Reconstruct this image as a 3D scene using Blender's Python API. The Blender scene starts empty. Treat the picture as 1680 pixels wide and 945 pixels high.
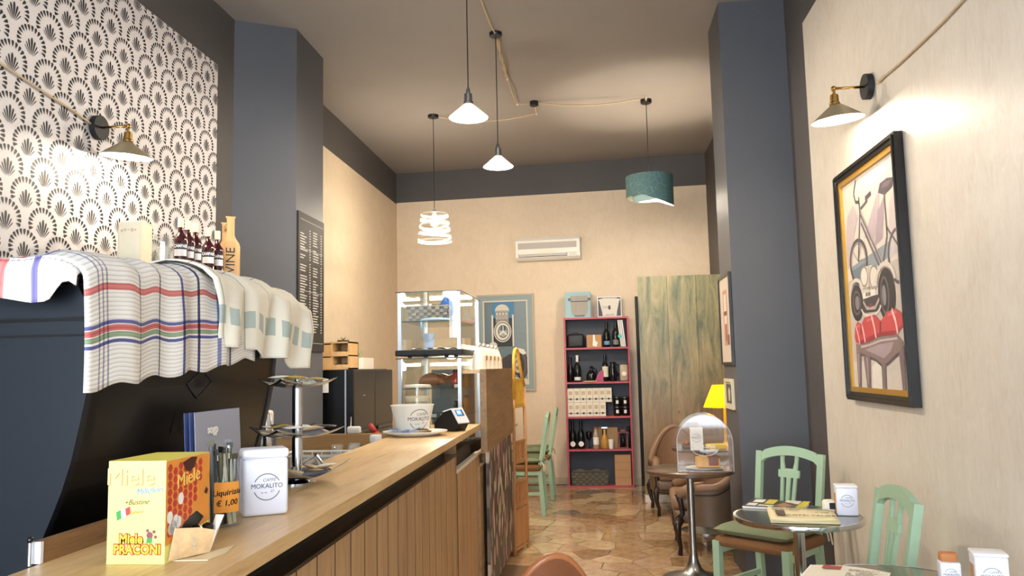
import bpy, bmesh, math, random
from math import sin, cos, pi, radians as R, sqrt, atan2
from mathutils import Vector, Matrix
random.seed(7)
SC = bpy.context.scene
COL = SC.collection

# ---------------------------------------------------------------- camera
F, CX, CY, HC = 1308.0, 840.0, 472.5, 1.45
def _n(v): return Vector(v).normalized()
CYv = _n((140, 127.5, F)); CZv = Vector((-295, -13150, F)); CZv = (CZv - CYv * CZv.dot(CYv)).normalized()
CXv = CYv.cross(CZv)
if CXv.x < 0: CXv = -CXv
cam = bpy.data.cameras.new('camera'); camo = bpy.data.objects.new('camera', cam); COL.objects.link(camo)
right = Vector((CXv.x, CYv.x, CZv.x)); up = -Vector((CXv.y, CYv.y, CZv.y)); fwd = Vector((CXv.z, CYv.z, CZv.z))
M4 = Matrix.Identity(4)
for i in range(3):
    M4[i][0] = right[i]; M4[i][1] = up[i]; M4[i][2] = -fwd[i]
M4[2][3] = HC
camo.matrix_world = M4
cam.sensor_width = 36; cam.lens = F / 1680 * 36; cam.clip_start = 0.05; cam.clip_end = 200
SC.camera = camo
# a pixel of the photograph (1680x945) -> direction -> point on a known plane of the room
def ray(px, py):
    d = Vector((px - CX, py - CY, F)); return Vector((d.dot(CXv), d.dot(CYv), d.dot(CZv)))
def onZ(px, py, z): r = ray(px, py); return r * ((z - HC) / r.z) + Vector((0, 0, HC))
def onY(px, py, y): r = ray(px, py); return r * (y / r.y) + Vector((0, 0, HC))
def onX(px, py, x): r = ray(px, py); return r * (x / r.x) + Vector((0, 0, HC))

# ---------------------------------------------------------------- world, exposure
w = bpy.data.worlds.new('World'); SC.world = w; w.use_nodes = True
nt = w.node_tree; nt.nodes['Background'].inputs[0].default_value = (0.80, 0.88, 1.0, 1); nt.nodes['Background'].inputs[1].default_value = 2.6
SC.view_settings.view_transform = 'Standard'; SC.view_settings.look = 'None'; SC.view_settings.gamma = 1
SC.view_settings.use_curve_mapping = False
SC.view_settings.exposure = 1.6
WARM = (1.0, 0.885, 0.73)
def point_light(name, loc, energy, color=WARM, radius=0.03, parent=None):
    l = bpy.data.lights.new(name, 'POINT'); l.energy = energy; l.color = color; l.shadow_soft_size = radius
    o = bpy.data.objects.new(name, l); COL.objects.link(o); o.location = loc
    if parent: o.parent = parent
    return o
# daylight of the shop window behind the camera (portal on the opening)
pl = bpy.data.lights.new('shop_window_daylight', 'AREA'); pl.shape = 'RECTANGLE'; pl.size = 3.3; pl.size_y = 2.7
pl.energy = 75; pl.color = (0.80, 0.89, 1.0)
plo = bpy.data.objects.new('shop_window_daylight', pl); COL.objects.link(plo); plo.location = (-0.6, -2.45, 1.75); plo.rotation_euler = (R(90), 0, 0)

# ---------------------------------------------------------------- materials
MATS = {}
def srgb(h):
    h = h.lstrip('#'); v = [int(h[i:i+2], 16) / 255 for i in (0, 2, 4)]
    return tuple(c / 12.92 if c <= 0.04045 else ((c + 0.055) / 1.055) ** 2.4 for c in v) + (1,)
def newmat(name):
    m = bpy.data.materials.new(name); m.use_nodes = True
    return m, m.node_tree, m.node_tree.nodes['Principled BSDF']
def N(nt, t, **kw):
    n = nt.nodes.new(t)
    for k, v in kw.items():
        if k.startswith('i_'): n.inputs[k[2:].replace('_', ' ')].default_value = v
        else: setattr(n, k, v)
    return n
def mat(name, col, rough=0.5, metal=0.0, var=0.0, scale=30, bump=0.0, bscale=None, spec=None, emit=None, estr=0, stretch=(1, 1, 1), coat=0, sss=0, alpha=None):
    """plain procedural material: colour with noise variation and a little relief"""
    if name in MATS: return MATS[name]
    m, nt, b = newmat(name)
    c = srgb(col) if isinstance(col, str) else col
    b.inputs['Base Color'].default_value = c; b.inputs['Roughness'].default_value = rough; b.inputs['Metallic'].default_value = metal
    if spec is not None: b.inputs['Specular IOR Level'].default_value = spec
    if coat: b.inputs['Coat Weight'].default_value = coat; b.inputs['Coat Roughness'].default_value = 0.08
    if emit: b.inputs['Emission Color'].default_value = srgb(emit) if isinstance(emit, str) else emit; b.inputs['Emission Strength'].default_value = estr
    if var or bump:
        tc = N(nt, 'ShaderNodeTexCoord'); mp = N(nt, 'ShaderNodeMapping'); mp.inputs['Scale'].default_value = stretch
        nt.links.new(tc.outputs['Object'], mp.inputs['Vector'])
        no = N(nt, 'ShaderNodeTexNoise', i_Scale=scale, i_Detail=4.0, i_Roughness=0.6); nt.links.new(mp.outputs[0], no.inputs['Vector'])
        if var:
            mx = N(nt, 'ShaderNodeMix', data_type='RGBA')
            mx.inputs[6].default_value = tuple(x * (1 - var) for x in c[:3]) + (1,); mx.inputs[7].default_value = tuple(min(1, x * (1 + var)) for x in c[:3]) + (1,)
            nt.links.new(no.outputs['Fac'], mx.inputs[0]); nt.links.new(mx.outputs[2], b.inputs['Base Color'])
        if bump:
            n2 = no
            if bscale:
                n2 = N(nt, 'ShaderNodeTexNoise', i_Scale=bscale, i_Detail=3.0); nt.links.new(mp.outputs[0], n2.inputs['Vector'])
            bp = N(nt, 'ShaderNodeBump', i_Strength=bump, i_Distance=0.01); nt.links.new(n2.outputs['Fac'], bp.inputs['Height']); nt.links.new(bp.outputs[0], b.inputs['Normal'])
    MATS[name] = m; return m
def wood(name, c1, c2, c3, axis='Y', scale=6.0, rough=0.45, knots=True, coords='Object'):
    if name in MATS: return MATS[name]
    m, nt, b = newmat(name)
    tc = N(nt, 'ShaderNodeTexCoord'); mp = N(nt, 'ShaderNodeMapping')
    s = {'X': (0.12, 1.6, 1.6), 'Y': (1.6, 0.12, 1.6), 'Z': (1.6, 1.6, 0.12)}[axis]
    oi = N(nt, 'ShaderNodeObjectInfo'); sc_ = N(nt, 'ShaderNodeVectorMath', operation='SCALE'); sc_.inputs[3].default_value = 13.0
    cb = N(nt, 'ShaderNodeCombineXYZ'); 
    for k in range(3): nt.links.new(oi.outputs['Random'], cb.inputs[k])
    nt.links.new(cb.outputs[0], sc_.inputs[0]); nt.links.new(sc_.outputs[0], mp.inputs['Location'])
    mp.inputs['Scale'].default_value = s
    nt.links.new(tc.outputs[coords], mp.inputs['Vector'])
    n1 = N(nt, 'ShaderNodeTexNoise', i_Scale=scale * 3, i_Detail=6.0, i_Roughness=0.65, i_Distortion=0.6); nt.links.new(mp.outputs[0], n1.inputs['Vector'])
    n2 = N(nt, 'ShaderNodeTexNoise', i_Scale=scale * 16, i_Detail=3.0, i_Roughness=0.7); nt.links.new(mp.outputs[0], n2.inputs['Vector'])
    rp = N(nt, 'ShaderNodeValToRGB'); e = rp.color_ramp.elements
    e[0].position = 0.30; e[0].color = srgb(c3); e[1].position = 0.70; e[1].color = srgb(c2)
    k = e.new(0.46); k.color = srgb(c1)
    ad = N(nt, 'ShaderNodeMath', operation='MULTIPLY_ADD'); ad.inputs[1].default_value = 0.35; 
    nt.links.new(n2.outputs['Fac'], ad.inputs[0]); 
    ms = N(nt, 'ShaderNodeMath', operation='MULTIPLY_ADD'); ms.inputs[1].default_value = 0.65; ms.inputs[2].default_value = 0.0
    nt.links.new(n1.outputs['Fac'], ms.inputs[0]); nt.links.new(ms.outputs[0], ad.inputs[2]); nt.links.new(ad.outputs[0], rp.inputs['Fac'])
    nt.links.new(rp.outputs[0], b.inputs['Base Color']); b.inputs['Roughness'].default_value = rough
    bp = N(nt, 'ShaderNodeBump', i_Strength=0.12, i_Distance=0.004); nt.links.new(n2.outputs['Fac'], bp.inputs['Height']); nt.links.new(bp.outputs[0], b.inputs['Normal'])
    MATS[name] = m; return m
def glass(name, tint=(0.97, 0.99, 0.985, 1), gloss=0.02, base=0.03, diff=0.0, dcol=(1, 1, 1, 1)):
    """thin clear pane: transparent body with a Fresnel reflection"""
    if name in MATS: return MATS[name]
    m = bpy.data.materials.new(name); m.use_nodes = True; nt = m.node_tree; nt.nodes.clear()
    o = N(nt, 'ShaderNodeOutputMaterial'); t = N(nt, 'ShaderNodeBsdfTransparent'); t.inputs[0].default_value = tint
    g = N(nt, 'ShaderNodeBsdfGlossy'); g.inputs['Roughness'].default_value = gloss
    lw = N(nt, 'ShaderNodeLayerWeight'); lw.inputs[0].default_value = .5      # Schlick curve, the same from both sides of the pane
    pw = N(nt, 'ShaderNodeMath', operation='POWER'); pw.inputs[1].default_value = 5.0; nt.links.new(lw.outputs['Facing'], pw.inputs[0])
    ad = N(nt, 'ShaderNodeMath', operation='MULTIPLY_ADD'); ad.inputs[1].default_value = .6; ad.inputs[2].default_value = base; nt.links.new(pw.outputs[0], ad.inputs[0])
    mx = N(nt, 'ShaderNodeMixShader'); nt.links.new(ad.outputs[0], mx.inputs[0]); nt.links.new(t.outputs[0], mx.inputs[1]); nt.links.new(g.outputs[0], mx.inputs[2])
    last = mx
    if diff:
        d = N(nt, 'ShaderNodeBsdfDiffuse'); d.inputs[0].default_value = dcol
        m2 = N(nt, 'ShaderNodeMixShader'); m2.inputs[0].default_value = diff; nt.links.new(mx.outputs[0], m2.inputs[1]); nt.links.new(d.outputs[0], m2.inputs[2]); last = m2
    nt.links.new(last.outputs[0], o.inputs[0])
    MATS[name] = m; return m

# ---------------------------------------------------------------- mesh helpers
class G:
    """collects shapes; obj() links them as ONE mesh object"""
    def __init__(s): s.v = []; s.f = []; s.uv = {}; s.mi = []; s.cur = 0
    def add(s, vs, fs, uvs=None):
        o = len(s.v); s.v += [tuple(p) for p in vs]
        for i, f in enumerate(fs):
            s.f.append([o + k for k in f]); s.mi.append(s.cur)
            if uvs: s.uv[len(s.f) - 1] = [uvs[k] for k in f]
        return s
    def box(s, c, d, rz=0, rx=0, ry=0, taper=1.0):
        hx, hy, hz = d[0] / 2, d[1] / 2, d[2] / 2
        M = Matrix.Rotation(rz, 3, 'Z') @ Matrix.Rotation(ry, 3, 'Y') @ Matrix.Rotation(rx, 3, 'X')
        vs = []
        for z in (-1, 1):
            k = taper if z > 0 else 1
            for x, y in ((-1, -1), (1, -1), (1, 1), (-1, 1)): vs.append(M @ Vector((x * hx * k, y * hy * k, z * hz)) + Vector(c))
        return s.add(vs, [(3, 2, 1, 0), (4, 5, 6, 7), (0, 1, 5, 4), (1, 2, 6, 5), (2, 3, 7, 6), (3, 0, 4, 7)])
    def b2(s, a, b): return s.box([(p + q) / 2 for p, q in zip(a, b)], [abs(q - p) for p, q in zip(a, b)])
    def rbox(s, c, d, r=0.01, rz=0, rx=0, ry=0, seg=2):
        bm = bmesh.new(); bmesh.ops.create_cube(bm, size=1)
        bmesh.ops.scale(bm, vec=d, verts=bm.verts)
        bmesh.ops.bevel(bm, geom=bm.edges[:], offset=min(r, min(d) * 0.49), segments=seg, affect='EDGES', profile=0.5)
        M = Matrix.Rotation(rz, 3, 'Z') @ Matrix.Rotation(ry, 3, 'Y') @ Matrix.Rotation(rx, 3, 'X')
        bm.verts.index_update()
        s.add([M @ v.co + Vector(c) for v in bm.verts], [[v.index for v in f.verts] for f in bm.faces]); bm.free(); return s
    def cone(s, p0, p1, r0, r1=None, n=16, cap=True):
        p0, p1 = Vector(p0), Vector(p1); r1 = r0 if r1 is None else r1
        d = (p1 - p0).normalized(); a = d.orthogonal().normalized(); b = d.cross(a)
        vs = [p0 + (a * cos(2 * pi * k / n) + b * sin(2 * pi * k / n)) * r0 for k in range(n)] + [p1 + (a * cos(2 * pi * k / n) + b * sin(2 * pi * k / n)) * r1 for k in range(n)]
        fs = [(k, (k + 1) % n, n + (k + 1) % n, n + k) for k in range(n)]
        if cap: fs += [tuple(range(n - 1, -1, -1)), tuple(range(n, 2 * n))]
        return s.add(vs, fs)
    def tube(s, pts, r, n=8, closed=False, cap=True):
        P = [Vector(p) for p in pts]; m = len(P); rs = r if isinstance(r, (list, tuple)) else [r] * m
        vs = []; a = None
        for i in range(m):
            if closed: t = P[(i + 1) % m] - P[i - 1]
            else: t = P[min(i + 1, m - 1)] - P[max(i - 1, 0)]
            t.normalize()
            if a is None: a = t.orthogonal().normalized()
            a = (a - t * a.dot(t)); a = a.normalized() if a.length > 1e-6 else t.orthogonal().normalized()
            b = t.cross(a)
            vs += [P[i] + (a * cos(2 * pi * k / n) + b * sin(2 * pi * k / n)) * rs[i] for k in range(n)]
        fs = []
        for i in range(m if closed else m - 1):
            j = (i + 1) % m
            fs += [(i * n + k, i * n + (k + 1) % n, j * n + (k + 1) % n, j * n + k) for k in range(n)]
        if cap and not closed: fs += [tuple(range(n - 1, -1, -1)), tuple(range((m - 1) * n, m * n))]
        return s.add(vs, fs)
    def lathe(s, prof, c=(0, 0, 0), n=24, M=None, uv=False):
        vs = []; m = len(prof)
        for r, z in prof:
            for k in range(n):
                p = Vector((r * cos(2 * pi * k / n), r * sin(2 * pi * k / n), z))
                if M: p = M @ p
                vs.append(p + Vector(c))
        fs = [(i * n + k, i * n + (k + 1) % n, (i + 1) * n + (k + 1) % n, (i + 1) * n + k) for i in range(m - 1) for k in range(n)]
        if prof[0][0] > 1e-5: fs.append(tuple(range(n - 1, -1, -1)))
        if prof[-1][0] > 1e-5: fs.append(tuple(range((m - 1) * n, m * n)))
        return s.add(vs, fs)
    def shell(s, prof, c=(0, 0, 0), n=24, M=None):
        """lathe of a profile without caps"""
        vs = []; m = len(prof)
        for r, z in prof:
            for k in range(n):
                p = Vector((r * cos(2 * pi * k / n), r * sin(2 * pi * k / n), z))
                if M: p = M @ p
                vs.append(p + Vector(c))
        return s.add(vs, [(i * n + k, i * n + (k + 1) % n, (i + 1) * n + (k + 1) % n, (i + 1) * n + k) for i in range(m - 1) for k in range(n)])
    def prism(s, poly, O, U, V, D):
        """polygon in the plane O + u*U + v*V, extruded by the vector D"""
        O, U, V, D = Vector(O), Vector(U), Vector(V), Vector(D); n = len(poly)
        a = [O + U * u + V * v for u, v in poly]; vs = a + [p + D for p in a]
        return s.add(vs, [tuple(range(n - 1, -1, -1)), tuple(range(n, 2 * n))] + [(k, (k + 1) % n, n + (k + 1) % n, n + k) for k in range(n)])
    def flat(s, poly, O, U, V):
        O, U, V = Vector(O), Vector(U), Vector(V)
        return s.add([O + U * u + V * v for u, v in poly], [tuple(range(len(poly)))])
    def grid(s, fn, nu, nv, closed_u=False):
        vs = []; uv = []
        for j in range(nv + 1):
            for i in range(nu + 1):
                q = fn(i / nu, j / nv)
                if len(q) == 2: vs.append(q[0]); uv.append(q[1])
                else: vs.append(q); uv.append((i / nu, j / nv))
        return s.add(vs, [(j * (nu + 1) + i, j * (nu + 1) + i + 1, (j + 1) * (nu + 1) + i + 1, (j + 1) * (nu + 1) + i) for j in range(nv) for i in range(nu)], uv)
    def ell(s, c, r, n=12, m=8, M=None):
        return s.lathe([(max(1e-6, sin(pi * i / m)) , -cos(pi * i / m)) for i in range(m + 1)], c, n, (M or Matrix.Identity(3)) @ Matrix.Diagonal(r))
    def mesh(s, name, mats, smooth=False):
        me = bpy.data.meshes.new(name); me.from_pydata(s.v, [], s.f)
        for m in (mats if isinstance(mats, (list, tuple)) else [mats]): me.materials.append(m)
        if max(s.mi, default=0): me.polygons.foreach_set('material_index', s.mi)
        if s.uv:
            l = me.uv_layers.new(name='UVMap')
            for fi, u in s.uv.items():
                for li, q in zip(me.polygons[fi].loop_indices, u): l.data[li].uv = q
        me.validate(); 
        bm = bmesh.new(); bm.from_mesh(me); bmesh.ops.recalc_face_normals(bm, faces=bm.faces[:]); bm.to_mesh(me); bm.free()
        if smooth:
            me.polygons.foreach_set('use_smooth', [True] * len(me.polygons))
            if smooth is not True: me.set_sharp_from_angle(angle=R(smooth))
        me.update(); return me
    def obj(s, name, mats, parent=None, smooth=False, loc=None, rz=0, label=None, cat=None, group=None, kind=None):
        o = bpy.data.objects.new(name, s.mesh(name, mats, smooth)); COL.objects.link(o)
        if parent: o.parent = parent
        if loc is not None: o.location = loc
        if rz: o.rotation_euler = (0, 0, rz)
        return tag(o, label, cat, group, kind)
def tag(o, label=None, cat=None, group=None, kind=None):
    if label: o['label'] = label
    if cat: o['category'] = cat
    if group: o['group'] = group
    if kind: o['kind'] = kind
    return o
def thing(name, label, cat, loc=(0, 0, 0), rz=0, group=None):
    o = bpy.data.objects.new(name, None); COL.objects.link(o); o.empty_display_size = 0.05
    o.location = loc; o.rotation_euler = (0, 0, rz)
    return tag(o, label, cat, group)
def dup(o, loc=None, rz=None, label=None, group=None, parent=None):
    c = o.copy(); COL.objects.link(c); c.parent = parent
    if loc is not None: c.location = loc
    if rz is not None: c.rotation_euler = (0, 0, rz)
    if label: c['label'] = label
    if group: c['group'] = group
    for ch in o.children:
        if ch.type == 'LIGHT':
            l = ch.copy(); COL.objects.link(l); l.parent = c
        else: dup(ch, parent=c)
    return c
_fonts = {}
def text_mesh(name, body, size, M, m, parent=None, bold=0.0, align='CENTER', shear=0.0, depth=0.0004, sx=1.0, space=1.0, **kw):
    """real lettering: M is a 4x4 matrix of the text plane (x along the line, y up, z out of the surface)"""
    cu = bpy.data.curves.new(name, 'FONT'); cu.body = body; cu.size = size; cu.align_x = align; cu.align_y = 'CENTER'
    cu.offset = bold; cu.shear = shear; cu.extrude = depth; cu.resolution_u = 3; cu.space_character = space
    t = bpy.data.objects.new(name + '_tmp', cu); COL.objects.link(t)
    dg = bpy.context.evaluated_depsgraph_get(); dg.update()
    me = bpy.data.meshes.new_from_object(t.evaluated_get(dg)); me.name = name
    bpy.data.objects.remove(t); bpy.data.curves.remove(cu)
    me.transform(Matrix.Diagonal((sx, 1, 1, 1))); me.transform(M)
    me.materials.clear(); me.materials.append(m)
    o = bpy.data.objects.new(name, me); COL.objects.link(o)
    if parent: o.parent = parent
    return tag(o, **kw)
def plane_M(O, U, V):
    """matrix with x = U, y = V (unit vectors), z = U x V at O"""
    U = Vector(U).normalized(); V = Vector(V).normalized(); W = U.cross(V); m = Matrix.Identity(4)
    for i in range(3): m[i][0] = U[i]; m[i][1] = V[i]; m[i][2] = W[i]; m[i][3] = O[i]
    return m
def circ(r, n=24, a0=0, a1=2 * pi, c=(0, 0), ry=None):
    ry = r if ry is None else ry; full = abs(a1 - a0 - 2 * pi) < 1e-6
    return [(c[0] + r * cos(a0 + (a1 - a0) * k / (n if full else n - 1)), c[1] + ry * sin(a0 + (a1 - a0) * k / (n if full else n - 1))) for k in range(n)]
def bez(p0, p1, p2, p3, n=12):
    p0, p1, p2, p3 = map(Vector, (p0, p1, p2, p3))
    return [p0 * (1 - t) ** 3 + p1 * 3 * t * (1 - t) ** 2 + p2 * 3 * t * t * (1 - t) + p3 * t ** 3 for t in (k / n for k in range(n + 1))]

BLACK = mat('black_plastic', '#0d0d0e', 0.35)
MBLACK = mat('matte_black', '#111113', 0.6)
CHROME = mat('chrome', '#c9ccd0', 0.13, 1.0)
STEEL = mat('brushed_steel', '#a9a9a8', 0.3, 1.0, var=0.08, scale=60, stretch=(1, 1, 12))
ALU = mat('silver_aluminium', '#c4c9cf', 0.35, 0.85)
WHITE = mat('white_enamel', '#ecebee', 0.3)
PAPER = mat('white_paper', '#efece4', 0.7)
KRAFT = mat('kraft_card', '#b98d62', 0.75, var=0.08, scale=12)
CREAM = mat('cream_plastic', '#e8e0cf', 0.4)
BRASS = mat('aged_brass', '#b08a4a', 0.3, 1.0)
GLASS = glass('clear_glass')
INK = mat('dark_print', '#26262a', 0.6)
GREYINK = mat('grey_print', '#6d6f74', 0.6)
OAK = wood('oak_laminate', '#d6b07a', '#e8cb98', '#ab8455', 'Y', 5, 0.38)
OAKV = wood('oak_plank', '#af8a60', '#c7a278', '#7c5c3e', 'Z', 5, 0.5)
OAKD = wood('oak_block', '#8f6f4a', '#a78659', '#654a2f', 'Y', 4, 0.5)
PINE = wood('pale_pine', '#d8ab72', '#e4bf8a', '#bd8c55', 'Z', 4, 0.55)

# ================================================================ the room
XL, XR, YB0, YB1, YF, ZC = -2.58, 1.415, 10.20, 9.93, -2.6, 4.05
def yback(x): return YB0 + (YB1 - YB0) * (x - XL) / (XR - XL)
DARK = mat('charcoal_wall_paint', '#524e4c', 0.62, var=0.06, scale=9, bump=0.05, bscale=220)
CEIL = mat('warm_grey_ceiling_paint', '#8f8883', 0.8, var=0.04, scale=3)
def plaster(name, c, v, glossy=0.5):
    m, nt, b = newmat(name); tc = N(nt, 'ShaderNodeTexCoord')
    n1 = N(nt, 'ShaderNodeTexNoise', i_Scale=3.0, i_Detail=8.0, i_Roughness=0.7, i_Distortion=1.2); nt.links.new(tc.outputs['Object'], n1.inputs['Vector'])
    mp = N(nt, 'ShaderNodeMapping'); mp.inputs['Scale'].default_value = (1, 1, 0.25); nt.links.new(tc.outputs['Object'], mp.inputs['Vector'])
    n2 = N(nt, 'ShaderNodeTexNoise', i_Scale=26.0, i_Detail=5.0, i_Roughness=0.7, i_Distortion=2.0); nt.links.new(mp.outputs[0], n2.inputs['Vector'])
    mx = N(nt, 'ShaderNodeMix', data_type='RGBA'); mx.inputs[6].default_value = srgb(c); mx.inputs[7].default_value = srgb(v)
    mm = N(nt, 'ShaderNodeMath', operation='MULTIPLY'); nt.links.new(n1.outputs['Fac'], mm.inputs[0]); nt.links.new(n2.outputs['Fac'], mm.inputs[1])
    rp = N(nt, 'ShaderNodeMapRange'); rp.inputs[1].default_value = 0.12; rp.inputs[2].default_value = 0.42; nt.links.new(mm.outputs[0], rp.inputs[0])
    nt.links.new(rp.outputs[0], mx.inputs[0]); nt.links.new(mx.outputs[2], b.inputs['Base Color'])
    rr = N(nt, 'ShaderNodeMapRange'); rr.inputs[3].default_value = glossy - 0.14; rr.inputs[4].default_value = glossy + 0.12; nt.links.new(n2.outputs['Fac'], rr.inputs[0]); nt.links.new(rr.outputs[0], b.inputs['Roughness'])
    bp = N(nt, 'ShaderNodeBump', i_Strength=0.10, i_Distance=0.006); nt.links.new(n2.outputs['Fac'], bp.inputs['Height']); nt.links.new(bp.outputs[0], b.inputs['Normal'])
    MATS[name] = m; return m
PLAST = plaster('cream_stucco', '#e0d8cb', '#cfc4b4', 0.42)
PLASTB = plaster('beige_wall_paint', '#e3d0b4', '#d6c2a6', 0.6)
SKIRT = mat('beige_skirting_tile', '#cdb898', 0.4, var=0.06)
def struct(name, g, m, parent=None, label=None, smooth=False):
    o = g.obj(name, m, parent, smooth)
    if not parent: o['kind'] = 'structure'
    if label: o['label'] = label
    return o
GROUT = mat('floor_grout', '#7a5c42', 0.5, var=0.15, scale=40)
floor = struct('floor', G().b2((XL - .1, YF - .1, -0.1), (XR + .1, YB0 + .1, -0.006)), GROUT, label='polished crazy-paving stone floor in beige and brown')
struct('ceiling', G().b2((XL - .1, YF - .1, ZC), (XR + .1, YB0 + .1, ZC + .1)), CEIL, label='warm grey painted ceiling')
wl = struct('wall_left', G().b2((XL - .12, YF, 0), (XL, YB0, ZC)), DARK, label='charcoal painted left wall')
struct('plaster_panel', G().b2((XL - .01, 5.9, 0), (XL + .004, yback(XL) - .002, 3.635)), PLASTB, wl, label='warm beige lower wall finish')
wb = struct('wall_back', G().prism([(XL - .1, YB0 + .007), (XR + .1, YB1 - .007), (XR + .1, YB1 + .15), (XL - .1, YB0 + .15)], (0, 0, 0), (1, 0, 0), (0, 1, 0), (0, 0, ZC)), DARK, label='back wall with charcoal band at the top')
struct('plaster_panel', G().prism([(XL + .004, YB0 - .004), (XR - .002, YB1 - .004), (XR - .002, YB1 + .05), (XL + .004, YB0 + .05)], (0, 0, 0), (1, 0, 0), (0, 1, 0), (0, 0, 3.655)), PLASTB, wb, label='warm beige lower wall finish')
struct('baseboard_back', G().prism([(XL + .01, YB0 - .02), (XR - .01, YB1 - .02), (XR - .01, YB1 - .006), (XL + .01, YB0 - .006)], (0, 0, 0), (1, 0, 0), (0, 1, 0), (0, 0, .085)), SKIRT, label='low beige skirting along the back wall')
wr = struct('wall_right', G().b2((XR, YF, 0), (XR + .12, YB0, ZC)), DARK, label='charcoal painted right wall')
struct('stucco_panel', G().b2((XR - .005, YF + .02, 0), (XR + .01, 5.21, 3.655)), PLAST, wr, label='cream stucco finish with a faint sheen')
PIL = mat('charcoal_pillar_paint', '#535357', 0.5, var=0.05, scale=7, bump=0.04, bscale=240)
struct('wall_left_pillar', G().prism([(XL, 5.42), (-2.19, 5.64), (-2.19, 6.23), (XL, 6.23)], (0, 0, 0), (1, 0, 0), (0, 1, 0), (0, 0, ZC)), PIL, label='charcoal pillar on the left wall carrying the menu board')
struct('wall_right_pillar', G().b2((.955, 5.68, 0), (XR, 6.2, ZC)), PIL, label='charcoal pillar on the right wall')
# shop front behind the camera: wall with a big window opening
wf = G()
wf.b2((XL - .1, YF - .12, 0), (-2.3, YF, ZC)); wf.b2((1.1, YF - .12, 0), (XR + .1, YF, ZC)); wf.b2((-2.3, YF - .12, 3.15), (1.1, YF, ZC)); wf.b2((-2.3, YF - .12, 0), (1.1, YF, .35))
struct('wall_front', wf, DARK, label='shop front wall behind the viewer')
wn = struct('window_1', G().b2((-2.3, YF - .09, .35), (-2.24, YF - .03, 3.15)).b2((1.04, YF - .09, .35), (1.1, YF - .03, 3.15)).b2((-2.3, YF - .09, 3.09), (1.1, YF - .03, 3.15)).b2((-2.3, YF - .09, .35), (1.1, YF - .03, .41)).b2((-.63, YF - .09, .35), (-.57, YF - .03, 3.15)), MBLACK, label='shop window frame')
for a, b_ in ((-2.24, -.63), (-.57, 1.04)): G().b2((a, YF - .064, .41), (b_, YF - .058, 3.09)).obj('pane', GLASS, wn)
# dark skirting of the right wall
struct('baseboard_right', G().b2((XR - .02, YF, 0), (XR - .006, 5.2, .08)), SKIRT, label='low beige skirting along the right wall')

# ---------------------------------------------------------------- crazy paving: every stone its own piece
def voronoi(pts, lo, hi, R_=0.9):
    cells = []
    for i, p in enumerate(pts):
        poly = [(lo[0], lo[1]), (hi[0], lo[1]), (hi[0], hi[1]), (lo[0], hi[1])]
        for j, q in enumerate(pts):
            if i == j or abs(p[0] - q[0]) > R_ or abs(p[1] - q[1]) > R_: continue
            mx, my = (p[0] + q[0]) / 2, (p[1] + q[1]) / 2; dx, dy = q[0] - p[0], q[1] - p[1]
            out = []; n = len(poly)
            for k in range(n):
                a, b = poly[k], poly[(k + 1) % n]
                da = (a[0] - mx) * dx + (a[1] - my) * dy; db = (b[0] - mx) * dx + (b[1] - my) * dy
                if da <= 0: out.append(a)
                if da * db < 0: t = da / (da - db); out.append((a[0] + (b[0] - a[0]) * t, a[1] + (b[1] - a[1]) * t))
            poly = out
            if len(poly) < 3: break
        if len(poly) >= 3: cells.append((p, poly))
    return cells
def stone_mat(name, c1, c2, c3):
    m, nt, b = newmat(name); tc = N(nt, 'ShaderNodeTexCoord')
    n1 = N(nt, 'ShaderNodeTexNoise', i_Scale=5.0, i_Detail=7.0, i_Roughness=0.7, i_Distortion=1.4); nt.links.new(tc.outputs['Object'], n1.inputs['Vector'])
    rp = N(nt, 'ShaderNodeValToRGB'); e = rp.color_ramp.elements; e[0].position = .32; e[0].color = srgb(c2); e[1].position = .72; e[1].color = srgb(c3); k = e.new(.5); k.color = srgb(c1)
    nt.links.new(n1.outputs['Fac'], rp.inputs[0]); nt.links.new(rp.outputs[0], b.inputs['Base Color'])
    b.inputs['Roughness'].default_value = 0.11; b.inputs['Specular IOR Level'].default_value = 0.6; MATS[name] = m; return m
STONES = [stone_mat('stone_' + n, *c) for n, c in (('beige', ('#cbb08a', '#a98a62', '#e0caa6')), ('brown', ('#a5815c', '#806040', '#c19c74')), ('tan', ('#ba986f', '#907050', '#d2b48c')), ('rose', ('#bf9e7c', '#9c785a', '#d8bc9c')), ('grey', ('#8a7a68', '#665a4c', '#a89884')), ('pale', ('#d2b48c', '#b08c62', '#e4cda8')))]
SW = [3, 3, 4, 3, .55, 2]
pts = []; rnd = random.Random(3)
xx0, xx1, yy0, yy1 = -1.75, 1.40, 2.0, 10.0
for rr_, nt_ in ((.33, 500), (.22, 1500), (.13, 3500), (.075, 400)):        # big shards first, smaller ones fill the gaps
    for _ in range(nt_):
        p = (rnd.uniform(xx0, xx1), rnd.uniform(yy0, yy1)); r_ = rr_ * rnd.uniform(.85, 1.15)
        if p[0] < -.75 and p[1] < 6.2: continue
        if all((p[0] - q[0]) ** 2 + ((p[1] - q[1]) * .85) ** 2 > (.5 * (r_ + q[2])) ** 2 for q in pts): pts.append((p[0], p[1], r_))
cells = [c for c in voronoi(pts, (xx0, yy0), (xx1, yy1)) if max(q[0] - c[0][0] for q in c[1]) < .6 and min(q[0] - c[0][0] for q in c[1]) > -.45]
def shrink(poly, d):
    cx = sum(p[0] for p in poly) / len(poly); cy = sum(p[1] for p in poly) / len(poly); out = []
    for x, y in poly:
        l = sqrt((x - cx) ** 2 + (y - cy) ** 2) or 1; out.append((cx + (x - cx) * (1 - d / l), cy + (y - cy) * (1 - d / l)))
    return out
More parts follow.
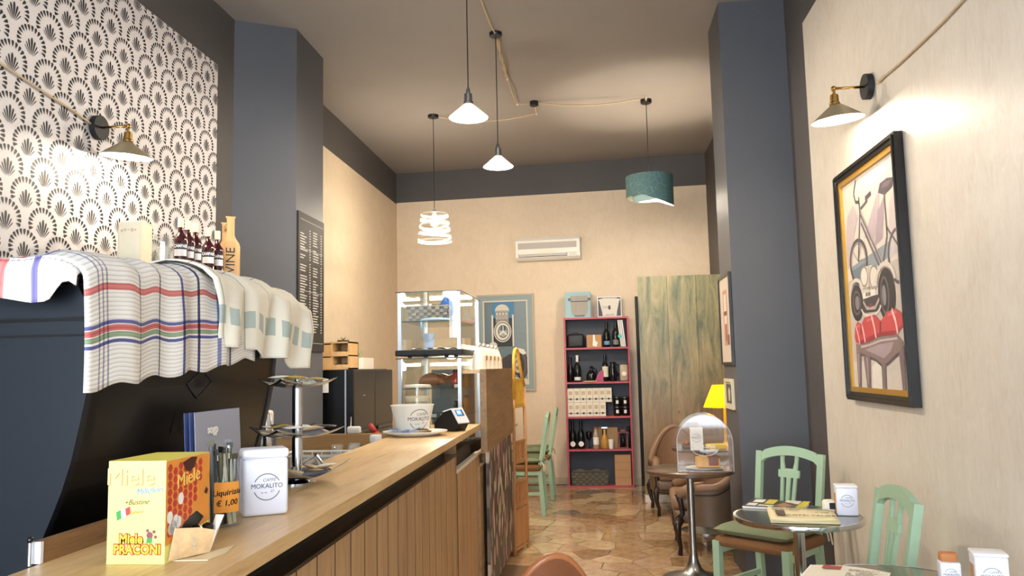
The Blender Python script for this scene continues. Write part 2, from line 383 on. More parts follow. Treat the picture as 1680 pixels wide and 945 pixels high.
# the stones seen largest come first
def vis(c):
    x, y = c[0][:2]; return 0 if (y > 5.2 and -0.62 < x < 1.1) else 1
cells.sort(key=lambda c: (vis(c), c[0][1])); rest = G()
for i, (p, poly) in enumerate(cells):
    poly = shrink(poly, 0.0045); h = -0.0015 + rnd.uniform(-.0006, .0006)
    mi = rnd.choices(range(6), SW)[0]
    if i < 300:
        G().prism([(x - p[0], y - p[1]) for x, y in poly], (0, 0, -.008), (1, 0, 0), (0, 1, 0), (0, 0, .008 + h)).obj('stone', STONES[mi], floor, loc=(p[0], p[1], 0))
    else:
        rest.cur = mi; rest.prism(poly, (0, 0, -.008), (1, 0, 0), (0, 1, 0), (0, 0, .008 + h))
if rest.v: rest.obj('stones_beyond', STONES, floor, kind='stuff')

# ---------------------------------------------------------------- wallpaper with fan print on the left wall
WP = mat('white_wallpaper', '#d3cdcc', 0.55, var=0.03, scale=4)
wp = G().b2((XL - .002, 1.6, 0.9), (XL + .006, 5.16, 3.605)).obj('wallpaper', WP, wl, label='white wallpaper printed with black fan motifs')
fan = G()
def petal(g, y, z, ang, L_, wd, n=5):
    """teardrop, blunt end outwards, starting at (y,z) pointing along ang"""
    c, s_ = cos(ang), sin(ang); prof = [(0, 0), (.35, .28), (.65, .46), (.85, .5), (.96, .34), (1, 0), (.96, -.34), (.85, -.5), (.65, -.46), (.35, -.28)]
    poly = [(y + c * t * L_ - s_ * w_ * wd, z + s_ * t * L_ + c * w_ * wd) for t, w_ in prof]
    if max(q[0] for q in poly) > 5.158 or max(q[1] for q in poly) > 3.603: 
        poly = [(min(q[0], 5.158), min(q[1], 3.603)) for q in poly]
    fs = tuple(range(len(poly)))
    g.add([(XL + .0068, a, b) for a, b in poly], [fs])
for k in range(-22, 30):
    for j in range(22):
        zc = 1.113 + .12 * j; yc = 3.333 + .24 * k + (0.12 if (j % 2) else 0)
        if yc < 1.75 or yc > 5.21 or zc > 3.66 or yc - .09 > 5.15: continue
        zc2 = zc
        # inner leaf fan, top of the middle leaf at (yc, zc)
        for a, L_, wd in ((0, .085, .0145), (.25, .076, .0115), (-.25, .076, .0115), (.49, .064, .0075), (-.49, .064, .0075), (.73, .054, .005), (-.73, .054, .005)):
            base = (yc, zc2 - .088 - .012); r0 = .014
            petal(fan, base[0] + sin(a) * r0, base[1] + cos(a) * r0, pi / 2 - a, L_, wd)
        # arch of drops round it
        for i in range(15):
            a = (-1 + 2 * i / 14) * R(108)
            petal(fan, yc + .066 * sin(a), zc2 - .030 + .055 * cos(a), pi / 2 - a * .97, .032, .0165)
fan.obj('fan_print', mat('black_wallpaper_print', '#17161a', 0.6), wp, kind='stuff', label='black fan and leaf print')

# ================================================================ lamps
BULB = mat('glowing_bulb', '#fff3d8', 0.4, emit=(1.0, 0.84, 0.60, 1), estr=60)
SHADEW = mat('white_enamel_inside', '#f3ead8', 0.45)
SHADEB = mat('pewter_shade', '#b8a988', 0.4, 0.6)
SHADEG = mat('opal_white_shade', '#efe9df', 0.35)
PEND_W, SCON_W = 36, 14
def trans_mat(name, c, k):
    m = bpy.data.materials.new(name); m.use_nodes = True; nt = m.node_tree; nt.nodes.clear(); o = N(nt, 'ShaderNodeOutputMaterial'); d = N(nt, 'ShaderNodeBsdfDiffuse'); d.inputs[0].default_value = srgb(c); tr = N(nt, 'ShaderNodeBsdfTranslucent'); tr.inputs[0].default_value = srgb(c); mx = N(nt, 'ShaderNodeMixShader'); mx.inputs[0].default_value = k
    nt.links.new(d.outputs[0], mx.inputs[1]); nt.links.new(tr.outputs[0], mx.inputs[2]); nt.links.new(mx.outputs[0], o.inputs[0]); return m
OPAL = trans_mat('opal_glass_shade', '#f2ece0', .35)
def cone_shade(parent, z_top, z_bot, r, m_out, name='shade'):
    g = G(); n = 40
    prof = [(.022, z_top), (.03, z_top - .006), (r * .98, z_bot + .004), (r, z_bot)]
    g.cur = 0; g.shell(prof, n=n); g.shell([(r, z_bot), (r * .985, z_bot + .0005)], n=n)
    g.cur = 1; g.shell([(.02, z_top - .004), (.028, z_top - .01), (r * .965, z_bot + .004), (r * .985, z_bot + .0005)], n=n)
    return g.obj(name, [m_out, m_out if m_out is OPAL else SHADEW], parent, smooth=40)
def bulb_part(parent, z, r=.03, loc=(0, 0)):
    g = G(); prof = [(1e-5, z - r)] + [(r * sin(pi * i / 8), z - r * cos(pi * i / 8)) for i in range(1, 7)] + [(.014, z + r * 1.4), (.013, z + r * 2.0)]
    return g.lathe(prof, (loc[0], loc[1], 0), 16).obj('bulb', BULB, parent, smooth=True)
def pendant_cone(loc, drop, r, label):
    """origin on the ceiling; drop = ceiling to rim"""
    t = thing('pendant_lamp', label, 'lamp', loc, 0, 'cone pendant lamps')
    G().lathe([(.05, 0), (.05, -.022), (.046, -.028), (1e-5, -.028)]).obj('ceiling_rose', BLACK, t, smooth=40)
    G().cone((0, 0, -.02), (0, 0, -drop + .165), .0035, n=8).obj('cable', MBLACK, t)
    s = G().lathe([(.006, -drop + .19), (.012, -drop + .17), (.013, -drop + .15), (.024, -drop + .145), (.024, -drop + .1), (.03, -drop + .095), (.03, -drop + .08)], n=20).obj('lamp_holder', STEEL, t, smooth=40)
    cone_shade(t, -drop + .085, -drop, r, OPAL)
    bulb_part(t, -drop + .018, .032)
    point_light('bulb_light', (0, 0, -drop + .0 - .02), PEND_W, parent=t, radius=.035)
    return t
pendant_cone((-.718, 4.6, ZC), ZC - 2.945, .116, 'nearest hanging lamp with a white cone shade')
pendant_cone((-.705, 5.95, ZC), ZC - 2.985, .114, 'white cone hanging lamp in the middle of the ceiling')
# glass ribbon pendant
t = thing('pendant_lamp', 'hanging lamp with a tapered shade of wound glass ribbons', 'lamp', (-1.595, 7.86, ZC))
G().lathe([(.055, 0), (.055, -.022), (.05, -.028), (1e-5, -.028)]).obj('ceiling_rose', BLACK, t, smooth=40)
G().cone((0, 0, -.02), (0, 0, -.99), .0035, n=8).obj('cable', MBLACK, t)
G().lathe([(.008, -.97), (.02, -.99), (.02, -1.06), (.016, -1.07)]).obj('lamp_holder', ALU, t, smooth=40)
GL2 = glass('frosted_glass_ribbon', (1, 1, 1, 1), 0.15, 0.10, 0.45, (1, .97, .9, 1))
g = G()
def ribbon(g, z0, r0, tiltx, tilty, hh, n=48):
    vs = []
    for k in range(n):
        a = 2 * pi * k / n; z = z0 + tiltx * cos(a) + tilty * sin(a); rr = r0 + (-1.06 - z) * .12
        vs += [(rr * cos(a), rr * sin(a), z + hh / 2), ((rr + .004) * cos(a), (rr + .004) * sin(a), z - hh / 2)]
    g.add(vs, [(2 * k, 2 * k + 1, (2 * k + 3) % (2 * n), (2 * k + 2) % (2 * n)) for k in range(n)])
for k, (z0, tx, ty) in enumerate(((-1.035, 0, 0), (-1.07, .02, .01), (-1.10, -.022, .012), (-1.135, .02, -.018), (-1.17, -.015, -.02), (-1.20, .022, .014), (-1.24, -.02, .016), (-1.275, .012, -.014), (-1.31, 0, 0))):
    ribbon(g, z0, .138, tx, ty, .017)
g.obj('shade', GL2, t, smooth=True, label='shade wound from translucent ribbons')
bulb_part(t, -1.12, .04); point_light('bulb_light', (0, 0, -1.12), PEND_W, parent=t, radius=.05)
# teal drum pendant, skewed lower rim
def teal_mat():
    m, nt, b = newmat('teal_textured_fabric'); tc = N(nt, 'ShaderNodeTexCoord')
    br = N(nt, 'ShaderNodeTexVoronoi', feature='DISTANCE_TO_EDGE', i_Scale=16.0); nt.links.new(tc.outputs['Object'], br.inputs['Vector'])
    rp = N(nt, 'ShaderNodeMapRange'); rp.inputs[1].default_value = 0.0; rp.inputs[2].default_value = .035; nt.links.new(br.outputs['Distance'], rp.inputs[0])
    mx = N(nt, 'ShaderNodeMix', data_type='RGBA'); mx.inputs[6].default_value = srgb('#708c8a'); mx.inputs[7].default_value = srgb('#4c6c6b'); nt.links.new(rp.outputs[0], mx.inputs[0]); nt.links.new(mx.outputs[2], b.inputs['Base Color']); b.inputs['Roughness'].default_value = .7
    MATS['teal'] = m; return m
TEAL = teal_mat()
t = thing('pendant_lamp', 'hanging lamp with a teal fabric drum shade', 'lamp', (.562, 7.75, ZC))
G().lathe([(.055, 0), (.055, -.03), (.05, -.036), (1e-5, -.036)]).obj('ceiling_rose', BLACK, t, smooth=40)
G().cone((0, 0, -.03), (0, 0, -.78), .0035, n=8).obj('cable', MBLACK, t)
G().lathe([(.007, -.74), (.018, -.77), (.018, -.87)]).obj('lamp_holder', ALU, t, smooth=40)
def drum(r, z1, zfun, n=64, th=.003):
    g = G(); vs = []
    for k in range(n):
        a = 2 * pi * k / n; z0 = zfun(a)
        vs += [(r * cos(a), r * sin(a), z1), (r * cos(a), r * sin(a), z0), ((r - th) * cos(a), (r - th) * sin(a), z0), ((r - th) * cos(a), (r - th) * sin(a), z1)]
    m = 4 * n
    for k in range(n):
        q = 4 * k
        for i in range(4):
            g.cur = 1 if i == 2 else 0
            g.add([], []); g.f.append([q + i, q + (i + 1) % 4, (q + 4 + (i + 1) % 4) % m, (q + 4 + i) % m]); g.mi.append(g.cur)
    g.v = vs; return g
drum(.228, -.775, lambda a: -.98 - (.0 if cos(a - R(-25)) < .0 else .10 * cos(a - R(-25)))).obj('shade', [TEAL, SHADEW], t, smooth=40)
drum(.165, -.84, lambda a: -1.0 - .045 * cos(a - R(235)), 48).obj('inner_shade', [mat('pale_teal_fabric', '#8fa9a8', .7), SHADEW], t, smooth=40)
g = G(); [g.cone((0, 0, -.79), (.226 * cos(a), .226 * sin(a), -.79), .002, n=6) for a in (0, 2 * pi / 3, 4 * pi / 3)]; g.obj('shade_spider', ALU, t)
bulb_part(t, -.93, .035); point_light('bulb_light', (0, 0, -.97), PEND_W * .8, parent=t, radius=.05)

# fabric cable run along the ceiling
FAB = mat('beige_fabric_cable', '#c3ab8a', 0.8, var=0.25, scale=260)
def sag(a, b, s, n=10):
    a, b = Vector(a), Vector(b); return [a.lerp(b, k / n) - Vector((0, 0, s * sin(pi * k / n))) for k in range(n + 1)]
t = thing('ceiling_cable', 'beige fabric cable strung across the ceiling between the lamp roses', 'cable', (0, 0, 0))
zc = ZC - .018
runs = [sag((-.718, 4.6, zc), (-.73, 5.3, zc), .02), sag((-.73, 5.3, zc), (-.705, 5.92, zc), .02), sag((-.70, 6.0, zc), (-.72, 6.9, zc), .03), sag((-.72, 6.9, zc), (-.70, 7.6, zc), .02),
        sag((-.70, 7.6, zc), (-.57, 7.61, zc), .004), sag((-.50, 7.61, zc), (.555, 7.62, zc), .05, 16), sag((.555, 7.62, zc), (.56, 7.72, zc - .005), .0, 3), sag((-.53, 7.63, zc), (-.535, 7.93, zc), .02, 5), sag((-.535, 7.93, zc), (-1.54, 7.88, zc), .06, 16)]
for r in runs: G().tube(r, .006, 6).obj('cable_run', FAB, t)
for k in range(2): G().tube([p + Vector((.012 * sin(i * 1.2 + k * 3), 0, .012 * cos(i * 1.2 + k * 3))) for i, p in enumerate(runs[2])], .004, 6).obj('cable_run', FAB, t)
G().lathe([(.042, 0), (.042, -.04), (.036, -.046), (1e-5, -.046)], (-.535, 7.61, ZC)).obj('junction_box', MBLACK, t, smooth=40)
for p in ((-.73, 5.3), (-.72, 6.9), (-.70, 7.6), (.555, 7.62), (-.535, 7.93)):
    G().cone((p[0], p[1], ZC), (p[0], p[1], ZC - .03), .006, .009, 8).obj('cable_hook', CREAM, t)

# wall sconces
def sconce(loc, side, label, cord_pts):
    """origin at the wall; side=+1 arm reaches to +X"""
    t = thing('wall_lamp', label, 'lamp', loc, 0, 'wall lamps')
    s = side
    G().cone((0, 0, 0), (s * .032, 0, 0), .064, n=32).obj('wall_plate', MBLACK, t, smooth=40)
    G().cone((s * .03, 0, 0), (s * .17, 0, 0), .0065, n=10).obj('arm', BRASS, t, smooth=True)
    g = G().ell((s * .178, 0, 0), (.014, .014, .014)); g.cone((s * .178, 0, 0), (s * .178, 0, -.03), .007, n=10); g.cone((s * .178, -.02, 0), (s * .178, .02, 0), .005, n=8); g.obj('joint', BRASS, t, smooth=40)
    G().lathe([(.01, -.028), (.02, -.035), (.021, -.07), (.026, -.075), (.026, -.085)], (s * .178, 0, 0), 20).obj('lamp_holder', BRASS, t, smooth=40)
    sh = cone_shade(t, -.08, -.162, .128, SHADEB); sh.location = (s * .178, 0, 0); sh.rotation_euler = (R(4), R(5 * s), 0)
    b = bulb_part(t, -.135, .030); b.location = (s * .178, 0, 0)
    point_light('bulb_light', (s * .178, 0, -.145), SCON_W, parent=t, radius=.03)
    G().tube(cord_pts, .0055, 6).obj('fabric_cord', FAB, t, smooth=True)
    return t
o = onX(158, 210, XL + .008)
sconce((XL + .008, o.y, o.z), 1, 'brass and pewter wall lamp on the fan wallpaper', [(.012, -.05, .0), (.012, -.2, .025), (.012, -.45, .05), (.012, -.8, .09), (.012, -1.2, .12)])
o = onX(1428, 142, XR - .006); c = [onX(*p, XR - .016) - Vector((XR - .006, o.y, o.z)) for p in ((1440, 137), (1449, 127), (1475, 105), (1510, 72), (1545, 38), (1580, 0), (1625, -50))]
sconce((XR - .006, o.y, o.z), -1, 'brass and pewter wall lamp above the framed bicycle picture', [tuple(p) for p in c])

# ================================================================ furniture on the right
GREEN = mat('sage_green_paint', '#9cb99b', 0.45, var=0.06, scale=14, bump=.06, bscale=90)
RUSH = mat('woven_rush', '#8a5f38', 0.85, var=0.35, scale=90, bump=.8, stretch=(1, 6, 6))
CUSH = mat('olive_green_canvas', '#70785a', 0.85, var=0.10, scale=120, bump=.15)
TIE = mat('cream_cotton_tie', '#d9cfae', 0.8)
def rod(g, a, b, w, d=None):
    """square bar from a to b"""
    a, b = Vector(a), Vector(b); d = d or w; t = (b - a).normalized(); x = Vector((1, 0, 0)); x = (x - t * x.dot(t)).normalized(); y = t.cross(x)
    vs = [p + x * i * w / 2 + y * j * d / 2 for p in (a, b) for i, j in ((-1, -1), (1, -1), (1, 1), (-1, 1))]
    return g.add(vs, [(3, 2, 1, 0), (4, 5, 6, 7), (0, 1, 5, 4), (1, 2, 6, 5), (2, 3, 7, 6), (3, 0, 4, 7)])
def make_green_chair(label, loc, rz):
    t = thing('green_chair', label, 'chair', loc, rz, 'green painted rush seat chairs')
    W2, zs = .205, .44
    for s in (-1, 1):
        rod(G(), (s * .215, -.2, 0), (s * .215, -.2, zs), .042).obj('front_leg', GREEN, t)
        g = G(); rod(g, (s * .195, .235, 0), (s * .19, .2, zs), .036, .042); rod(g, (s * .19, .2, zs - .01), (s * .198, .285, .905), .036, .034); g.obj('back_post', GREEN, t)
        rod(G(), (s * .21, -.2, .20), (s * .193, .22, .20), .018, .03).obj('stretcher', GREEN, t)
        rod(G(), (s * .212, -.19, zs - .045), (s * .192, .2, zs - .045), .02, .05).obj('apron', GREEN, t)
    rod(G(), (-.2, -.2, zs - .05), (.2, -.2, zs - .05), .02, .045).obj('apron', GREEN, t)
    rod(G(), (-.2, -.2, .27), (.2, -.2, .27), .018, .03).obj('stretcher', GREEN, t)
    rod(G(), (-.19, .205, .25), (.19, .205, .25), .018, .03).obj('stretcher', GREEN, t)
    # arched crest rail, in the plane of the leaning back
    nb = Vector((0, .085, .465)).normalized(); th = Vector((0, .03, -.0055)); base = Vector((0, .2, zs))
    def arch(x): return .462 + .012 * min(1, (.178 - abs(x)) / .02) + .036 * (1 - (abs(x) / .178) ** 2) if abs(x) < .178 else .462
    xs = [-.216 + .432 * k / 40 for k in range(41)]
    top = [(x, arch(x)) for x in xs]; bot = [(x, arch(x) - .058 + (.02 * max(0, (abs(x) - .15) / .066) * -1)) for x in reversed(xs)]
    g = G(); O = base - th / 2
    for k in range(40):
        x0, x1 = xs[k], xs[k + 1]; f = lambda x: arch(x) - .055
        g.prism([(x0, f(x0)), (x1, f(x1)), (x1, arch(x1)), (x0, arch(x0))], O, (1, 0, 0), nb, th)
    g.obj('crest_rail', GREEN, t)
    # lyre-like splat with two slots and two horns
    sp = G(); th2 = Vector((0, .016, -.003)); O2 = base - th2 / 2 + Vector((0, .0, 0))
    P = lambda poly: sp.prism(poly, O2, (1, 0, 0), nb, th2)
    P([(-.062, .09), (.062, .09), (.062, .13), (.052, .135), (-.052, .135), (-.062, .13)])
    for x0, x1, y0, y1 in ((-.05, -.032, -.042, -.026), (-.012, .012, -.009, .009), (.032, .05, .026, .042)):
        P([(y0 - .006, .135), (y1 - .002, .135), (x1, .325), (x0, .325)])
    P([(-.062, .325), (.062, .325), (.066, .335), (.066, .37), (-.066, .37), (-.066, .335)])
    for s in (-1, 1): P([(s * .052, .37), (s * .026, .37), (s * .036, .42), (s * .036, .47), (s * .058, .47), (s * .054, .42)])
    P([(-.028, .37), (.028, .37), (.022, .378), (-.022, .378)])
    sp.obj('back_splat', GREEN, t)
    rod(G(), (-.19, .215, .52), (.19, .215, .52), .022, .045).obj('lower_back_rail', GREEN, t)
    G().rbox((0, .003, zs - .003), (.468, .435, .062), .028, seg=3).obj('rush_seat', RUSH, t, smooth=True)
    return t
def cushion_mesh():
    g = G(); n = 24
    def fn(sgn):
        def f(u, v):
            x, y = (u - .5) * 2, (v - .5) * 2; e = (1 - abs(x) ** 6) * (1 - abs(y) ** 6); h = .036 * (max(0, e) ** .45)
            d = x * x + y * y; h *= 1 - .45 * math.exp(-d / .02); k = 1 + .03 * (x * x * y * y)
            return (x * .222 * k, y * .212 * k, .036 + sgn * h)
        return f
    g.grid(fn(1), n, n); g.grid(fn(-1), n, n); return g
def make_cushion(label, chair_loc, rz, kz=1.0):
    t = thing('seat_cushion', label, 'cushion', (chair_loc[0], chair_loc[1], chair_loc[2] + .468 * kz), rz, 'olive seat cushions')
    cushion_mesh().obj('cushion_pad', CUSH, t, smooth=True)
    for s in (-1, 1):
        g = G(); g.tube([(s * .19, .19, .03), (s * .2, .23, .02), (s * .225, .245, 0), (s * .225, .26, -.045)], .005, 6); g.tube([(s * .2, .23, .02), (s * .245, .235, .015), (s * .25, .25, -.06)], .005, 6); g.obj('tie', TIE, t)
    return t
A_loc, A_rz = (.945, 4.80, 0), -.72
B_loc, B_rz = (.90, 3.42, 0), -pi / 2
chairA = make_green_chair('sage green chair with its rush seat showing, in front of the charcoal pillar', A_loc, A_rz)
make_cushion('olive cushion on the green chair by the charcoal pillar', A_loc, A_rz)
dup(chairA, B_loc, B_rz, 'sage green chair close to the cream wall, behind the nearest table')
make_cushion('olive cushion on the green chair close to the cream wall', B_loc, B_rz)
for k, (loc, lb, cl) in enumerate((((-.80, 8.16, 0), 'nearer of two green chairs beyond the bar end', 'olive cushion on the nearer chair beyond the bar end'), ((-.765, 9.08, 0), 'farther of two green chairs beyond the bar end', 'olive cushion on the farther chair beyond the bar end'))):
    c = dup(chairA, loc, -pi / 2, lb); c.scale = (1, 1, 1.06); make_cushion(cl, loc, -pi / 2, 1.06)
# pale square table the far chairs stand at
t = thing('pale_table', 'white square table behind the bar end by the far green chairs', 'table', (-1.30, 9.3, 0))
G().rbox((0, 0, .775), (.66, .62, .035), .006).obj('table_top', mat('white_laminate', '#e6e3d6', .35), t)
G().cone((0, 0, .03), (0, 0, .76), .035, n=20).obj('column', STEEL, t, smooth=40); G().lathe([(.22, 0), (.22, .012), (.05, .03), (1e-5, .03)]).obj('base', STEEL, t, smooth=40)
t = thing('dark_tray', 'small dark bill tray on the white table', 'tray', (-1.08, 9.2, .794)); G().rbox((0, 0, .008), (.14, .2, .014), .004).obj('tray_body', MBLACK, t); G().box((0, 0, .0165), (.1, .15, .002)).obj('slip', PAPER, t)

# ---- tulip table with brown top
BROWNTOP = mat('dark_brown_table_top', '#5a4332', 0.22, var=0.15, scale=18)
def tulip(name, label, loc, ztop, r, mtop, rim=None):
    t = thing(name, label, 'table', loc)
    G().lathe([(1e-5, ztop - .03), (r - .008, ztop - .03), (r, ztop - .024), (r, ztop - .004), (r - .006, ztop), (1e-5, ztop)], n=64).obj('table_top', mtop, t, smooth=40)
    G().lathe([(.026, .16), (.024, .3), (.024, ztop - .04), (.06, ztop - .032), (1e-5, ztop - .031)], n=28).obj('column', STEEL, t, smooth=40)
    G().lathe([(.215, 0), (.215, .008), (.17, .018), (.1, .035), (.055, .07), (.035, .12), (.027, .16), (1e-5, .161)], n=40).obj('trumpet_base', STEEL, t, smooth=60)
    return t
tulip('pedestal_table', 'round brown pedestal table under the clear cake dome', (.605, 5.66, 0), .735, .30, BROWNTOP)
tulip('pedestal_table', 'round brown pedestal table beneath the yellow lamp', (.90, 7.27, 0), .72, .27, BROWNTOP)

# ---- steel bistro tables
TOPST = mat('brushed_table_top', '#8d8678', 0.16, 0.9, var=.05, scale=4)
def bistro(label, loc, z=.72, r=.297):
    t = thing('bistro_table', label, 'table', loc, 0, 'round steel bistro tables')
    G().lathe([(1e-5, z - .004), (r - .012, z - .004), (r - .012, z), (1e-5, z)], n=72).obj('table_top', TOPST, t, smooth=40)
    G().lathe([(r - .013, z - .022), (r, z - .022), (r + .003, z - .011), (r, z + .0005), (r - .011, z + .0015), (r - .013, z - .003), (r - .013, z - .022)], n=72).obj('rim', CHROME, t, smooth=50)
    G().cone((0, 0, .03), (0, 0, z - .01), .0265, n=28).obj('column', CHROME, t, smooth=40)
    G().lathe([(.2, 0), (.2, .01), (.06, .03), (1e-5, .032)], n=40).obj('base', CHROME, t, smooth=40)
    return t
bistro('round steel bistro table with newspapers, beside the charcoal pillar', (.925, 4.005, 0))
bistro('round steel bistro table nearest the viewer at the lower right corner', (.935, 2.765, 0))

# ---- brown armchairs
LEATH = mat('brown_armchair_leather', '#66523f', 0.42, var=0.12, scale=9, bump=.1, bscale=120)
LEATHI = mat('tan_armchair_leather', '#86684f', 0.42, var=0.12, scale=9, bump=.1, bscale=120)
DWOOD = mat('dark_walnut', '#2a1b14', 0.3)
def armchair(label, loc, rz):
    """local front = -Y; tub shell with scroll arms and cabriole legs"""
    t = thing('tub_armchair', label, 'armchair', loc, rz, 'brown leather tub armchairs')
    for sx, sy in ((-1, -1), (1, -1), (-1, 1), (1, 1)):
        p = [(sx * .27, sy * .23, .27), (sx * .295, sy * .255, .22), (sx * .29, sy * .25, .14), (sx * .268, sy * .235, .06), (sx * .272, sy * .24, .0)]
        G().tube(p, [.034, .032, .022, .016, .019], 10).obj('leg', DWOOD, t, smooth=True)
    n = 44; g = G(); gi = G(); rail = []
    def rim(a):   # a from -pi/2-ish (front right) round the back
        c = max(0, sin(a)); return .50 + .30 * c ** 2.2
    ang = [R(-28) + (pi + 2 * R(28)) * k / n for k in range(n + 1)]
    def pt(a, z, inset=0.0):
        x = (.315 - inset) * cos(a); y = (.30 - inset) * sin(a)
        lean = max(0, z - .4) * .18 * max(0, sin(a)); return Vector((x * (1 + .12 * max(0, z - .3)), y + lean, z))
    m = 8
    def outer(u, v): a = ang[0] + (ang[-1] - ang[0]) * u; return pt(a, .22 + (rim(a) - .22) * v)
    def inner(u, v): a = ang[0] + (ang[-1] - ang[0]) * u; return pt(a, .34 + (rim(a) - .34) * v, .055)
    g.grid(outer, n, m); g.obj('outer_shell', LEATH, t, smooth=True)
    gi.grid(inner, n, m); gi.obj('inner_back', LEATHI, t, smooth=True)
    G().tube([(pt(a, rim(a)) + pt(a, rim(a), .055)) / 2 for a in ang], .034, 10).obj('top_roll', LEATHI, t, smooth=True)
    g = G(); g.tube([pt(a, rim(a) - .045) * 1.0 + Vector((cos(a), sin(a), 0)) * .004 for a in ang], .006, 6); g.obj('nail_trim', DWOOD, t, smooth=True)
    for s in (-1, 1):
        a = ang[0] if s > 0 else ang[-1]; p = pt(a, .48); q = p + Vector((0, -.10, -.03))
        g = G(); g.tube([p + Vector((-s * .02, .1, .03)), p + Vector((-s * .02, 0, .02)), q], [.04, .042, .038], 12); g.obj('arm_roll', LEATHI, t, smooth=True)
        G().tube([q + Vector((0, 0, .01)), q + Vector((0, .02, -.06)), q + Vector((-s * .01, .03, -.14)), (s * .27, -.25, .26)], [.026, .02, .018, .026], 8).obj('arm_support', DWOOD, t, smooth=True)
    G().rbox((0, -.03, .385), (.52, .52, .11), .04, seg=3).obj('seat', LEATHI, t, smooth=True)
    G().rbox((0, -.01, .285), (.55, .52, .10), .02).obj('seat_frame', LEATH, t, smooth=True)
    g = G(); xs = [-.27 + .54 * k / 16 for k in range(17)]
    g.tube([(x, -.275, .235 - .02 * abs(sin(pi * (x + .27) / .27))) for x in xs], .013, 8); g.obj('apron_carving', DWOOD, t, smooth=True)
    return t
F_ = armchair('brown leather tub armchair turned sideways behind the pedestal table with the cake dome', (.835, 6.60, 0), -pi / 2 - .05)
dup(F_, (.80, 8.20, 0), .06, 'brown leather tub armchair facing the viewer in front of the painted board')

# ---- tan leather tub chair cut by the lower frame edge
TANL = mat('cognac_leather', '#7b4a2c', 0.35, var=0.2, scale=14, bump=.08, bscale=160)
t = thing('bucket_chair', 'cognac leather bucket chair cut by the lower picture edge', 'chair', (-.235, 2.83, 0), R(22))
g = G(); n = 40
def rimz(a): return .578 + .265 * max(0, sin(a)) ** 2.4
def sh(rad, dz, sgn):
    def f(u, v):
        a = R(-35) + R(250) * u; z0 = .40; z = z0 + (rimz(a) + dz - z0) * v; k = rad * (0.86 + .16 * v)
        return (k * cos(a), -k * sin(a), z)
    return f
for s_, rad in ((1, .215), (-1, .19)): g.grid(sh(rad, 0, s_), n, 10)
g.obj('back_shell', TANL, t, smooth=True)
G().tube([Vector(sh(.203, 0, 1)(k / n, 1)) for k in range(n + 1)], .0135, 10).obj('rim_piping', mat('cognac_leather_edge', '#a8683d', .35, var=.15, scale=20), t, smooth=True)
G().lathe([(1e-5, .40), (.18, .40), (.2, .42), (.195, .45), (.16, .465), (1e-5, .47)], n=40).obj('seat', TANL, t, smooth=True)
for a in (45, 135, 225, 315): rod(G(), (.13 * cos(R(a)), .13 * sin(R(a)), .41), (.2 * cos(R(a)), .2 * sin(R(a)), 0), .022).obj('leg', MBLACK, t)

# ================================================================ the bar
def xf(y): return -.642 - .0197 * (y - 1.52)           # front edge line of the bar top
def strip(g, y0, y1, d0, d1, z0, z1):
    """slab following the bar front: offsets d0..d1 behind the front edge"""
    return g.prism([(xf(y0) - d0, y0), (xf(y1) - d0, y1), (xf(y1) - d1, y1), (xf(y0) - d1, y0)], (0, 0, z0), (1, 0, 0), (0, 1, 0), (0, 0, z1 - z0))
bar = thing('bar_counter', 'long oak bar counter with vertical plank front', 'counter', (-.85, 2.6, 0))
bar_off = Vector((-.85, 2.6, 0))
def bpart(g, name, m, parent=None, **kw):
    o = g.obj(name, m, parent or bar, **kw); 
    if parent is None: o.location = -bar_off
    return o
BY0 = .35
bpart(strip(G(), BY0, 4.775, 0, .362, 1.089, 1.12), 'counter_top', OAK)
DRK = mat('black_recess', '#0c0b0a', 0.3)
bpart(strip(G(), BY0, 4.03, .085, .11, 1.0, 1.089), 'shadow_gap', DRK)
bpart(strip(G(), BY0, 4.03, .022, .085, 1.018, 1.027), 'steel_trim', mat('dark_bronze_trim', '#4a3f36', .2, .9))
bpart(strip(G(), BY0, 4.75, .06, .34, .08, 1.02), 'carcass', mat('dark_carcass', '#2b221b', .6))
bpart(strip(G(), BY0, 6.25, .045, .30, .0, .09), 'plinth', OAKD)
ys = 1.755 - .14 * 10
edges = [y for y in [ys + .14 * k for k in range(30)] if BY0 - .01 <= y <= 4.03] + [4.03]
GAP_SHADE = mat('plank_gap_shade', '#2a1c12', .7)  # shade of the narrow plank gaps, painted dark on the plank edges
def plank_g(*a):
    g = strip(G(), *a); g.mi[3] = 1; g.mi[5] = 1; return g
for y0, y1 in zip(edges[:-1], edges[1:]):
    if y1 - y0 > .03: bpart(plank_g( y0 + .0035, y1 - .0035, .03, .052, .09, 1.017), 'plank', [OAKV, GAP_SHADE])
edges = [4.036, 4.18, 4.33, 4.48, 4.63, 4.78, 4.915]
for y0, y1 in zip(edges[:-1], edges[1:]): bpart(plank_g(y0 + .0015, y1 - .0015, .028, .05, .09, .925), 'plank', [OAKV, GAP_SHADE])
bpart(strip(G(), 4.036, 4.915, .026, .052, .926, .945), 'pale_edge_strip', CREAM)
bpart(strip(G(), 4.036, 4.915, .06, .12, .90, .925), 'lower_ledge', OAK)
bpart(strip(G(), 4.0, 4.03, .03, .30, .92, 1.089), 'side_cheek', OAKD)
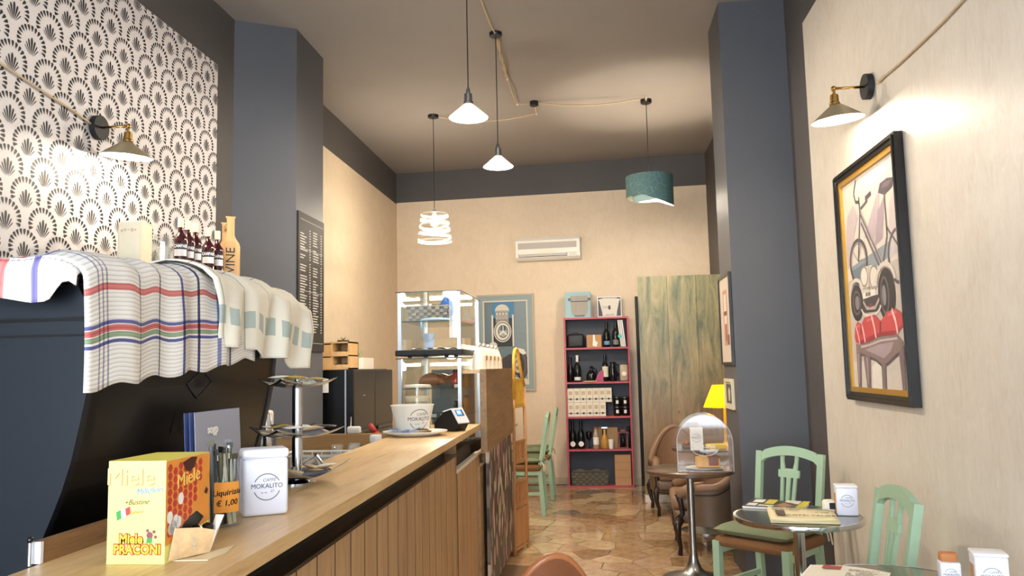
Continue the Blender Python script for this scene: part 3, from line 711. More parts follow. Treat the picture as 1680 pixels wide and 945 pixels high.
# raised end block, patterned panel below
bpart(G().b2((-.706, 4.785, .95), (-.668, 6.25, 1.445)), 'raised_board', OAKD)
bpart(G().b2((-.832, 4.90, 1.42), (-.706, 6.25, 1.442)), 'raised_ledge', OAK)
bpart(G().b2((-.832, 6.22, .09), (-.706, 6.25, 1.42)), 'end_board', OAKD)
bpart(G().b2((-1.24, 4.82, .09), (-.72, 6.24, .86)), 'case_plinth', OAKD)
def feather_mat():
    m, nt, b = newmat('patterned_panel'); tc = N(nt, 'ShaderNodeTexCoord'); mp = N(nt, 'ShaderNodeMapping'); mp.inputs['Scale'].default_value = (1, 20, 8.0)
    nt.links.new(tc.outputs['Object'], mp.inputs['Vector'])
    no = N(nt, 'ShaderNodeTexNoise', i_Scale=1.3, i_Detail=2.0); nt.links.new(mp.outputs[0], no.inputs['Vector'])
    ad = N(nt, 'ShaderNodeMix', data_type='RGBA', blend_type='LINEAR_LIGHT'); ad.inputs[0].default_value = .25; nt.links.new(mp.outputs[0], ad.inputs[6]); nt.links.new(no.outputs['Color'], ad.inputs[7])
    v = N(nt, 'ShaderNodeTexVoronoi', feature='F1', i_Scale=1.0, i_Randomness=.9); nt.links.new(ad.outputs[2], v.inputs['Vector'])
    rp = N(nt, 'ShaderNodeValToRGB'); rp.color_ramp.interpolation = 'CONSTANT'; e = rp.color_ramp.elements
    e[0].color = srgb('#5a504a'); e[1].position = .25; e[1].color = srgb('#cbbaa4')
    for p, c in ((.42, '#7d7066'), (.54, '#b0686f'), (.66, '#554b45'), (.80, '#e6dccd'), (.92, '#7b4a4f')): k = e.new(p); k.color = srgb(c)
    sp = N(nt, 'ShaderNodeSeparateColor'); nt.links.new(v.outputs['Color'], sp.inputs[0]); nt.links.new(sp.outputs[0], rp.inputs[0])
    ds = N(nt, 'ShaderNodeMapRange'); ds.inputs[1].default_value = .48; ds.inputs[2].default_value = .66; nt.links.new(v.outputs['Distance'], ds.inputs[0])
    mx = N(nt, 'ShaderNodeMix', data_type='RGBA'); mx.inputs[7].default_value = srgb('#4a4036'); nt.links.new(ds.outputs[0], mx.inputs[0]); nt.links.new(rp.outputs[0], mx.inputs[6]); nt.links.new(mx.outputs[2], b.inputs['Base Color']); b.inputs['Roughness'].default_value = .55
    return m
bpart(G().b2((-.70, 4.93, .09), (-.682, 6.25, .948)), 'patterned_panel', feather_mat(), label='panel printed with a feather pattern in grey, white and rose')
# upstand on the service side with its white end cap
up_ = bpart(G().b2((-1.02, 1.37, 1.12), (-.998, 1.72, 1.158)), 'upstand', wood('oak_dark', '#8a6540', '#a57b50', '#5f4228', 'Y', 5, .4))
bpart(G().b2((-1.021, 1.362, 1.121), (-.997, 1.37, 1.159)), 'upstand_end_cap', WHITE, up_)
# return board on the service side, facing the viewer
t = thing('back_worktop', 'oak work surface and return board behind the bar', 'worktop', (-1.5, 3.8, 0))
def wpart(g, n, m): o = g.obj(n, m, t); o.location = (1.5, -3.8, 0); return o
wpart(G().b2((-1.95, 4.72, .30), (-1.26, 4.755, 1.075)), 'return_board', wood('oak_return', '#a9814f', '#c09763', '#7d5b38', 'X', 5, .45))
wpart(G().b2((-2.0, 1.0, .86), (-1.16, 4.72, .90)), 'work_surface', STEEL)
wpart(G().b2((-1.95, 1.05, 0), (-1.20, 4.70, .86)), 'carcass', MATS['dark_carcass'])

# ================================================================ glass display cases
GLZ = glass('display_glass', (.96, .985, .97, 1), .01, .04)
def case(name, label, x0, x1, y0, y1, z0, z1, shelves, base_h, loc):
    t = thing(name, label, 'display case', loc); ox, oy, oz = loc
    L_ = lambda g, n, m, **kw: (lambda o: (setattr(o, 'location', (-ox, -oy, -oz)), o)[1])(g.obj(n, m, t, **kw))
    for px, py in ((x0, y0), (x1, y0), (x0, y1), (x1, y1)): L_(G().b2((px - .011, py - .009, z0 + base_h), (px + .011, py + .009, z1)), 'corner_post', ALU)
    L_(G().rbox(((x0 + x1) / 2, (y0 + y1) / 2, z0 + base_h / 2), (x1 - x0 + .05, y1 - y0 + .05, base_h), .006), 'base_tray', MBLACK)
    for a, b_, n in (((x0 + .011, y0 - .003, z0 + base_h), (x1 - .011, y0 + .003, z1), 'front_pane'), ((x0 - .003, y0 + .01, z0 + base_h), (x0 + .003, y1 - .01, z1), 'side_pane'), ((x1 - .003, y0 + .01, z0 + base_h), (x1 + .003, y1 - .01, z1), 'side_pane'), ((x0 - .02, y0 - .02, z1), (x1 + .02, y1 + .02, z1 + .006), 'top_pane')):
        L_(G().b2(a, b_), n, GLZ)
    L_(G().b2((x0 - .021, y0 - .022, z1 + .0005), (x1 + .021, y0 - .02, z1 + .0065)).b2((x1 + .02, y0 - .02, z1 + .0005), (x1 + .022, y1 + .02, z1 + .0065)), 'top_edge', mat('dark_glass_edge', '#3c4a48', .2))
    for zs in shelves:
        L_(G().b2((x0 + .01, y0 + .01, zs), (x1 - .01, y1 - .01, zs + .006)), 'glass_shelf', GLZ)
        L_(G().b2((x0 + .01, y0 + .008, zs), (x1 - .01, y0 + .01, zs + .006)), 'shelf_edge', MATS['dark_glass_edge'])
    return t
c1 = case('glass_display_case', 'lower glass display case standing behind the bar end', -1.21, -.838, 4.84, 5.60, .90, 1.515, (1.15, 1.33), .07, (-1.02, 5.22, .90))
c2 = case('glass_display_case', 'upper glass display case with a woven basket, on top of the other', -1.21, -.838, 4.84, 5.60, 1.535, 1.925, (1.745,), .036, (-1.02, 5.22, 1.535))
for k, x in enumerate((-1.15, -1.05, -.92, -.86)):
    o = G().cone((x + 1.02, -.37, -.012), (x + 1.02, -.37, 0), .012, .014, 12).obj('foot', MBLACK, c2)
# the case light: LED bar under the top of the lower case
led = G().b2((-.15, .34, .575), (.15, .36, .595)).obj('light_bar', mat('led_bar', '#fff2d0', .4, emit=(1, .86, .6, 1), estr=14), c1)
point_light('case_light', (0, .33, .565), 3.0, parent=c1, radius=.05)
led2 = G().b2((-.15, .34, .36), (.15, .36, .375)).obj('light_bar', MATS['led_bar'], c2)
point_light('case_light', (0, .33, .345), 11.0, parent=c2, radius=.05)
# things in the cases
def wicker(name, c_, d_):
    if name in MATS: return MATS[name]
    m, nt, b = newmat(name); tc = N(nt, 'ShaderNodeTexCoord'); br = N(nt, 'ShaderNodeTexBrick', i_Scale=22.0, i_Mortar_Size=.02); br.inputs['Color1'].default_value = srgb(c_); br.inputs['Color2'].default_value = srgb(d_); br.inputs['Mortar'].default_value = srgb('#3b3432')
    mp = N(nt, 'ShaderNodeMapping'); mp.inputs['Rotation'].default_value = (R(90), 0, 0); nt.links.new(tc.outputs['Object'], mp.inputs['Vector']); nt.links.new(mp.outputs[0], br.inputs['Vector']); nt.links.new(br.outputs['Color'], b.inputs['Base Color'])
    bp = N(nt, 'ShaderNodeBump', i_Strength=.6, i_Distance=.004); nt.links.new(br.outputs['Fac'], bp.inputs['Height']); nt.links.new(bp.outputs[0], b.inputs['Normal']); b.inputs['Roughness'].default_value = .7; MATS[name] = m; return m
def strip_basket(loc, w, d, h, rows, cols, m1, m2, label, fl=1.12, ms=None):
    """basket woven of flat strips: each weave block is modelled"""
    t = thing('woven_basket', label, 'basket', loc); g = G(); k_ = lambda z: 1 + (fl - 1) * z / h
    for s, n in ((0, cols), (1, max(2, int(cols * d / w)))):
        for side in (-1, 1):
            for r in range(rows):
                for c in range(n):
                    z0, z1 = h * r / rows, h * (r + 1) / rows; z = (z0 + z1) / 2; kk = k_(z); out = .004 if (r + c) % 2 else -.002
                    if s == 0: x = (-w / 2 + w * (c + .5) / n) * kk; ce = (x, side * (d / 2 * kk + out), z); dm = (w / n * kk * .96, .006, h / rows * .92)
                    else: y = (-d / 2 + d * (c + .5) / n) * kk; ce = (side * (w / 2 * kk + out), y, z); dm = (.006, d / n * kk * .96, h / rows * .92)
                    g.cur = (r * 3 + c * 5) % 2; g.box(ce, dm)
    g.obj('woven_sides', [m1, m2], t)
    G().box((0, 0, .004), (w, d, .006)).obj('bottom', m1, t)
    kk = k_(h); g = G(); g.tube([(w / 2 * kk, d / 2 * kk, h), (-w / 2 * kk, d / 2 * kk, h), (-w / 2 * kk, -d / 2 * kk, h), (w / 2 * kk, -d / 2 * kk, h)], .008, 8, closed=True); g.obj('rim', m1, t)
    return t
strip_basket((-1.06, 5.05, 1.7525), .24, .16, .095, 5, 10, mat('grey_strip', '#8d8681', .6), mat('taupe_strip', '#a3988e', .6), 'grey woven basket on the top shelf of the display case')
t = thing('cork_jar', 'small round wooden box in the grey basket', 'box', (-1.02, 5.07, 1.763)); G().lathe([(.035, 0), (.035, .085), (1e-5, .085)]).obj('body', PINE, t, smooth=40); G().lathe([(.038, .085), (.038, .105), (1e-5, .105)]).obj('lid', OAKD, t, smooth=40)
BLUEP = mat('blue_wrapper', '#3f66b0', .35, var=.25, scale=30)
def crumple(name, loc, r, m, label, cat, seed, rz=0, sq=(1, 1, .7)):
    rn = random.Random(seed); g = G(); g.ell((0, 0, r * sq[2]), (r * sq[0], r * sq[1], r * sq[2]), 14, 9); g.v = [tuple(c * (1 + rn.uniform(-.16, .16)) for c in v[:2]) + (max(0, v[2] * (1 + rn.uniform(-.12, .12))),) for v in g.v]
    return g.obj(name, m, None, smooth=30, loc=loc, rz=rz, label=label, cat=cat)
crumple('candy_bag', (-.955, 5.05, 1.77), .045, BLUEP, 'crumpled blue wrapper bag sticking out of the grey basket', 'bag', 4, sq=(1, .8, 1.5))
LILAC = mat('pale_lilac_card', '#c5cbe6', .5)
t = thing('small_bucket', 'pale lilac tin bucket on the lower shelf of the upper display case', 'bucket', (-1.06, 5.0, 1.578)); G().shell([(.026, 0), (.04, .1), (.041, .1), (.027, .002)], n=20).obj('body', LILAC, t, smooth=40); G().lathe([(1e-5, .001), (.026, .001)]).obj('bottom', LILAC, t); G().tube([(-.04, 0, .095), (-.03, -.03, .06), (0, -.043, .045), (.03, -.03, .06), (.04, 0, .095)], .002, 6).obj('handle', ALU, t)
for k, (x, y, rz) in enumerate(((-1.10, 4.98, .3), (-.99, 4.95, -.2), (-.93, 5.05, .4))):
    g = G(); g.grid(lambda u, v: ((u - .5) * .13, (v - .5) * .09, .006 + .008 * abs(sin(u * 5 + v * 3 + k))), 8, 6); g.obj('tissue_sheet', mat('pale_blue_tissue', '#cfdcf0', .6), None, True, loc=(x, y, 1.5715), rz=rz, label=('left', 'middle', 'right')[k] + ' pale blue tissue sheet lying in the upper display case', cat='paper', group='tissue sheets in the display case')
t = thing('paper_bow', 'pale blue gift bow on the glass shelf below the basket front', 'bow', (-1.0, 4.92, 1.7525)); 
g = G(); g.tube([(-.09, 0, .006), (-.04, .004, .012), (.02, 0, .012), (.09, .004, .006)], .009, 8); g.obj('ribbon', mat('pale_blue_ribbon', '#b9d2ec', .4), t, True); g = G(); g.tube([(-.09, -.0, .006), (-.092, -.004, -.02), (-.088, 0, -.06)], .008, 8); g.obj('ribbon_tail', MATS['pale_blue_ribbon'], t, True)
# pastry, board and small jars in the lower case
t = thing('slate_board', 'dark slate board standing at the back of the lower display case', 'board', (-1.0, 5.5, .972)); G().box((0, 0, .24), (.30, .012, .47)).obj('slab', mat('slate', '#85888c', .5, var=.1), t)
PAST = mat('baked_crust', '#9a5a30', .5, var=.35, scale=40, bump=.3)
for k, (x, y, z, s_) in enumerate(((-1.06, 5.06, 1.336, .06), (-.93, 5.16, 1.336, .045), (-1.04, 5.26, 1.336, .05))):
    g = G(); g.tube([(s_ * 1.3 * cos(a), s_ * .6 * sin(a), .022 + .03 * sin(a)) for a in [R(10 + 160 * i / 10) for i in range(11)]], [s_ * (.2 + .5 * sin(pi * i / 10)) for i in range(11)], 10)
    g.v = [(a, b, max(0, c)) for a, b, c in g.v]; g.obj('croissant', PAST, None, True, loc=(x, y, z), label=('left front', 'right front', 'rear')[k] + ' brown croissant on the shelf of the lower display case', cat='pastry', group='croissants in the lower display case')
for k, (x, y, z, c, h) in enumerate(((-.875, 4.95, 1.156, '#2c2a2a', .10), (-.88, 5.08, 1.156, '#3d3a36', .10), (-.875, 5.3, 1.156, '#c07a3c', .12), (-.885, 4.97, 1.336, '#b23c2e', .11), (-.88, 5.12, 1.336, '#2f2c2c', .12), (-.88, 5.34, 1.336, '#c98d2e', .11))):
    nm = {'#2c2a2a': 'black', '#3d3a36': 'grey', '#c07a3c': 'amber', '#b23c2e': 'red', '#2f2c2c': 'ink black', '#c98d2e': 'yellow'}[c]
    t = thing('small_jar', nm + ' filled glass jar on a shelf of the lower display case', 'jar', (x, y, z)); G().lathe([(.022, 0), (.024, .004), (.024, h * .7), (.016, h * .8), (.016, h * .85), (1e-5, h * .85)], n=16).obj('body', mat('jar_' + nm.replace(' ', '_'), c, .15), t, True); G().lathe([(.018, h * .85), (.018, h), (1e-5, h)], n=16).obj('lid', BLACK, t, smooth=40)
for k, (x, y, z) in enumerate(((-.86, 4.9, 1.336), (-.862, 4.9, 1.156), (-.86, 4.95, .972), (-1.02, 4.9, 1.156), (-.95, 4.9, 1.156))):
    G().box((0, 0, .01), (.045, .004, .02), rx=-.2).obj('price_tag', PAPER, None, loc=(x, y, z), label='small white price tag ' + ('on the upper shelf', 'at the right of the middle shelf', 'on the floor', 'at the left of the middle shelf', 'in the middle of the middle shelf')[k] + ' of the lower display case', cat='price tag', group='price tags in the display case')

# white bags in a row on the raised ledge
BAGW = mat('white_paper_bag', '#f4efe4', .6, var=.05, scale=30)
for k in range(5):
    y = 5.22 + .21 * k; t = thing('paper_bag', ('nearest', 'second nearest', 'middle', 'second farthest', 'farthest')[k] + ' white paper bag in the row on the raised bar end', 'bag', (-.77, y, 1.4425), 0, 'white paper bags on the raised bar end'); hgt = .15
    g = G(); g.grid(lambda u, v: ((.05 * (1 - .75 * v ** 3)) * cos(2 * pi * u), .085 * sin(2 * pi * u) * (1 - .1 * v), hgt * v), 20, 8); g.obj('bag_body', BAGW, t, True)
    g = G(); g.grid(lambda u, v: (.012 * (v - .5) + .01 * sin(u * 14), (u - .5) * .15, hgt - .005 + .03 * v * (1 - (2 * u - 1) ** 4 * .6)), 16, 3); g.obj('crimped_top', BAGW, t, True)
    G().box((.047, 0, .075), (.003, .07, .03)).obj('label_band', mat('ochre_label', '#cf9a4a', .6), t)

# bentwood rack beyond the bar end
RAT = mat('golden_rattan', '#d9a93e', .5, var=.15, scale=30); RATW = wood('rack_wood', '#b78150', '#c9965f', '#8d6039', 'Z', 4, .5)
t = thing('bentwood_rack', 'golden bentwood magazine rack with slatted bins beyond the bar end', 'rack', (-.70, 6.46, 0), R(-14))
def hoop(x):
    p = [(x, -.15, 0)] + [(x, -.15 + .01 * k, .3 * k) for k in range(1, 5)] + [(x, -.07 - .06 * cos(a) + .04, 1.5 + .10 * sin(a)) for a in [R(10 + 160 * k / 10) for k in range(11)]] + [(x, .14, 1.3), (x, .15, .8), (x, .155, 0)]
    return p
for x in (-.11, .06):
    hp = hoop(x); hi = [p for p in hp if p[2] >= 1.2]; G().tube([p for p in hp[:6] if p[2] <= 1.2], .013, 8).obj('leg', RATW, t, True); G().tube(hi, .014, 8).obj('bent_hoop', RAT, t, True); G().tube([(x, .142, 1.3), (x, .15, .8), (x, .155, 0)], .013, 8).obj('leg', RATW, t, True)
for z0, hh in ((1.14, .22), (.70, .17), (.36, .20)):
    m_ = RAT if z0 > 1 else RATW
    b_ = G().b2((-.11, -.15, z0 - .012), (.06, .15, z0)).b2((-.11, -.15, z0 + hh - .02), (-.095, .15, z0 + hh)).b2((.05, -.15, z0 + hh - .02), (.065, .15, z0 + hh)).b2((.05, -.15, z0 - .01), (.065, .15, z0 + .02)).obj('bin', m_, t)
    for k in range(9): G().b2((.053, -.145 + .033 * k, z0), (.061, -.13 + .033 * k, z0 + hh)).obj('slat', m_, b_)
G().b2((.052, -.15, .06), (.062, .15, .34)).obj('lower_board', RATW, t); G().b2((-.11, -.15, .03), (.06, .15, .05)).obj('bottom_board', RATW, t)

# ================================================================ espresso machine
NAVY = mat('navy_black_steel', '#131a22', 0.45, 0.2, var=.05, scale=5)
BRONZ = mat('black_bronze_steel', '#0f0d0a', 0.36, 0.4)
mach = thing('espresso_machine', 'large black espresso machine half covered by tea towels', 'coffee machine', (-1.4, 2.05, .90))
mo = Vector((-1.4, 2.05, .90))
def mpart(g, n, m, **kw): o = g.obj(n, m, mach, **kw); o.location = -mo; return o
MY0, MY1, MZT = 1.555, 2.52, 1.64
prof = [(-1.175, .98), (-1.145, 1.10), (-1.118, 1.165), (-1.098, 1.215), (-1.079, 1.276), (-1.063, 1.349), (-1.048, 1.424), (-1.043, 1.49), (-1.045, 1.55), (-1.053, 1.60), (-1.075, MZT)]
side = prof + [(-1.74, MZT), (-1.74, .98)]
mpart(G().prism(side, (0, MY0, 0), (1, 0, 0), (0, 0, 1), (0, .02, 0)), 'end_panel', NAVY)
mpart(G().prism(side, (0, MY1 - .02, 0), (1, 0, 0), (0, 0, 1), (0, .02, 0)), 'end_panel', NAVY)
g = G()
for (x0, z0), (x1, z1) in zip(prof[:-1], prof[1:]): g.add([(x0 - .004, MY0 + .02, z0), (x0 - .004, MY1 - .02, z0), (x1 - .004, MY1 - .02, z1), (x1 - .004, MY0 + .02, z1)], [(0, 1, 2, 3)])
mpart(g, 'customer_panel', BRONZ, smooth=True)
mpart(G().b2((-1.72, MY0 + .02, 1.0), (-1.2, MY1 - .02, MZT - .02)), 'body', MBLACK)
mpart(G().b2((-1.73, MY0 + .01, MZT - .02), (-1.085, MY1 - .01, MZT)), 'cup_tray', STEEL)
mpart(G().b2((-1.70, MY0 - .0015, 1.567), (-1.048, MY0 + .001, 1.575)).b2((-1.70, MY0 - .0015, 1.535), (-1.046, MY0 + .001, 1.540)), 'end_slot', DRK)
g = G(); rz_ = MZT + .035
g.tube([(-1.70, MY0 + .03, rz_), (-1.115, MY0 + .03, rz_), (-1.115, MY1 - .03, rz_), (-1.70, MY1 - .03, rz_)], .008, 8, closed=True)
for x, y in ((-1.115, MY0 + .05), (-1.115, 2.04), (-1.115, MY1 - .05), (-1.68, MY0 + .05), (-1.68, MY1 - .05)): g.cone((x, y, MZT - .005), (x, y, rz_), .006, n=8)
mpart(g, 'cup_rail', CHROME, smooth=40)
for x, y in ((-1.25, 1.62), (-1.25, 2.45), (-1.68, 1.62), (-1.68, 2.45)): mpart(G().cone((x, y, .90), (x, y, 1.0), .03, .024, 14), 'foot', BLACK, smooth=40)
# engraved diamond and lettering on the customer panel
def onprof(z):
    for (x0, z0), (x1, z1) in zip(prof[:-1], prof[1:]):
        if z0 <= z <= z1: return x0 + (x1 - x0) * (z - z0) / (z1 - z0) - .003
ENG = mat('engraving_black', '#030303', .5)
P4 = [Vector((onprof(z), y, z)) for y, z in ((1.965, 1.425), (2.04, 1.463), (2.10, 1.430), (2.03, 1.388))]
g = G(); [g.tube([P4[k], P4[(k + 1) % 4]], .0022, 6) for k in range(4)]; mpart(g, 'engraved_diamond', ENG)
Vp = Vector((onprof(1.46) - onprof(1.39), 0, .07)).normalized()
o = text_mesh('engraved_mark', 'Nell', .03, plane_M(Vector((onprof(1.426) + .001, 2.033, 1.426)), (0, 1, 0), Vp), ENG, mach, shear=.2); o.location = -mo
Vp2 = Vector((onprof(1.36) - onprof(1.28), 0, .08)).normalized()
o = text_mesh('engraved_letters', "LUNA'", .075, plane_M(Vector((onprof(1.32) + .001, 2.03, 1.325)), (0, 1, 0), Vp2), ENG, mach, shear=.12, sx=.8, space=1.25); o.location = -mo
# small knob at the near bottom of the machine
t = thing('hinge_knob', 'tiny black knob at the near end of the bar upstand', 'knob', (-1.01, 1.352, 1.12)); G().cone((0, 0, 0), (0, 0, .04), .003, n=8).obj('stem', ALU, t); G().ell((0, 0, .045), (.006, .006, .006)).obj('ball', BLACK, t, True)

# ---------------------------------------------------------------- tea towels
def interp(tab, x):
    if x <= tab[0][0]: return tab[0][1]
    for (a, b), (c, d) in zip(tab[:-1], tab[1:]):
        if x <= c: return b + (d - b) * (x - a) / (c - a)
    return tab[-1][1]
def ramp_stripes(nt, sock, stops, base):
    """constant colour ramp over 0..1"""
    rp = N(nt, 'ShaderNodeValToRGB'); rp.color_ramp.interpolation = 'CONSTANT'; e = rp.color_ramp.elements
    e[0].color = base; e[0].position = 0; e[1].position = stops[0][0]; e[1].color = stops[0][2]; k = e.new(stops[0][1]); k.color = base
    for a, b, c in stops[1:]:
        k = e.new(a); k.color = c; k = e.new(b); k.color = base
    nt.links.new(sock, rp.inputs[0]); return rp
def towel_mat(name, base, vstops, ustops, weave=True):
    m, nt, b = newmat(name); uv = N(nt, 'ShaderNodeUVMap'); sp = N(nt, 'ShaderNodeSeparateXYZ'); nt.links.new(uv.outputs[0], sp.inputs[0])
    W_ = (1, 1, 1, 1)
    conv = lambda st: [(a, b_, srgb(c)) for a, b_, c in st]
    r1 = ramp_stripes(nt, sp.outputs[1], conv(vstops), W_)
    r2 = ramp_stripes(nt, sp.outputs[0], conv(ustops), W_)
    mu = N(nt, 'ShaderNodeMix', data_type='RGBA', blend_type='MULTIPLY'); mu.inputs[0].default_value = 1; nt.links.new(r1.outputs[0], mu.inputs[6]); nt.links.new(r2.outputs[0], mu.inputs[7])
    m2 = N(nt, 'ShaderNodeMix', data_type='RGBA', blend_type='MULTIPLY'); m2.inputs[0].default_value = 1; m2.inputs[6].default_value = srgb(base); nt.links.new(mu.outputs[2], m2.inputs[7])
    last = m2.outputs[2]
    wv = N(nt, 'ShaderNodeTexWave', bands_direction='Y', i_Scale=22.0, i_Distortion=.6); nt.links.new(uv.outputs[0], wv.inputs['Vector'])
    if weave:
        m3 = N(nt, 'ShaderNodeMix', data_type='RGBA', blend_type='MULTIPLY'); mr = N(nt, 'ShaderNodeMapRange'); mr.inputs[1].default_value = .0; mr.inputs[2].default_value = .35; mr.inputs[3].default_value = .72; mr.inputs[4].default_value = 1.0; nt.links.new(wv.outputs['Fac'], mr.inputs[0])
        m3.inputs[0].default_value = 1; nt.links.new(last, m3.inputs[6]); nt.links.new(mr.outputs[0], m3.inputs[7]); last = m3.outputs[2]
    nt.links.new(last, b.inputs['Base Color']); b.inputs['Roughness'].default_value = .85
    bp = N(nt, 'ShaderNodeBump', i_Strength=.35, i_Distance=.002); nt.links.new(wv.outputs['Fac'], bp.inputs['Height']); nt.links.new(bp.outputs[0], b.inputs['Normal'])
    MATS[name] = m; return m
# UV: u = metres along the machine / 1.3, v = metres of cloth from the back / .8
T1 = towel_mat('striped_tea_towel', '#efeae2', [(.425, .447, '#ee8f8f'), (.507, .521, '#8d88c8'), (.652, .674, '#e68a8a'), (.772, .783, '#6a6fb0'), (.789, .806, '#dd7a7a'), (.812, .828, '#9cb898'), (.834, .845, '#6a6fb0')],
               [(.028, .034, '#a9a4c0'), (.040, .046, '#a9a4c0'), (.052, .058, '#a9a4c0'), (.145, .151, '#5b63a8'), (.215, .221, '#4a4c74'), (.285, .291, '#5b63a8'), (.355, .361, '#4a4c74'), (.425, .437, '#8d92c8'), (.5, .506, '#5b63a8')])
outl = [(81, 418), (118, 416), (152, 420), (203, 430), (250, 431), (283, 439), (326, 453), (370, 463), (400, 470), (430, 482), (460, 505)]
ridge1 = [(q.y, q.z) for q in (onX(px, py, -1.125) for px, py in outl)]
bot1 = [(q.y, q.z) for q in (onX(px, py, -1.022) for px, py in ((133, 643), (180, 634), (240, 622), (300, 613), (350, 605), (405, 590)))]
TY0, TY1 = 1.505, 2.30
rn1 = random.Random(5)
def wob(y, z, k=1.0): return k * (.006 * sin(y * 31 + z * 9) + .004 * sin(y * 57 + 1.3 + z * 17) + .003 * sin(y * 13 + z * 40))
g = G()
def top1(u, v):      # v 0 back -> 1 ridge
    y = TY0 + (TY1 - TY0) * u; zr = interp(ridge1, y); x = -1.62 + (.495) * v
    z = MZT + .045 + (zr - MZT - .045) * max(0, min(1, (v - .15) / .85)) ** 1.3 + wob(y, x, .8)
    return (Vector((x, y, z)), ((y - TY0) / 1.3, .52 * v))
g.grid(top1, 44, 14)
def hang1(u, v):
    y = TY0 + (TY1 - TY0) * u; zr = interp(ridge1, y) + wob(y, -1.125, .8); zb = interp(bot1, y) + .006 * sin(y * 40)
    a = min(1, v / .22) * pi / 2; zt = zr - .05
    if v < .22: x = -1.125 + .095 * sin(a); z = zt + .05 * cos(a)
    else: x = -1.03 + .006 * sin((v - .22) * 2.5); z = zt + (zb - zt) * (v - .22) / .78
    fold = wob(y, 0, 1) * min(1, v * 2.0) + .012 * math.exp(-((y - 1.60) / .03) ** 2) * v
    return (Vector((x + fold, y, z)), ((y - TY0) / 1.3, .52 + .46 * v))
g.grid(hang1, 44, 26)
flo = [(q.x, q.z) for q in (onY(px, py, TY0 - .004) for px, py in ((-40, 480), (0, 488), (50, 497), (75, 495), (90, 489), (97, 476), (104, 466), (113, 461), (122, 462), (131, 470), (137, 478)))]
def flap1(u, v):
    x = -1.62 + .585 * u
    if x <= -1.125: zt = top1(0, (x + 1.62) / .495)[0].z
    else:
        s_ = min(1, (x + 1.125) / .095); zr = interp(ridge1, TY0) + wob(TY0, -1.125, .8); zt = zr - .05 + .05 * sqrt(max(0, 1 - s_ * s_))
    zl = min(interp(flo, x), zt - .001)
    y = TY0 - .012 * sin(min(1, v * 3) * pi / 2) - .006 * sin(x * 40) * v
    return (Vector((x, y, zt + (zl - zt) * v)), (-(zt - zl) * v / 1.3, .52 * (x + 1.62) / .495))
g.grid(flap1, 40, 8)
o = g.obj('tea_towel', T1, None, True, label='white tea towel with red, blue and green stripes over the coffee machine', cat='towel')
sd = o.modifiers.new('thickness', 'SOLIDIFY'); sd.thickness = .003; sd.offset = 1
# second towel: cream with a row of grey-green squares
def check_mat():
    m, nt, b = newmat('checked_tea_towel'); uv = N(nt, 'ShaderNodeUVMap'); sp = N(nt, 'ShaderNodeSeparateXYZ'); nt.links.new(uv.outputs[0], sp.inputs[0])
    def pulse(sock, per, w_, off=0):
        a = N(nt, 'ShaderNodeMath', operation='ADD'); a.inputs[1].default_value = off; nt.links.new(sock, a.inputs[0])
        d = N(nt, 'ShaderNodeMath', operation='MODULO'); d.inputs[1].default_value = per; nt.links.new(a.outputs[0], d.inputs[0])
        l = N(nt, 'ShaderNodeMath', operation='LESS_THAN'); l.inputs[1].default_value = w_; nt.links.new(d.outputs[0], l.inputs[0]); return l.outputs[0]
    def mul(a, b_): x = N(nt, 'ShaderNodeMath', operation='MULTIPLY'); nt.links.new(a, x.inputs[0]); nt.links.new(b_, x.inputs[1]); return x.outputs[0]
    row = N(nt, 'ShaderNodeValToRGB'); row.color_ramp.interpolation = 'CONSTANT'; e = row.color_ramp.elements; e[0].color = (0, 0, 0, 1); e[1].position = .72; e[1].color = (1, 1, 1, 1); k = e.new(.84); k.color = (0, 0, 0, 1); nt.links.new(sp.outputs[1], row.inputs[0])
    sq = mul(row.outputs[0], pulse(sp.outputs[0], .066, .046, 1.0))
    mx = N(nt, 'ShaderNodeMix', data_type='RGBA'); mx.inputs[6].default_value = srgb('#efe8d6'); mx.inputs[7].default_value = srgb('#b3c0b8'); nt.links.new(sq, mx.inputs[0])
    ln = pulse(sp.outputs[0], .17, .006, 1.0); m2 = N(nt, 'ShaderNodeMix', data_type='RGBA'); m2.inputs[7].default_value = srgb('#6d8479'); f = N(nt, 'ShaderNodeMath', operation='MULTIPLY'); f.inputs[1].default_value = .55; nt.links.new(ln, f.inputs[0]); nt.links.new(f.outputs[0], m2.inputs[0]); nt.links.new(mx.outputs[2], m2.inputs[6])
    l2 = N(nt, 'ShaderNodeValToRGB'); l2.color_ramp.interpolation = 'CONSTANT'; e = l2.color_ramp.elements; e[0].color = (0, 0, 0, 1); e[1].position = .45; e[1].color = (1, 1, 1, 1); k = e.new(.457); k.color = (0, 0, 0, 1); nt.links.new(sp.outputs[1], l2.inputs[0])
    m3 = N(nt, 'ShaderNodeMix', data_type='RGBA'); m3.inputs[7].default_value = srgb('#b08a7c'); nt.links.new(l2.outputs[0], m3.inputs[0]); nt.links.new(m2.outputs[2], m3.inputs[6])
    nt.links.new(m3.outputs[2], b.inputs['Base Color']); b.inputs['Roughness'].default_value = .85
    n = N(nt, 'ShaderNodeTexNoise', i_Scale=60.0); nt.links.new(uv.outputs[0], n.inputs['Vector']); bp = N(nt, 'ShaderNodeBump', i_Strength=.3, i_Distance=.003); nt.links.new(n.outputs['Fac'], bp.inputs['Height']); nt.links.new(bp.outputs[0], b.inputs['Normal'])
    return m
T2 = check_mat()
ridge2 = ridge1 + [(q.y, q.z) for q in (onX(480, 535, -1.06), onX(492, 562, -1.02))]
bot2 = [(q.y, q.z) for q in (onX(px, py, -1.0) for px, py in ((300, 548), (345, 564), (390, 571), (425, 574), (433, 586), (478, 588), (488, 604)))]
U0, U1 = 1.98, 2.70
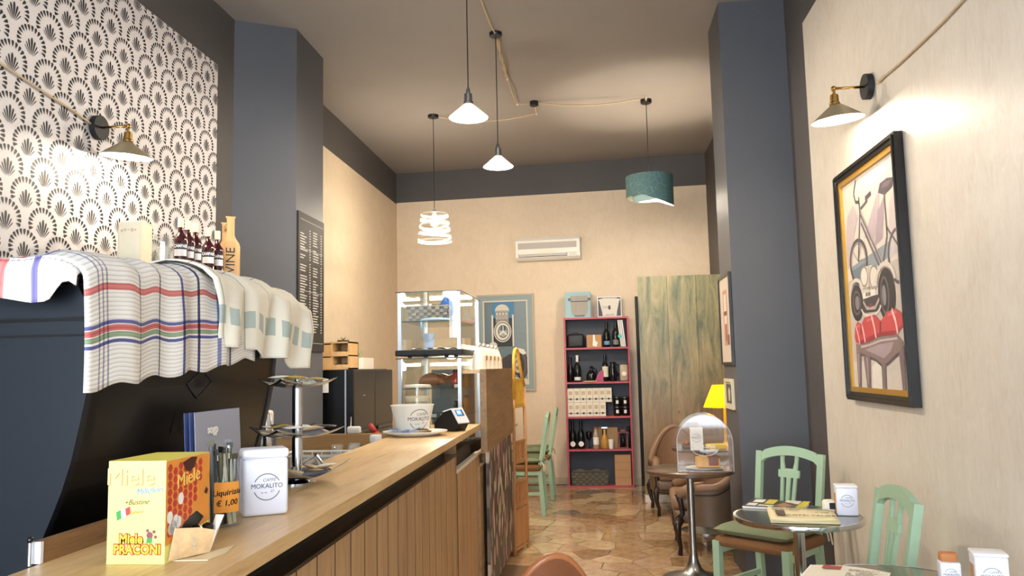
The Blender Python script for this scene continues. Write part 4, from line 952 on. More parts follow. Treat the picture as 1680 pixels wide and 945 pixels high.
rid2 = [(q.y, q.z) for q in (onX(px, py, -1.125) for px, py in ((283, 437), (326, 451), (370, 461), (400, 468), (430, 480), (455, 500), (476, 530)))]
g = G()
def top2(u, v):
    y = U0 - .22 * (1 - u) * 0 + (U1 - U0) * u; zr = interp(rid2, y) + .010; x = -1.60 + .475 * v; zb = MZT + .065 + min(0, (2.50 - y) * .5 if y > 2.5 else 0)
    z = zb + (zr - zb) * max(0, min(1, (v - .1) / .9)) ** 1.2 + wob(y * 1.1 + 2, x, .9)
    return (Vector((x, y, z)), (y - U0, .40 * v))
g.grid(top2, 36, 12)
def hang2(u, v):
    y = U0 + (U1 - U0) * u; y += .10 * v * (1 - u) * 0.9                                   # left edge runs diagonally
    yy = U0 + (U1 - U0) * u; zr = interp(rid2, yy) + .010 + wob(yy * 1.1 + 2, -1.125, .9); zb = interp(bot2, y); zt = zr - .05; a = min(1, v / .25) * pi / 2
    if v < .25: x = -1.125 + .115 * sin(a); z = zt + .05 * cos(a)
    else: x = -1.01 + .01 * sin(v * 4); z = zt + (zb - zt) * (v - .25) / .75
    x += wob(y + .4, 0, 1.4) * min(1, v * 2) + .014 * sin(y * 36) * v * v
    return (Vector((x, y, z)), (yy - U0, .40 + .6 * v))
g.grid(hang2, 44, 24)
o = g.obj('tea_towel', T2, None, True, label='cream tea towel with grey-green squares over the machine corner', cat='towel'); sd = o.modifiers.new('thickness', 'SOLIDIFY'); sd.thickness = .003; sd.offset = 1

# ================================================================ wall shelf with bottles
t = thing('wall_shelf', 'black wall shelf behind the coffee machine holding bottles', 'shelf', (-2.35, 3.9, 1.955))
G().b2((-.22, -.53, 0), (.205, 1.02, .03)).obj('board', MBLACK, t); [G().b2((-.218, y, -.16), (-.19, y + .03, 0)).b2((-.2, y, -.03), (.1, y + .03, 0)).obj('bracket', MBLACK, t) for y in (-.45, .2, .8)]
SZ = 1.986
CAMP = mat('dark_red_bitter', '#3a0a12', .12, spec=.7, coat=.4); CAPW = mat('cream_bottle_cap', '#e6d9bd', .45); LABW = mat('white_label', '#eceaea', .5)
camp_y = []
def bitter(loc, label, rz=0):
    t = thing('bitter_bottle', label, 'bottle', loc, rz, 'red bitter bottles on the wall shelf')
    G().lathe([(.033, 0), (.0365, .004), (.0365, .178), (.034, .196), (.022, .214), (.0145, .228), (.0135, .262), (1e-5, .262)], n=28).obj('glass_body', CAMP, t, smooth=50)
    G().lathe([(.0165, .252), (.0165, .300), (.015, .303), (1e-5, .303)], n=20).obj('cap', CAPW, t, smooth=50)
    lb = G(); lb.grid(lambda u, v: (.0372 * cos(R(-115 + 110 * u)), .0372 * sin(R(-115 + 110 * u)), .094 + .036 * v), 14, 1); lb.obj('label', LABW, t, True)
    lb = G(); lb.grid(lambda u, v: (.0372 * cos(R(-125 + 130 * u)), .0372 * sin(R(-125 + 130 * u)), .132 + .030 * v), 14, 1); p = lb.obj('brand_label', mat('navy_label', '#1b1f33', .4), t, True)
    m = text_mesh('brand_lettering', 'CAMPARI', .0235, Matrix.Identity(4), LABW, None, bold=.0009, depth=.0002, sx=.78)
    for v in m.data.vertices:
        a = R(-60) + v.co.x / .0374; v.co = Vector(((.0376 + v.co.z) * cos(a), (.0376 + v.co.z) * sin(a), .147 + v.co.y))
    m.parent = p
    return t
bpx = [(297, 356), (309, 361), (321, 366), (342, 371), (357, 377)]
ords = ('bottle of dark red bitter next to the glass storage jar', 'second dark red bitter bottle counted from the glass jar', 'third dark red bitter bottle counted from the glass jar', 'dark red bitter bottle, second from the wooden wine carrier', 'dark red bitter bottle standing next to the wooden wine carrier')
b0 = None
for (px, py), lb in zip(bpx, ords):
    q = onX(px, py, -2.2)
    if b0 is None: b0 = bitter((-2.2, q.y, SZ), lb)
    else: dup(b0, (-2.2, q.y, SZ), None, lb)
q = onX(332, 384, -2.31); dup(b0, (-2.315, 4.36, SZ), None, 'dark red bitter bottle half hidden behind the front row')
# wooden WINE carrier
q = onX(375, 460, -2.17); t = thing('wine_carrier', 'pale wooden bottle carrier with the word WINE on its side', 'bottle carrier', (-2.2, onX(376, 420, -2.2).y, SZ), R(33))
sil = [(-.055, 0), (.055, 0), (.055, .225), (.05, .245), (.03, .275), (.022, .295), (.022, .395), (.03, .41), (-.03, .41), (-.022, .395), (-.022, .295), (-.03, .275), (-.05, .245), (-.055, .225)]
for y in (-.055, .16): G().prism(sil, (0, y, 0), (1, 0, 0), (0, 0, 1), (0, .012, 0)).obj('side_panel', PINE, t)
G().b2((-.05, -.045, .0), (.05, .16, .012)).obj('bottom', PINE, t); G().b2((-.013, -.045, .355), (.013, .16, .385)).obj('handle_bar', PINE, t)
text_mesh('lettering', 'WINE', .075, plane_M(Vector((0.002, -.0555, .125)), (0, 0, 1), (-1, 0, 0)), INK, t, sx=1.0)
q = onX(228, 400, -2.2); t = thing('napkin_pack', 'cream wrapped paper pack on the wall shelf', 'pack', (-2.22, q.y, SZ))
G().rbox((0, 0, .105), (.12, .115, .21), .016, seg=3).obj('pack_body', mat('cream_wrap', '#efe0c0', .5, var=.05), t, True)
g = G(); [g.b2((x, -.0583, .155 + .004 * (k % 3)), (x + .012, -.0579, .168 + .004 * (k % 2))) for k, x in enumerate((-.04, -.024, -.006, .012, .028))]; g.obj('faded_print', mat('faded_red_print', '#e0b8a0', .6), t)
q = onX(268, 400, -2.2); t = thing('storage_jar', 'clear faceted glass storage jar on the wall shelf', 'jar', (-2.2, q.y, SZ))
G().shell([(.050, .003), (.052, .01), (.052, .15), (.043, .165), (.043, .178), (.046, .18)], n=14).obj('glass_body', glass('jar_glass', (.93, .95, .93, 1), .03, .08, .08), t, smooth=20); G().lathe([(1e-5, 0), (.05, 0), (.05, .005), (1e-5, .005)], n=14).obj('bottom', MATS['jar_glass'], t); G().shell([(.034, .01), (.036, .12)], n=14).obj('inner_glass', MATS['jar_glass'], t)

# ================================================================ menu board on the pillar
t = thing('menu_board', 'tall dark menu board with columns of white print on the pillar', 'menu board', (-2.188, 5.935, 2.13))
G().b2((.0, -.277, -.523), (.012, .28, .523)).obj('board', mat('menu_board_black', '#23211f', .6), t)
g = G(); rn = random.Random(2); MI = mat('menu_print', '#b9b6ae', .6)
for z in (.47, .27 - .02, -.07, -.46): g.b2((.0122, -.24, z), (.0125, .25, z + .003))
for (zt, n) in ((.40, 12), (.14, 14), (-.11, 14)):
    for c0, c1 in ((-.24, -.09), (.03, .16)):
        for k in range(n):
            z = zt - k * .0205
            if rn.random() < .92: g.b2((.0122, c0, z), (.0125, c0 + (c1 - c0) * rn.uniform(.45, 1), z + .008))
            g.b2((.0122, c1 + .04, z), (.0125, c1 + .065, z + .008))
g.obj('printed_lines', MI, t)

# ================================================================ fridge and what stands on it
BLK = mat('black_fridge_steel', '#0b0b0c', .25); BLKB = mat('brushed_dark_steel', '#3b3732', .28, .85, var=.12, scale=30, stretch=(8, 8, 1))
t = thing('fridge', 'black four-door fridge behind the bar', 'fridge', (-2.28, 6.98, 0)); FX0, FX1 = -.28, .25
G().b2((FX0, -.62, .04), (FX1, .62, 1.465)).obj('cabinet', BLK, t)
for y0, y1 in ((-.62, -.003), (.003, .62)):
    for z0, z1 in ((.06, .93), (.955, 1.46)):
        d = G().rbox((FX1 + .03, (y0 + y1) / 2, (z0 + z1) / 2), (.05, y1 - y0 - .004, z1 - z0), .006).obj('door', BLKB, t)
        G().b2((FX1 + .056, y0 + .06, .935 if z0 > .5 else .90), (FX1 + .066, y1 - .06, .965 if z0 > .5 else .925)).obj('handle', BLK, d)
G().b2((FX0, -.622, .06), (FX1 + .05, -.6205, 1.46)).obj('side_panel', BLK, t); G().b2((FX1 - .02, -.626, .05), (FX1 - .008, -.62, 1.46)).obj('door_trim', ALU, t)
G().b2((FX1 + .0556, -.36, 1.24), (FX1 + .0562, -.30, 1.25)).obj('badge', ALU, t)
for x, y in ((-.2, -.5), (.2, -.5), (-.2, .5), (.2, .5)): G().cone((x, y, 0), (x, y, .05), .02, n=10).obj('foot', BLACK, t)
G().b2((0, 0, 0), (.05, .002, .11)).obj('paper_note', PAPER, None, loc=(-2.235, 6.354, 1.28), label='white paper note stuck on the side of the black fridge', cat='note')
t = thing('bottle_crate', 'pale wooden crate with small bottles lying in compartments on the fridge', 'crate', (-2.235, 6.75, 1.467))
cw, cd, chh = .28, .26, .235
g = G(); g.b2((-cw / 2, -cd / 2, 0), (cw / 2, cd / 2, .012)).b2((-cw / 2, -cd / 2, chh - .012), (cw / 2, cd / 2, chh)).b2((-cw / 2, -cd / 2, 0), (-cw / 2 + .012, cd / 2, chh)).b2((cw / 2 - .012, -cd / 2, 0), (cw / 2, cd / 2, chh)).b2((-cw / 2, cd / 2 - .01, 0), (cw / 2, cd / 2, chh)); g.obj('crate_body', PINE, t)
G().b2((-cw / 2, -cd / 2, .112), (cw / 2, cd / 2, .122)).obj('middle_shelf', PINE, t); G().b2((-.02, -cd / 2, .012), (-.008, cd / 2, chh - .012)).obj('divider', PINE, t)
for z in (.012, .122):
    G().b2((-cw / 2 + .012, -cd / 2 - .001, z), (-.02, -cd / 2 + .009, z + .09)).obj('front_board', PINE, t)
    for k in range(3): G().b2((-.008, -cd / 2 - .001, z), (.128, -cd / 2 + .008, z + .03)).obj('front_slat', PINE, t) if k == 0 else None
for z in (.0305, .1405):
    for k in range(3):
        G().cone((.02 + .042 * k, -.115, z), (.02 + .042 * k, .08, z), .0185, n=14).obj('mini_bottle', mat('dark_bottle_glass', '#141010', .1), None, smooth=40, loc=(-2.235, 6.75, 1.467), label=('left', 'middle', 'right')[k] + ' small dark bottle in the ' + ('lower' if z < .1 else 'upper') + ' compartment of the pale crate', cat='bottle', group='small bottles in the crate')
LEAF = mat('succulent_leaf', '#6f8f4e', .5, var=.2, scale=20)
def tuft(parent, n, h, r, m, seed, name='leaf'):
    rn = random.Random(seed)
    for k in range(n):
        a = 2 * pi * k / n + rn.uniform(-.3, .3); rr = r * rn.uniform(.5, 1.1); hh = h * rn.uniform(.6, 1.1); g = G()
        g.grid(lambda u, v: ((rr * v ** 1.5) * cos(a) - (u - .5) * .014 * (1 - v) * sin(a), (rr * v ** 1.5) * sin(a) + (u - .5) * .014 * (1 - v) * cos(a), hh * v - .25 * hh * v ** 4), 2, 5); g.obj(name, m, parent, True)
t = thing('potted_succulent', 'tiny green succulent in a glass dish on the wooden crate', 'plant', (-2.18, 6.72, 1.703)); G().shell([(.05, 0), (.055, .03)], n=20).obj('dish', GLASS, t, True); G().lathe([(1e-5, .0), (.05, .0), (.05, .015), (1e-5, .018)], n=20).obj('soil', mat('potting_soil', '#4a3a2c', .9), t); tuft(t, 10, .07, .05, LEAF, 1)
t = thing('white_planter', 'white rectangular planter with a spiky plant on the fridge', 'plant', (-2.13, 7.05, 1.467)); G().b2((-.08, -.16, 0), (.08, .16, .10)).obj('trough', mat('white_planter', '#eee6d8', .5), t)
tuft(t, 9, .17, .07, mat('grey_green_leaf', '#a7b08e', .6), 8)
for c_ in [c for c in t.children if c.name.startswith('leaf')]: c_.location = (0, 0, .09)

# ================================================================ on the bar top
BT = 1.1205
def mokalito(parent, O, U, V, s, ring=True):
    """round cafe emblem: broken ring, two words, little cup"""
    M = plane_M(O, U, V); U, V = Vector(U).normalized(), Vector(V).normalized(); W_ = U.cross(V); O = Vector(O)
    for a0, a1 in ((R(25), R(155)), (R(200), R(340))):
        g = G()
        P = circ(s, 26, a0, a1); Q = circ(s * .93, 26, a0, a1)
        for k in range(25): g.add([O + U * p[0] + V * p[1] + W_ * .0003 for p in (P[k], P[k + 1], Q[k + 1], Q[k])], [(0, 1, 2, 3)])
        g.obj('emblem_arc', GREYINK, parent)
    g = G()
    for sx, sy, ww, hh in ((.34, -.38, .22, .03), (.34, -.30, .03, .14), (.50, -.30, .03, .14), (.42, -.22, .18, .02), (-.35, -.42, .16, .05), (-.08, -.42, .16, .05)):
        g.flat([(s * (sx - ww / 2), s * (sy - hh / 2)), (s * (sx + ww / 2), s * (sy - hh / 2)), (s * (sx + ww / 2), s * (sy + hh / 2)), (s * (sx - ww / 2), s * (sy + hh / 2))], O + W_ * .0003, U, V)
    g.obj('emblem_cup_and_line', GREYINK, parent, kind='stuff')
    text_mesh('emblem_word', 'MOKALITO', s * .48, plane_M(O + W_ * .0002 + V * s * .06, U, V), INK, parent, sx=.95, depth=.0002)
    text_mesh('emblem_word', 'CAFFÈ', s * .34, plane_M(O + W_ * .0002 + V * s * .5 + U * s * .15, U, V), GREYINK, parent, shear=.25, depth=.0002)
# --- yellow sweets box
YEL = mat('pale_yellow_card', '#f3ea86', .45, var=.05, scale=60); YELS = mat('lemon_card', '#f5e65a', .45)
a = onZ(174, 926, BT); b_ = onZ(270, 926, BT); bw = (b_ - a).length; bh = .179; bd = .145
t = thing('sweets_box', 'yellow cardboard honey sweets box with a torn dispenser opening', 'box', (a + b_) / 2, 0)
sy = Vector((.05, 1, 0)).normalized()                              # side direction
poly = [(-bw / 2, 0), (bw / 2, 0), (bw / 2 + sy.x * bd, sy.y * bd), (-bw / 2 + sy.x * bd, sy.y * bd)]
G().prism(poly, (0, 0, 0), (1, 0, 0), (0, 1, 0), (0, 0, bh)).obj('carton', YEL, t)
G().flat([(p[0], p[1]) for p in poly], (0, 0, bh + .0005), (1, 0, 0), (0, 1, 0)).obj('top_flap', YELS, t)
RED = mat('honey_red_print', '#c23a2b', .5, var=.2, scale=40); ORG = mat('honey_orange_print', '#e9953a', .5, var=.2, scale=30)
so = Vector((bw / 2, 0, 0)); SW_ = sy.cross(Vector((0, 0, 1)))     # outward normal of the side
sp_ = G().flat([(.0, .03), (bd, .05), (bd, bh - .001), (0, bh - .001)], so + SW_ * .0004, sy, (0, 0, 1)).obj('side_print', ORG, t)
g = G()
for i in range(7):
    for j in range(9):
        u = .012 + i * .0165; v = .05 + j * .0143 + (.007 if i % 2 else 0)
        if v + .008 < bh and u / bd + (1 - v / bh) * .55 < .92 and u + .008 < bd: g.flat([(u + .0075 * cos(R(60 * k)), v + .0075 * sin(R(60 * k))) for k in range(6)], so + SW_ * .0007, sy, (0, 0, 1))
g.obj('honeycomb_print', RED, sp_)
g = G(); rn = random.Random(4)
for k in range(7): g.flat(circ(.009, 12, c=(rn.uniform(.01, .05), rn.uniform(.05, .12)), ry=.011), so + SW_ * .0009, sy, (0, 0, 1))
g.obj('blossom_print', PAPER, sp_)
g = G(); g.flat([(.05, .13 + .04), (.06, .155), (.075, .15), (.09, .158), (.10, .175), (.08, .177)], so + SW_ * .0010, sy, (0, 0, 1)); g.obj('dark_print', mat('dark_brown_print', '#4a1d12', .5), sp_)
G().flat([(.125, .105), (.135, .1), (.14, .108), (.133, .115)], so + SW_ * .001, sy, (0, 0, 1)).obj('dark_print', MATS['dark_brown_print'], sp_)
text_mesh('side_word', 'Miele', .036, plane_M(so + SW_ * .0011 + sy * .072 + Vector((0, 0, .140)), sy + Vector((0, 0, .12)), (0, 0, 1)), mat('gold_print', '#f2cf62', .4), sp_)
FW = (0, -1, 0)
fp = lambda x, z, tilt=0: plane_M(Vector((x, -.0005, z)), (1, 0, tilt), (-tilt, 0, 1))
text_mesh('front_word_shadow', 'Miele', .042, fp(-.0108, .1488), mat('tan_print', '#b98d3e', .5), t, depth=.0001)
text_mesh('front_word', 'Miele', .042, plane_M(Vector((-.0125, -.0009, .1503)), (1, 0, 0), (0, 0, 1)), mat('pale_cream_print', '#ecd98e', .5), t, depth=.0001)
text_mesh('front_word', 'Millefiori', .014, fp(.024, .127, .12), mat('sky_blue_print', '#5f93cf', .5), t, shear=.2)
text_mesh('front_word', '+Bustine', .013, fp(.0, .107, .04), mat('brown_print', '#6b4a20', .5), t, shear=.3)
text_mesh('front_word', 'Italiano', .009, fp(.0, .090, .1), MATS['tan_print'], t, shear=.3)
for k, c in enumerate(('#3f9a4a', '#f4f2ea', '#c93b3b')):
    G().flat([(-.036 + .0085 * k, .075 + .004 * k), (-.0275 + .0085 * k, .079 + .004 * k), (-.029 + .0085 * k, .094 + .003 * k), (-.038 + .0085 * k, .090 + .003 * k)], (0, -.0006, 0), (1, 0, 0), (0, 0, 1)).obj('flag_stripe', mat('flag_' + str(k), c, .5), t)
REDP = mat('crimson_print', '#b4331f', .5)
for w_, z, s_ in (('Miele', .043, .0225), ('PRACONI', .025, .0225)):
    sx = .9
    text_mesh('brand_outline', w_, s_, fp(-.009 if w_ == 'Miele' else .003, z), REDP, t, bold=.0022, sx=sx)
    text_mesh('brand_word', w_, s_, plane_M(Vector((-.009 if w_ == 'Miele' else .003, -.0011, z)), (1, 0, 0), (0, 0, 1)), mat('signal_yellow_print', '#f0c83a', .5), t, bold=.0006, sx=sx, depth=.0001)
g = G(); [g.flat(circ(r, 10, c=(x, z)), (0, -.0010, 0), (1, 0, 0), (0, 0, 1)) for x, z, r in ((.026, .050, .006), (.034, .056, .003), (.037, .047, .003), (.022, .058, .003))]; g.obj('bee_mark', mat('wine_print', '#8e4a5a', .5), t)
G().flat([(.02, .036), (.03, .037), (.031, .046), (.021, .045)], (0, -.0011, 0), (1, 0, 0), (0, 0, 1)).obj('bee_mark', MATS['flag_0'], t)
# torn opening: dark hole and two bent-out flaps
hole = G().flat([(.03, .028), (.085, .035), (.125, .06), (.10, .075), (.075, .068), (.055, .058), (.04, .045)], so + SW_ * .0012, sy, (0, 0, 1)).obj('opening', DRK, sp_)
def sheet(parent, name, m, pts_, th=.0012):
    P = [Vector(p) for p in pts_]; n = (P[1] - P[0]).cross(P[2] - P[0]).normalized() * th; g = G(); k = len(P)
    g.add([*P, *[p + n for p in P]], [tuple(range(k)), tuple(range(2 * k - 1, k - 1, -1))] + [(i, (i + 1) % k, k + (i + 1) % k, k + i) for i in range(k)]); return g.obj(name, m, parent)
S = lambda u, v, o_: so + sy * u + SW_ * o_ + Vector((0, 0, v))
sheet(t, 'torn_flap', mat('daisy_card', '#dcb98a', .5, var=.35, scale=70), [S(.008, .004, .002), S(.085, .003, .036), S(.09, .042, .045), S(.06, .052, .03), S(.02, .058, .006)])
sheet(t, 'torn_flap', PAPER, [S(.085, .003, .036), S(.13, .02, .01), S(.135, .062, .02), S(.11, .066, .05), S(.09, .042, .046)])
g = G(); [g.flat(circ(.005, 9, c=(0, 0), ry=.003), S(.05, .026, .0235) + Vector((.007 * cos(a), -.006 * cos(a), .011 * sin(a))), sy, (0, 0, 1)) for a in [R(45 * k) for k in range(8)]]; g.obj('flower_print', PAPER, t)
for k in range(4):
    p = S(.07 + .012 * k, .034 + .006 * (k % 2), .008 + .004 * k)
    crumple('black_sweet', t.location + p + Vector((0, 0, -.004)), .011, mat('black_foil', '#15110f', .25), ('lowest', 'second lowest', 'second highest', 'highest')[k] + ' black wrapped sweet in the torn opening of the yellow box', 'sweet', 20 + k)
# flat envelope in front of the box
e0 = [onZ(*p, BT) for p in ((282, 921), (386, 895), (372, 907), (341, 920))]
q = [(p.x - e0[0].x, p.y - e0[0].y) for p in e0]
t = thing('card_flap', 'flat piece of brown card lying beside the yellow box', 'card', (e0[0].x, e0[0].y, BT)); G().prism([q[0], q[3], q[2], q[1], (q[0][0] + .03, q[0][1] + .03)], (0, 0, 0), (1, 0, 0), (0, 1, 0), (0, 0, .002)).obj('sheet', mat('cream_card', '#dcc9a2', .6), t)
# --- jar of liquorice sticks
jc = onZ(370, 868, BT); jc = Vector((jc.x - .022, jc.y + .035, BT)); jr, jh = .040, .135
t = thing('glass_jar', 'open glass jar of liquorice sticks with an orange handwritten note', 'jar', jc)
JG = glass('thin_jar_glass', (.95, .97, .95, 1), .02, .05)
G().shell([(1e-4, .002), (jr * .9, .002), (jr, .01), (jr, jh * .62), (jr * .8, jh * .82), (jr * .72, jh), (jr * .75, jh + .004)], n=28).obj('glass_body', JG, t, True)
nt_ = G(); nt_.grid(lambda u, v: ((jr + .0015) * cos(R(-92 + 76 * u)), (jr + .0015) * sin(R(-92 + 76 * u)), .034 + .064 * v), 12, 1); note = nt_.obj('sticky_note', mat('orange_note', '#f2a03a', .6), t, True)
for w_, z, s_ in (('Liquirizia', .076, .0165), ('€ 1,00', .054, .0165)):
    m = text_mesh('handwriting', w_, s_, Matrix.Identity(4), INK, None, bold=.0003, depth=.0001, shear=.1)
    for v in m.data.vertices: an = R(-54) + v.co.x / jr; v.co = Vector(((jr + .0022) * cos(an), (jr + .0022) * sin(an), z + v.co.y + v.co.x * .06))
    m.parent = note
rn = random.Random(9); WR = [mat('stick_wrap_' + n, c, .25) for n, c in (('black', '#1a1a1c'), ('clear', '#b9b49c'), ('grey', '#5a5c60'), ('olive', '#4b4a34'))]
st0 = {}
for k in range(14):
    an = 2 * pi * k / 14; rr = .022 * (0.45 if k % 3 == 0 else 1); b0_ = Vector((rr * cos(an), rr * sin(an), .006)); d = Vector((rn.uniform(-.09, .09), rn.uniform(-.09, .09), 1)).normalized(); L_ = rn.uniform(.14, .178)
    s = thing('liquorice_stick', '%s wrapped liquorice stick standing in the glass jar' % ('black', 'clear', 'grey', 'olive')[k % 4], 'sweet', jc + b0_, 0, 'liquorice sticks in the jar')
    G().cone((0, 0, 0), d * L_ * .96, .0055, n=8).obj('wrapper', WR[k % 4], s, smooth=40); G().box(d * L_, (.014, .003, .012), rz=rn.uniform(0, 3)).obj('crimped_end', WR[(k + 1) % 4], s)
# --- white tin
a = onZ(397, 850, BT); b_ = onZ(473, 843, BT); u = (b_ - a); wT = u.length; u.normalize(); nrm_ = Vector((u.y, -u.x, 0)); c = (a + b_) / 2 - nrm_ * .038
t = thing('white_tin', 'white coffee tin with a round cafe emblem on the bar', 'tin', c, atan2(u.y, u.x))
TINW = mat('white_tin_enamel', '#e4e4f0', .35)
G().rbox((0, 0, .066), (wT, .076, .132), .009, seg=3).obj('tin_body', TINW, t, True); G().rbox((0, 0, .142), (wT + .003, .079, .022), .008, seg=3).obj('lid', mat('white_tin_lid', '#efeef4', .3), t, True)
mokalito(t, (.003, -.0383, .066), (1, 0, 0), (0, 0, 1), .031)
# --- grey leaflets leaning behind the jar
cA, cB = onX(326, 683, -.985), onX(397, 673, -.985)
t = thing('leaflet_stack', 'small stack of grey leaflets standing against the coffee machine', 'leaflets', (-.985, cA.y, BT))
for k in range(3): G().box((-.008 * k - .006, .125 - .01 * k, .118), (.0015, .25, .235), ry=-.05).obj('leaflet', mat('grey_leaflet', '#a3a6b5', .5) if k == 0 else mat('blue_leaflet', '#4a5a92', .5), t)
text_mesh('leaflet_mark', 'sogp', .03, plane_M(Vector((.0005, .075, .19)), (0, 1, 0), (-.05, 0, 1)), PAPER, t, bold=.001)

# --- three-tier chrome stand
sc_ = Vector((-.905, 2.35, BT))
t = thing('tiered_stand', 'three-tier chrome stand with square curled dishes', 'tiered stand', sc_)
def dish(g, z, hd, dip, base):
    def f(u, v):
        x, y = (u - .5) * 2, (v - .5) * 2; X, Y_ = (x - y) * hd / 2, (x + y) * hd / 2
        cor = (abs(x) * abs(y)) ** 1.4; edge = max(abs(x), abs(y)); return (X, Y_, z + .012 * edge ** 2 + dip * cor)
    g.grid(f, 20, 20)
for z, hd, dip, nm in ((.014, .165, .045, 'dish'), (.135, .150, .022, 'dish'), (.282, .125, .020, 'dish')):
    g = G(); dish(g, z, hd, dip, 0); o = g.obj(nm, CHROME, t, True); sd = o.modifiers.new('thickness', 'SOLIDIFY'); sd.thickness = .0015
G().cone((0, 0, .0), (0, 0, .30), .0155, n=24).obj('column', CHROME, t, smooth=40); G().lathe([(.055, 0), (.055, .004), (.03, .012), (1e-5, .012)]).obj('foot_ring', CHROME, t, smooth=40)
G().ell((0, 0, .305), (.008, .008, .01)).obj('finial', CHROME, t, True)
SACH = [mat('sachet_' + n, c, .5, var=.12, scale=60) for n, c in (('brown', '#b08f5c'), ('white', '#e6e1d4'), ('black', '#1d1a18'), ('gold', '#b59a3e'), ('tan', '#cbb07f'), ('blue', '#8fa8d8'), ('pale', '#dfe3ee'))]
def pillow_mesh(w, d, h):
    g = G(); 
    for s in (1, -1): g.grid(lambda u, v: ((u - .5) * w, (v - .5) * d, h / 2 + s * h / 2 * (1 - abs(2 * u - 1) ** 3) * (1 - abs(2 * v - 1) ** 3)), 6, 6)
    return g
pm = {}
def sachet(loc, rz, tilt, mi, label, group, dims=(.058, .03, .007)):
    if (mi, dims) not in pm: pm[(mi, dims)] = pillow_mesh(*dims).mesh('sugar_sachet', SACH[mi], True)
    o = bpy.data.objects.new('sugar_sachet', pm[(mi, dims)]); COL.objects.link(o); o.location = loc; o.rotation_euler = (tilt[0], tilt[1], rz); return tag(o, label, 'sachet', group)
rn = random.Random(12)
names = ('brown', 'white', 'black', 'gold', 'tan', 'blue', 'pale')
for z, n, r0, r1, pal, tier in ((.032, 9, .05, .10, (0, 1, 4, 0, 4), 'bottom'), (.153, 10, .045, .095, (1, 2, 3, 1, 0), 'middle'), (.299, 5, .035, .07, (3, 1, 3, 1), 'top')):
    for k in range(n):
        an = 2 * pi * k / n + rn.uniform(-.2, .2); rr = rn.uniform(r0, r1); mi = pal[k % len(pal)]
        sachet(sc_ + Vector((rr * cos(an), rr * sin(an), z + .004 + rn.uniform(0, .012))), rn.uniform(0, 6.3), (rn.uniform(-.15, .15), rn.uniform(-.2, .2)), mi, '%s sachet lying in the %s dish of the chrome stand' % (names[mi], tier), 'sachets on the chrome stand, %s tier' % tier)

# --- plate with sachets, white bucket, glass jar, card reader
pc = onZ(677, 713, BT); pc = Vector((-.925, 4.0, BT))
t = thing('saucer_plate', 'white oval plate with blue and white sachets on the bar', 'plate', pc)
g = G().shell([(1e-4, .006), (.10, .006), (.125, .012), (.165, .022), (.168, .024), (.166, .02), (.125, .006), (.11, 0), (1e-4, 0)], n=48); g.v = [(x * .98, y * .86, z) for x, y, z in g.v]; g.obj('plate_body', mat('white_china', '#efeee9', .2), t, True)
rn = random.Random(21)
for k in range(16):
    x = rn.uniform(-.11, .10); y = rn.uniform(-.10, -.04); mi = rn.choice((5, 6, 6, 5)) if x < .02 else rn.choice((4, 4, 0))
    sachet(pc + Vector((x, y, .014 + .006 * (k % 4))), rn.uniform(0, 6.3), (rn.uniform(-.3, .3), rn.uniform(-.3, .3)), mi, '%s sachet on the white plate on the bar' % names[mi], 'sachets on the white plate', (.05, .03, .006))
bc = Vector((-.945, 4.03, BT + .0065)); t = thing('white_bucket', 'white tapered ice bucket with the cafe emblem standing on the plate', 'bucket', bc)
bh_ = .142
G().shell([(1e-4, .003), (.078, .003), (.080, .006), (.108, bh_), (.111, bh_), (.111, bh_ + .004), (.106, bh_ + .004), (.076, .008), (1e-4, .008)], n=48).obj('bucket_body', mat('white_plastic_bucket', '#ece9de', .35), t, smooth=50)
# emblem bent round the bucket
def bend(o, ang0, rfun, z0):
    for v in o.data.vertices: r_ = rfun(z0 + v.co.y) + v.co.z; a_ = ang0 + v.co.x / rfun(z0); v.co = Vector((r_ * cos(a_), r_ * sin(a_), z0 + v.co.y))
rf = lambda z: .0805 + (.108 - .080) * (z - .006) / (bh_ - .006) + .0006
before = set(t.children); mokalito(t, (0, 0, 0), (1, 0, 0), (0, 1, 0), .052)
for o in [c for c in t.children if c not in before]:
    bmx = bmesh.new(); bmx.from_mesh(o.data); bmesh.ops.subdivide_edges(bmx, edges=[e for e in bmx.edges if e.calc_length() > .012], cuts=3); bmx.to_mesh(o.data); bmx.free(); bend(o, R(-55), rf, .075)
gj = Vector((-.975, 4.28, BT)); t = thing('storage_jar', 'low glass jar with a pale lid behind the white bucket', 'jar', gj)
G().shell([(1e-4, .002), (.06, .002), (.068, .012), (.068, .17), (.062, .2), (.062, .235)], n=32).obj('glass_body', JG, t, True); G().lathe([(.068, .235), (.072, .238), (.072, .248), (1e-5, .252)], n=32).obj('lid', CREAM, t, smooth=40); G().shell([(.0665, .16), (.0665, .19)], n=32).obj('filling_line', mat('pale_sugar', '#cfc6a6', .7), t)
tr = Vector((-.79, 4.28, BT)); t = thing('card_reader', 'black and white card payment terminal on the bar', 'card reader', tr, R(-30))
sidep = [(-.085, 0), (.06, 0), (.085, .04), (.035, .115), (-.02, .10), (-.085, .045)]
G().prism(sidep, (0, -.042, 0), (1, 0, 0), (0, 0, 1), (0, .084, 0)).obj('body', BLACK, t)
G().prism([(.035, .115), (.085, .04), (.09, .045), (.04, .121)], (0, -.044, 0), (1, 0, 0), (0, 0, 1), (0, .088, 0)).obj('face_frame', WHITE, t)
G().prism([(-.022, .10), (.035, .115), (.034, .121), (-.024, .106)], (0, -.044, 0), (1, 0, 0), (0, 0, 1), (0, .088, 0)).obj('top_shell', WHITE, t)
fd = Vector((.05, 0, -.075)).normalized(); fn = Vector((.075, 0, .05)).normalized(); fo = Vector((.04, 0, .121)) + fn * .0006
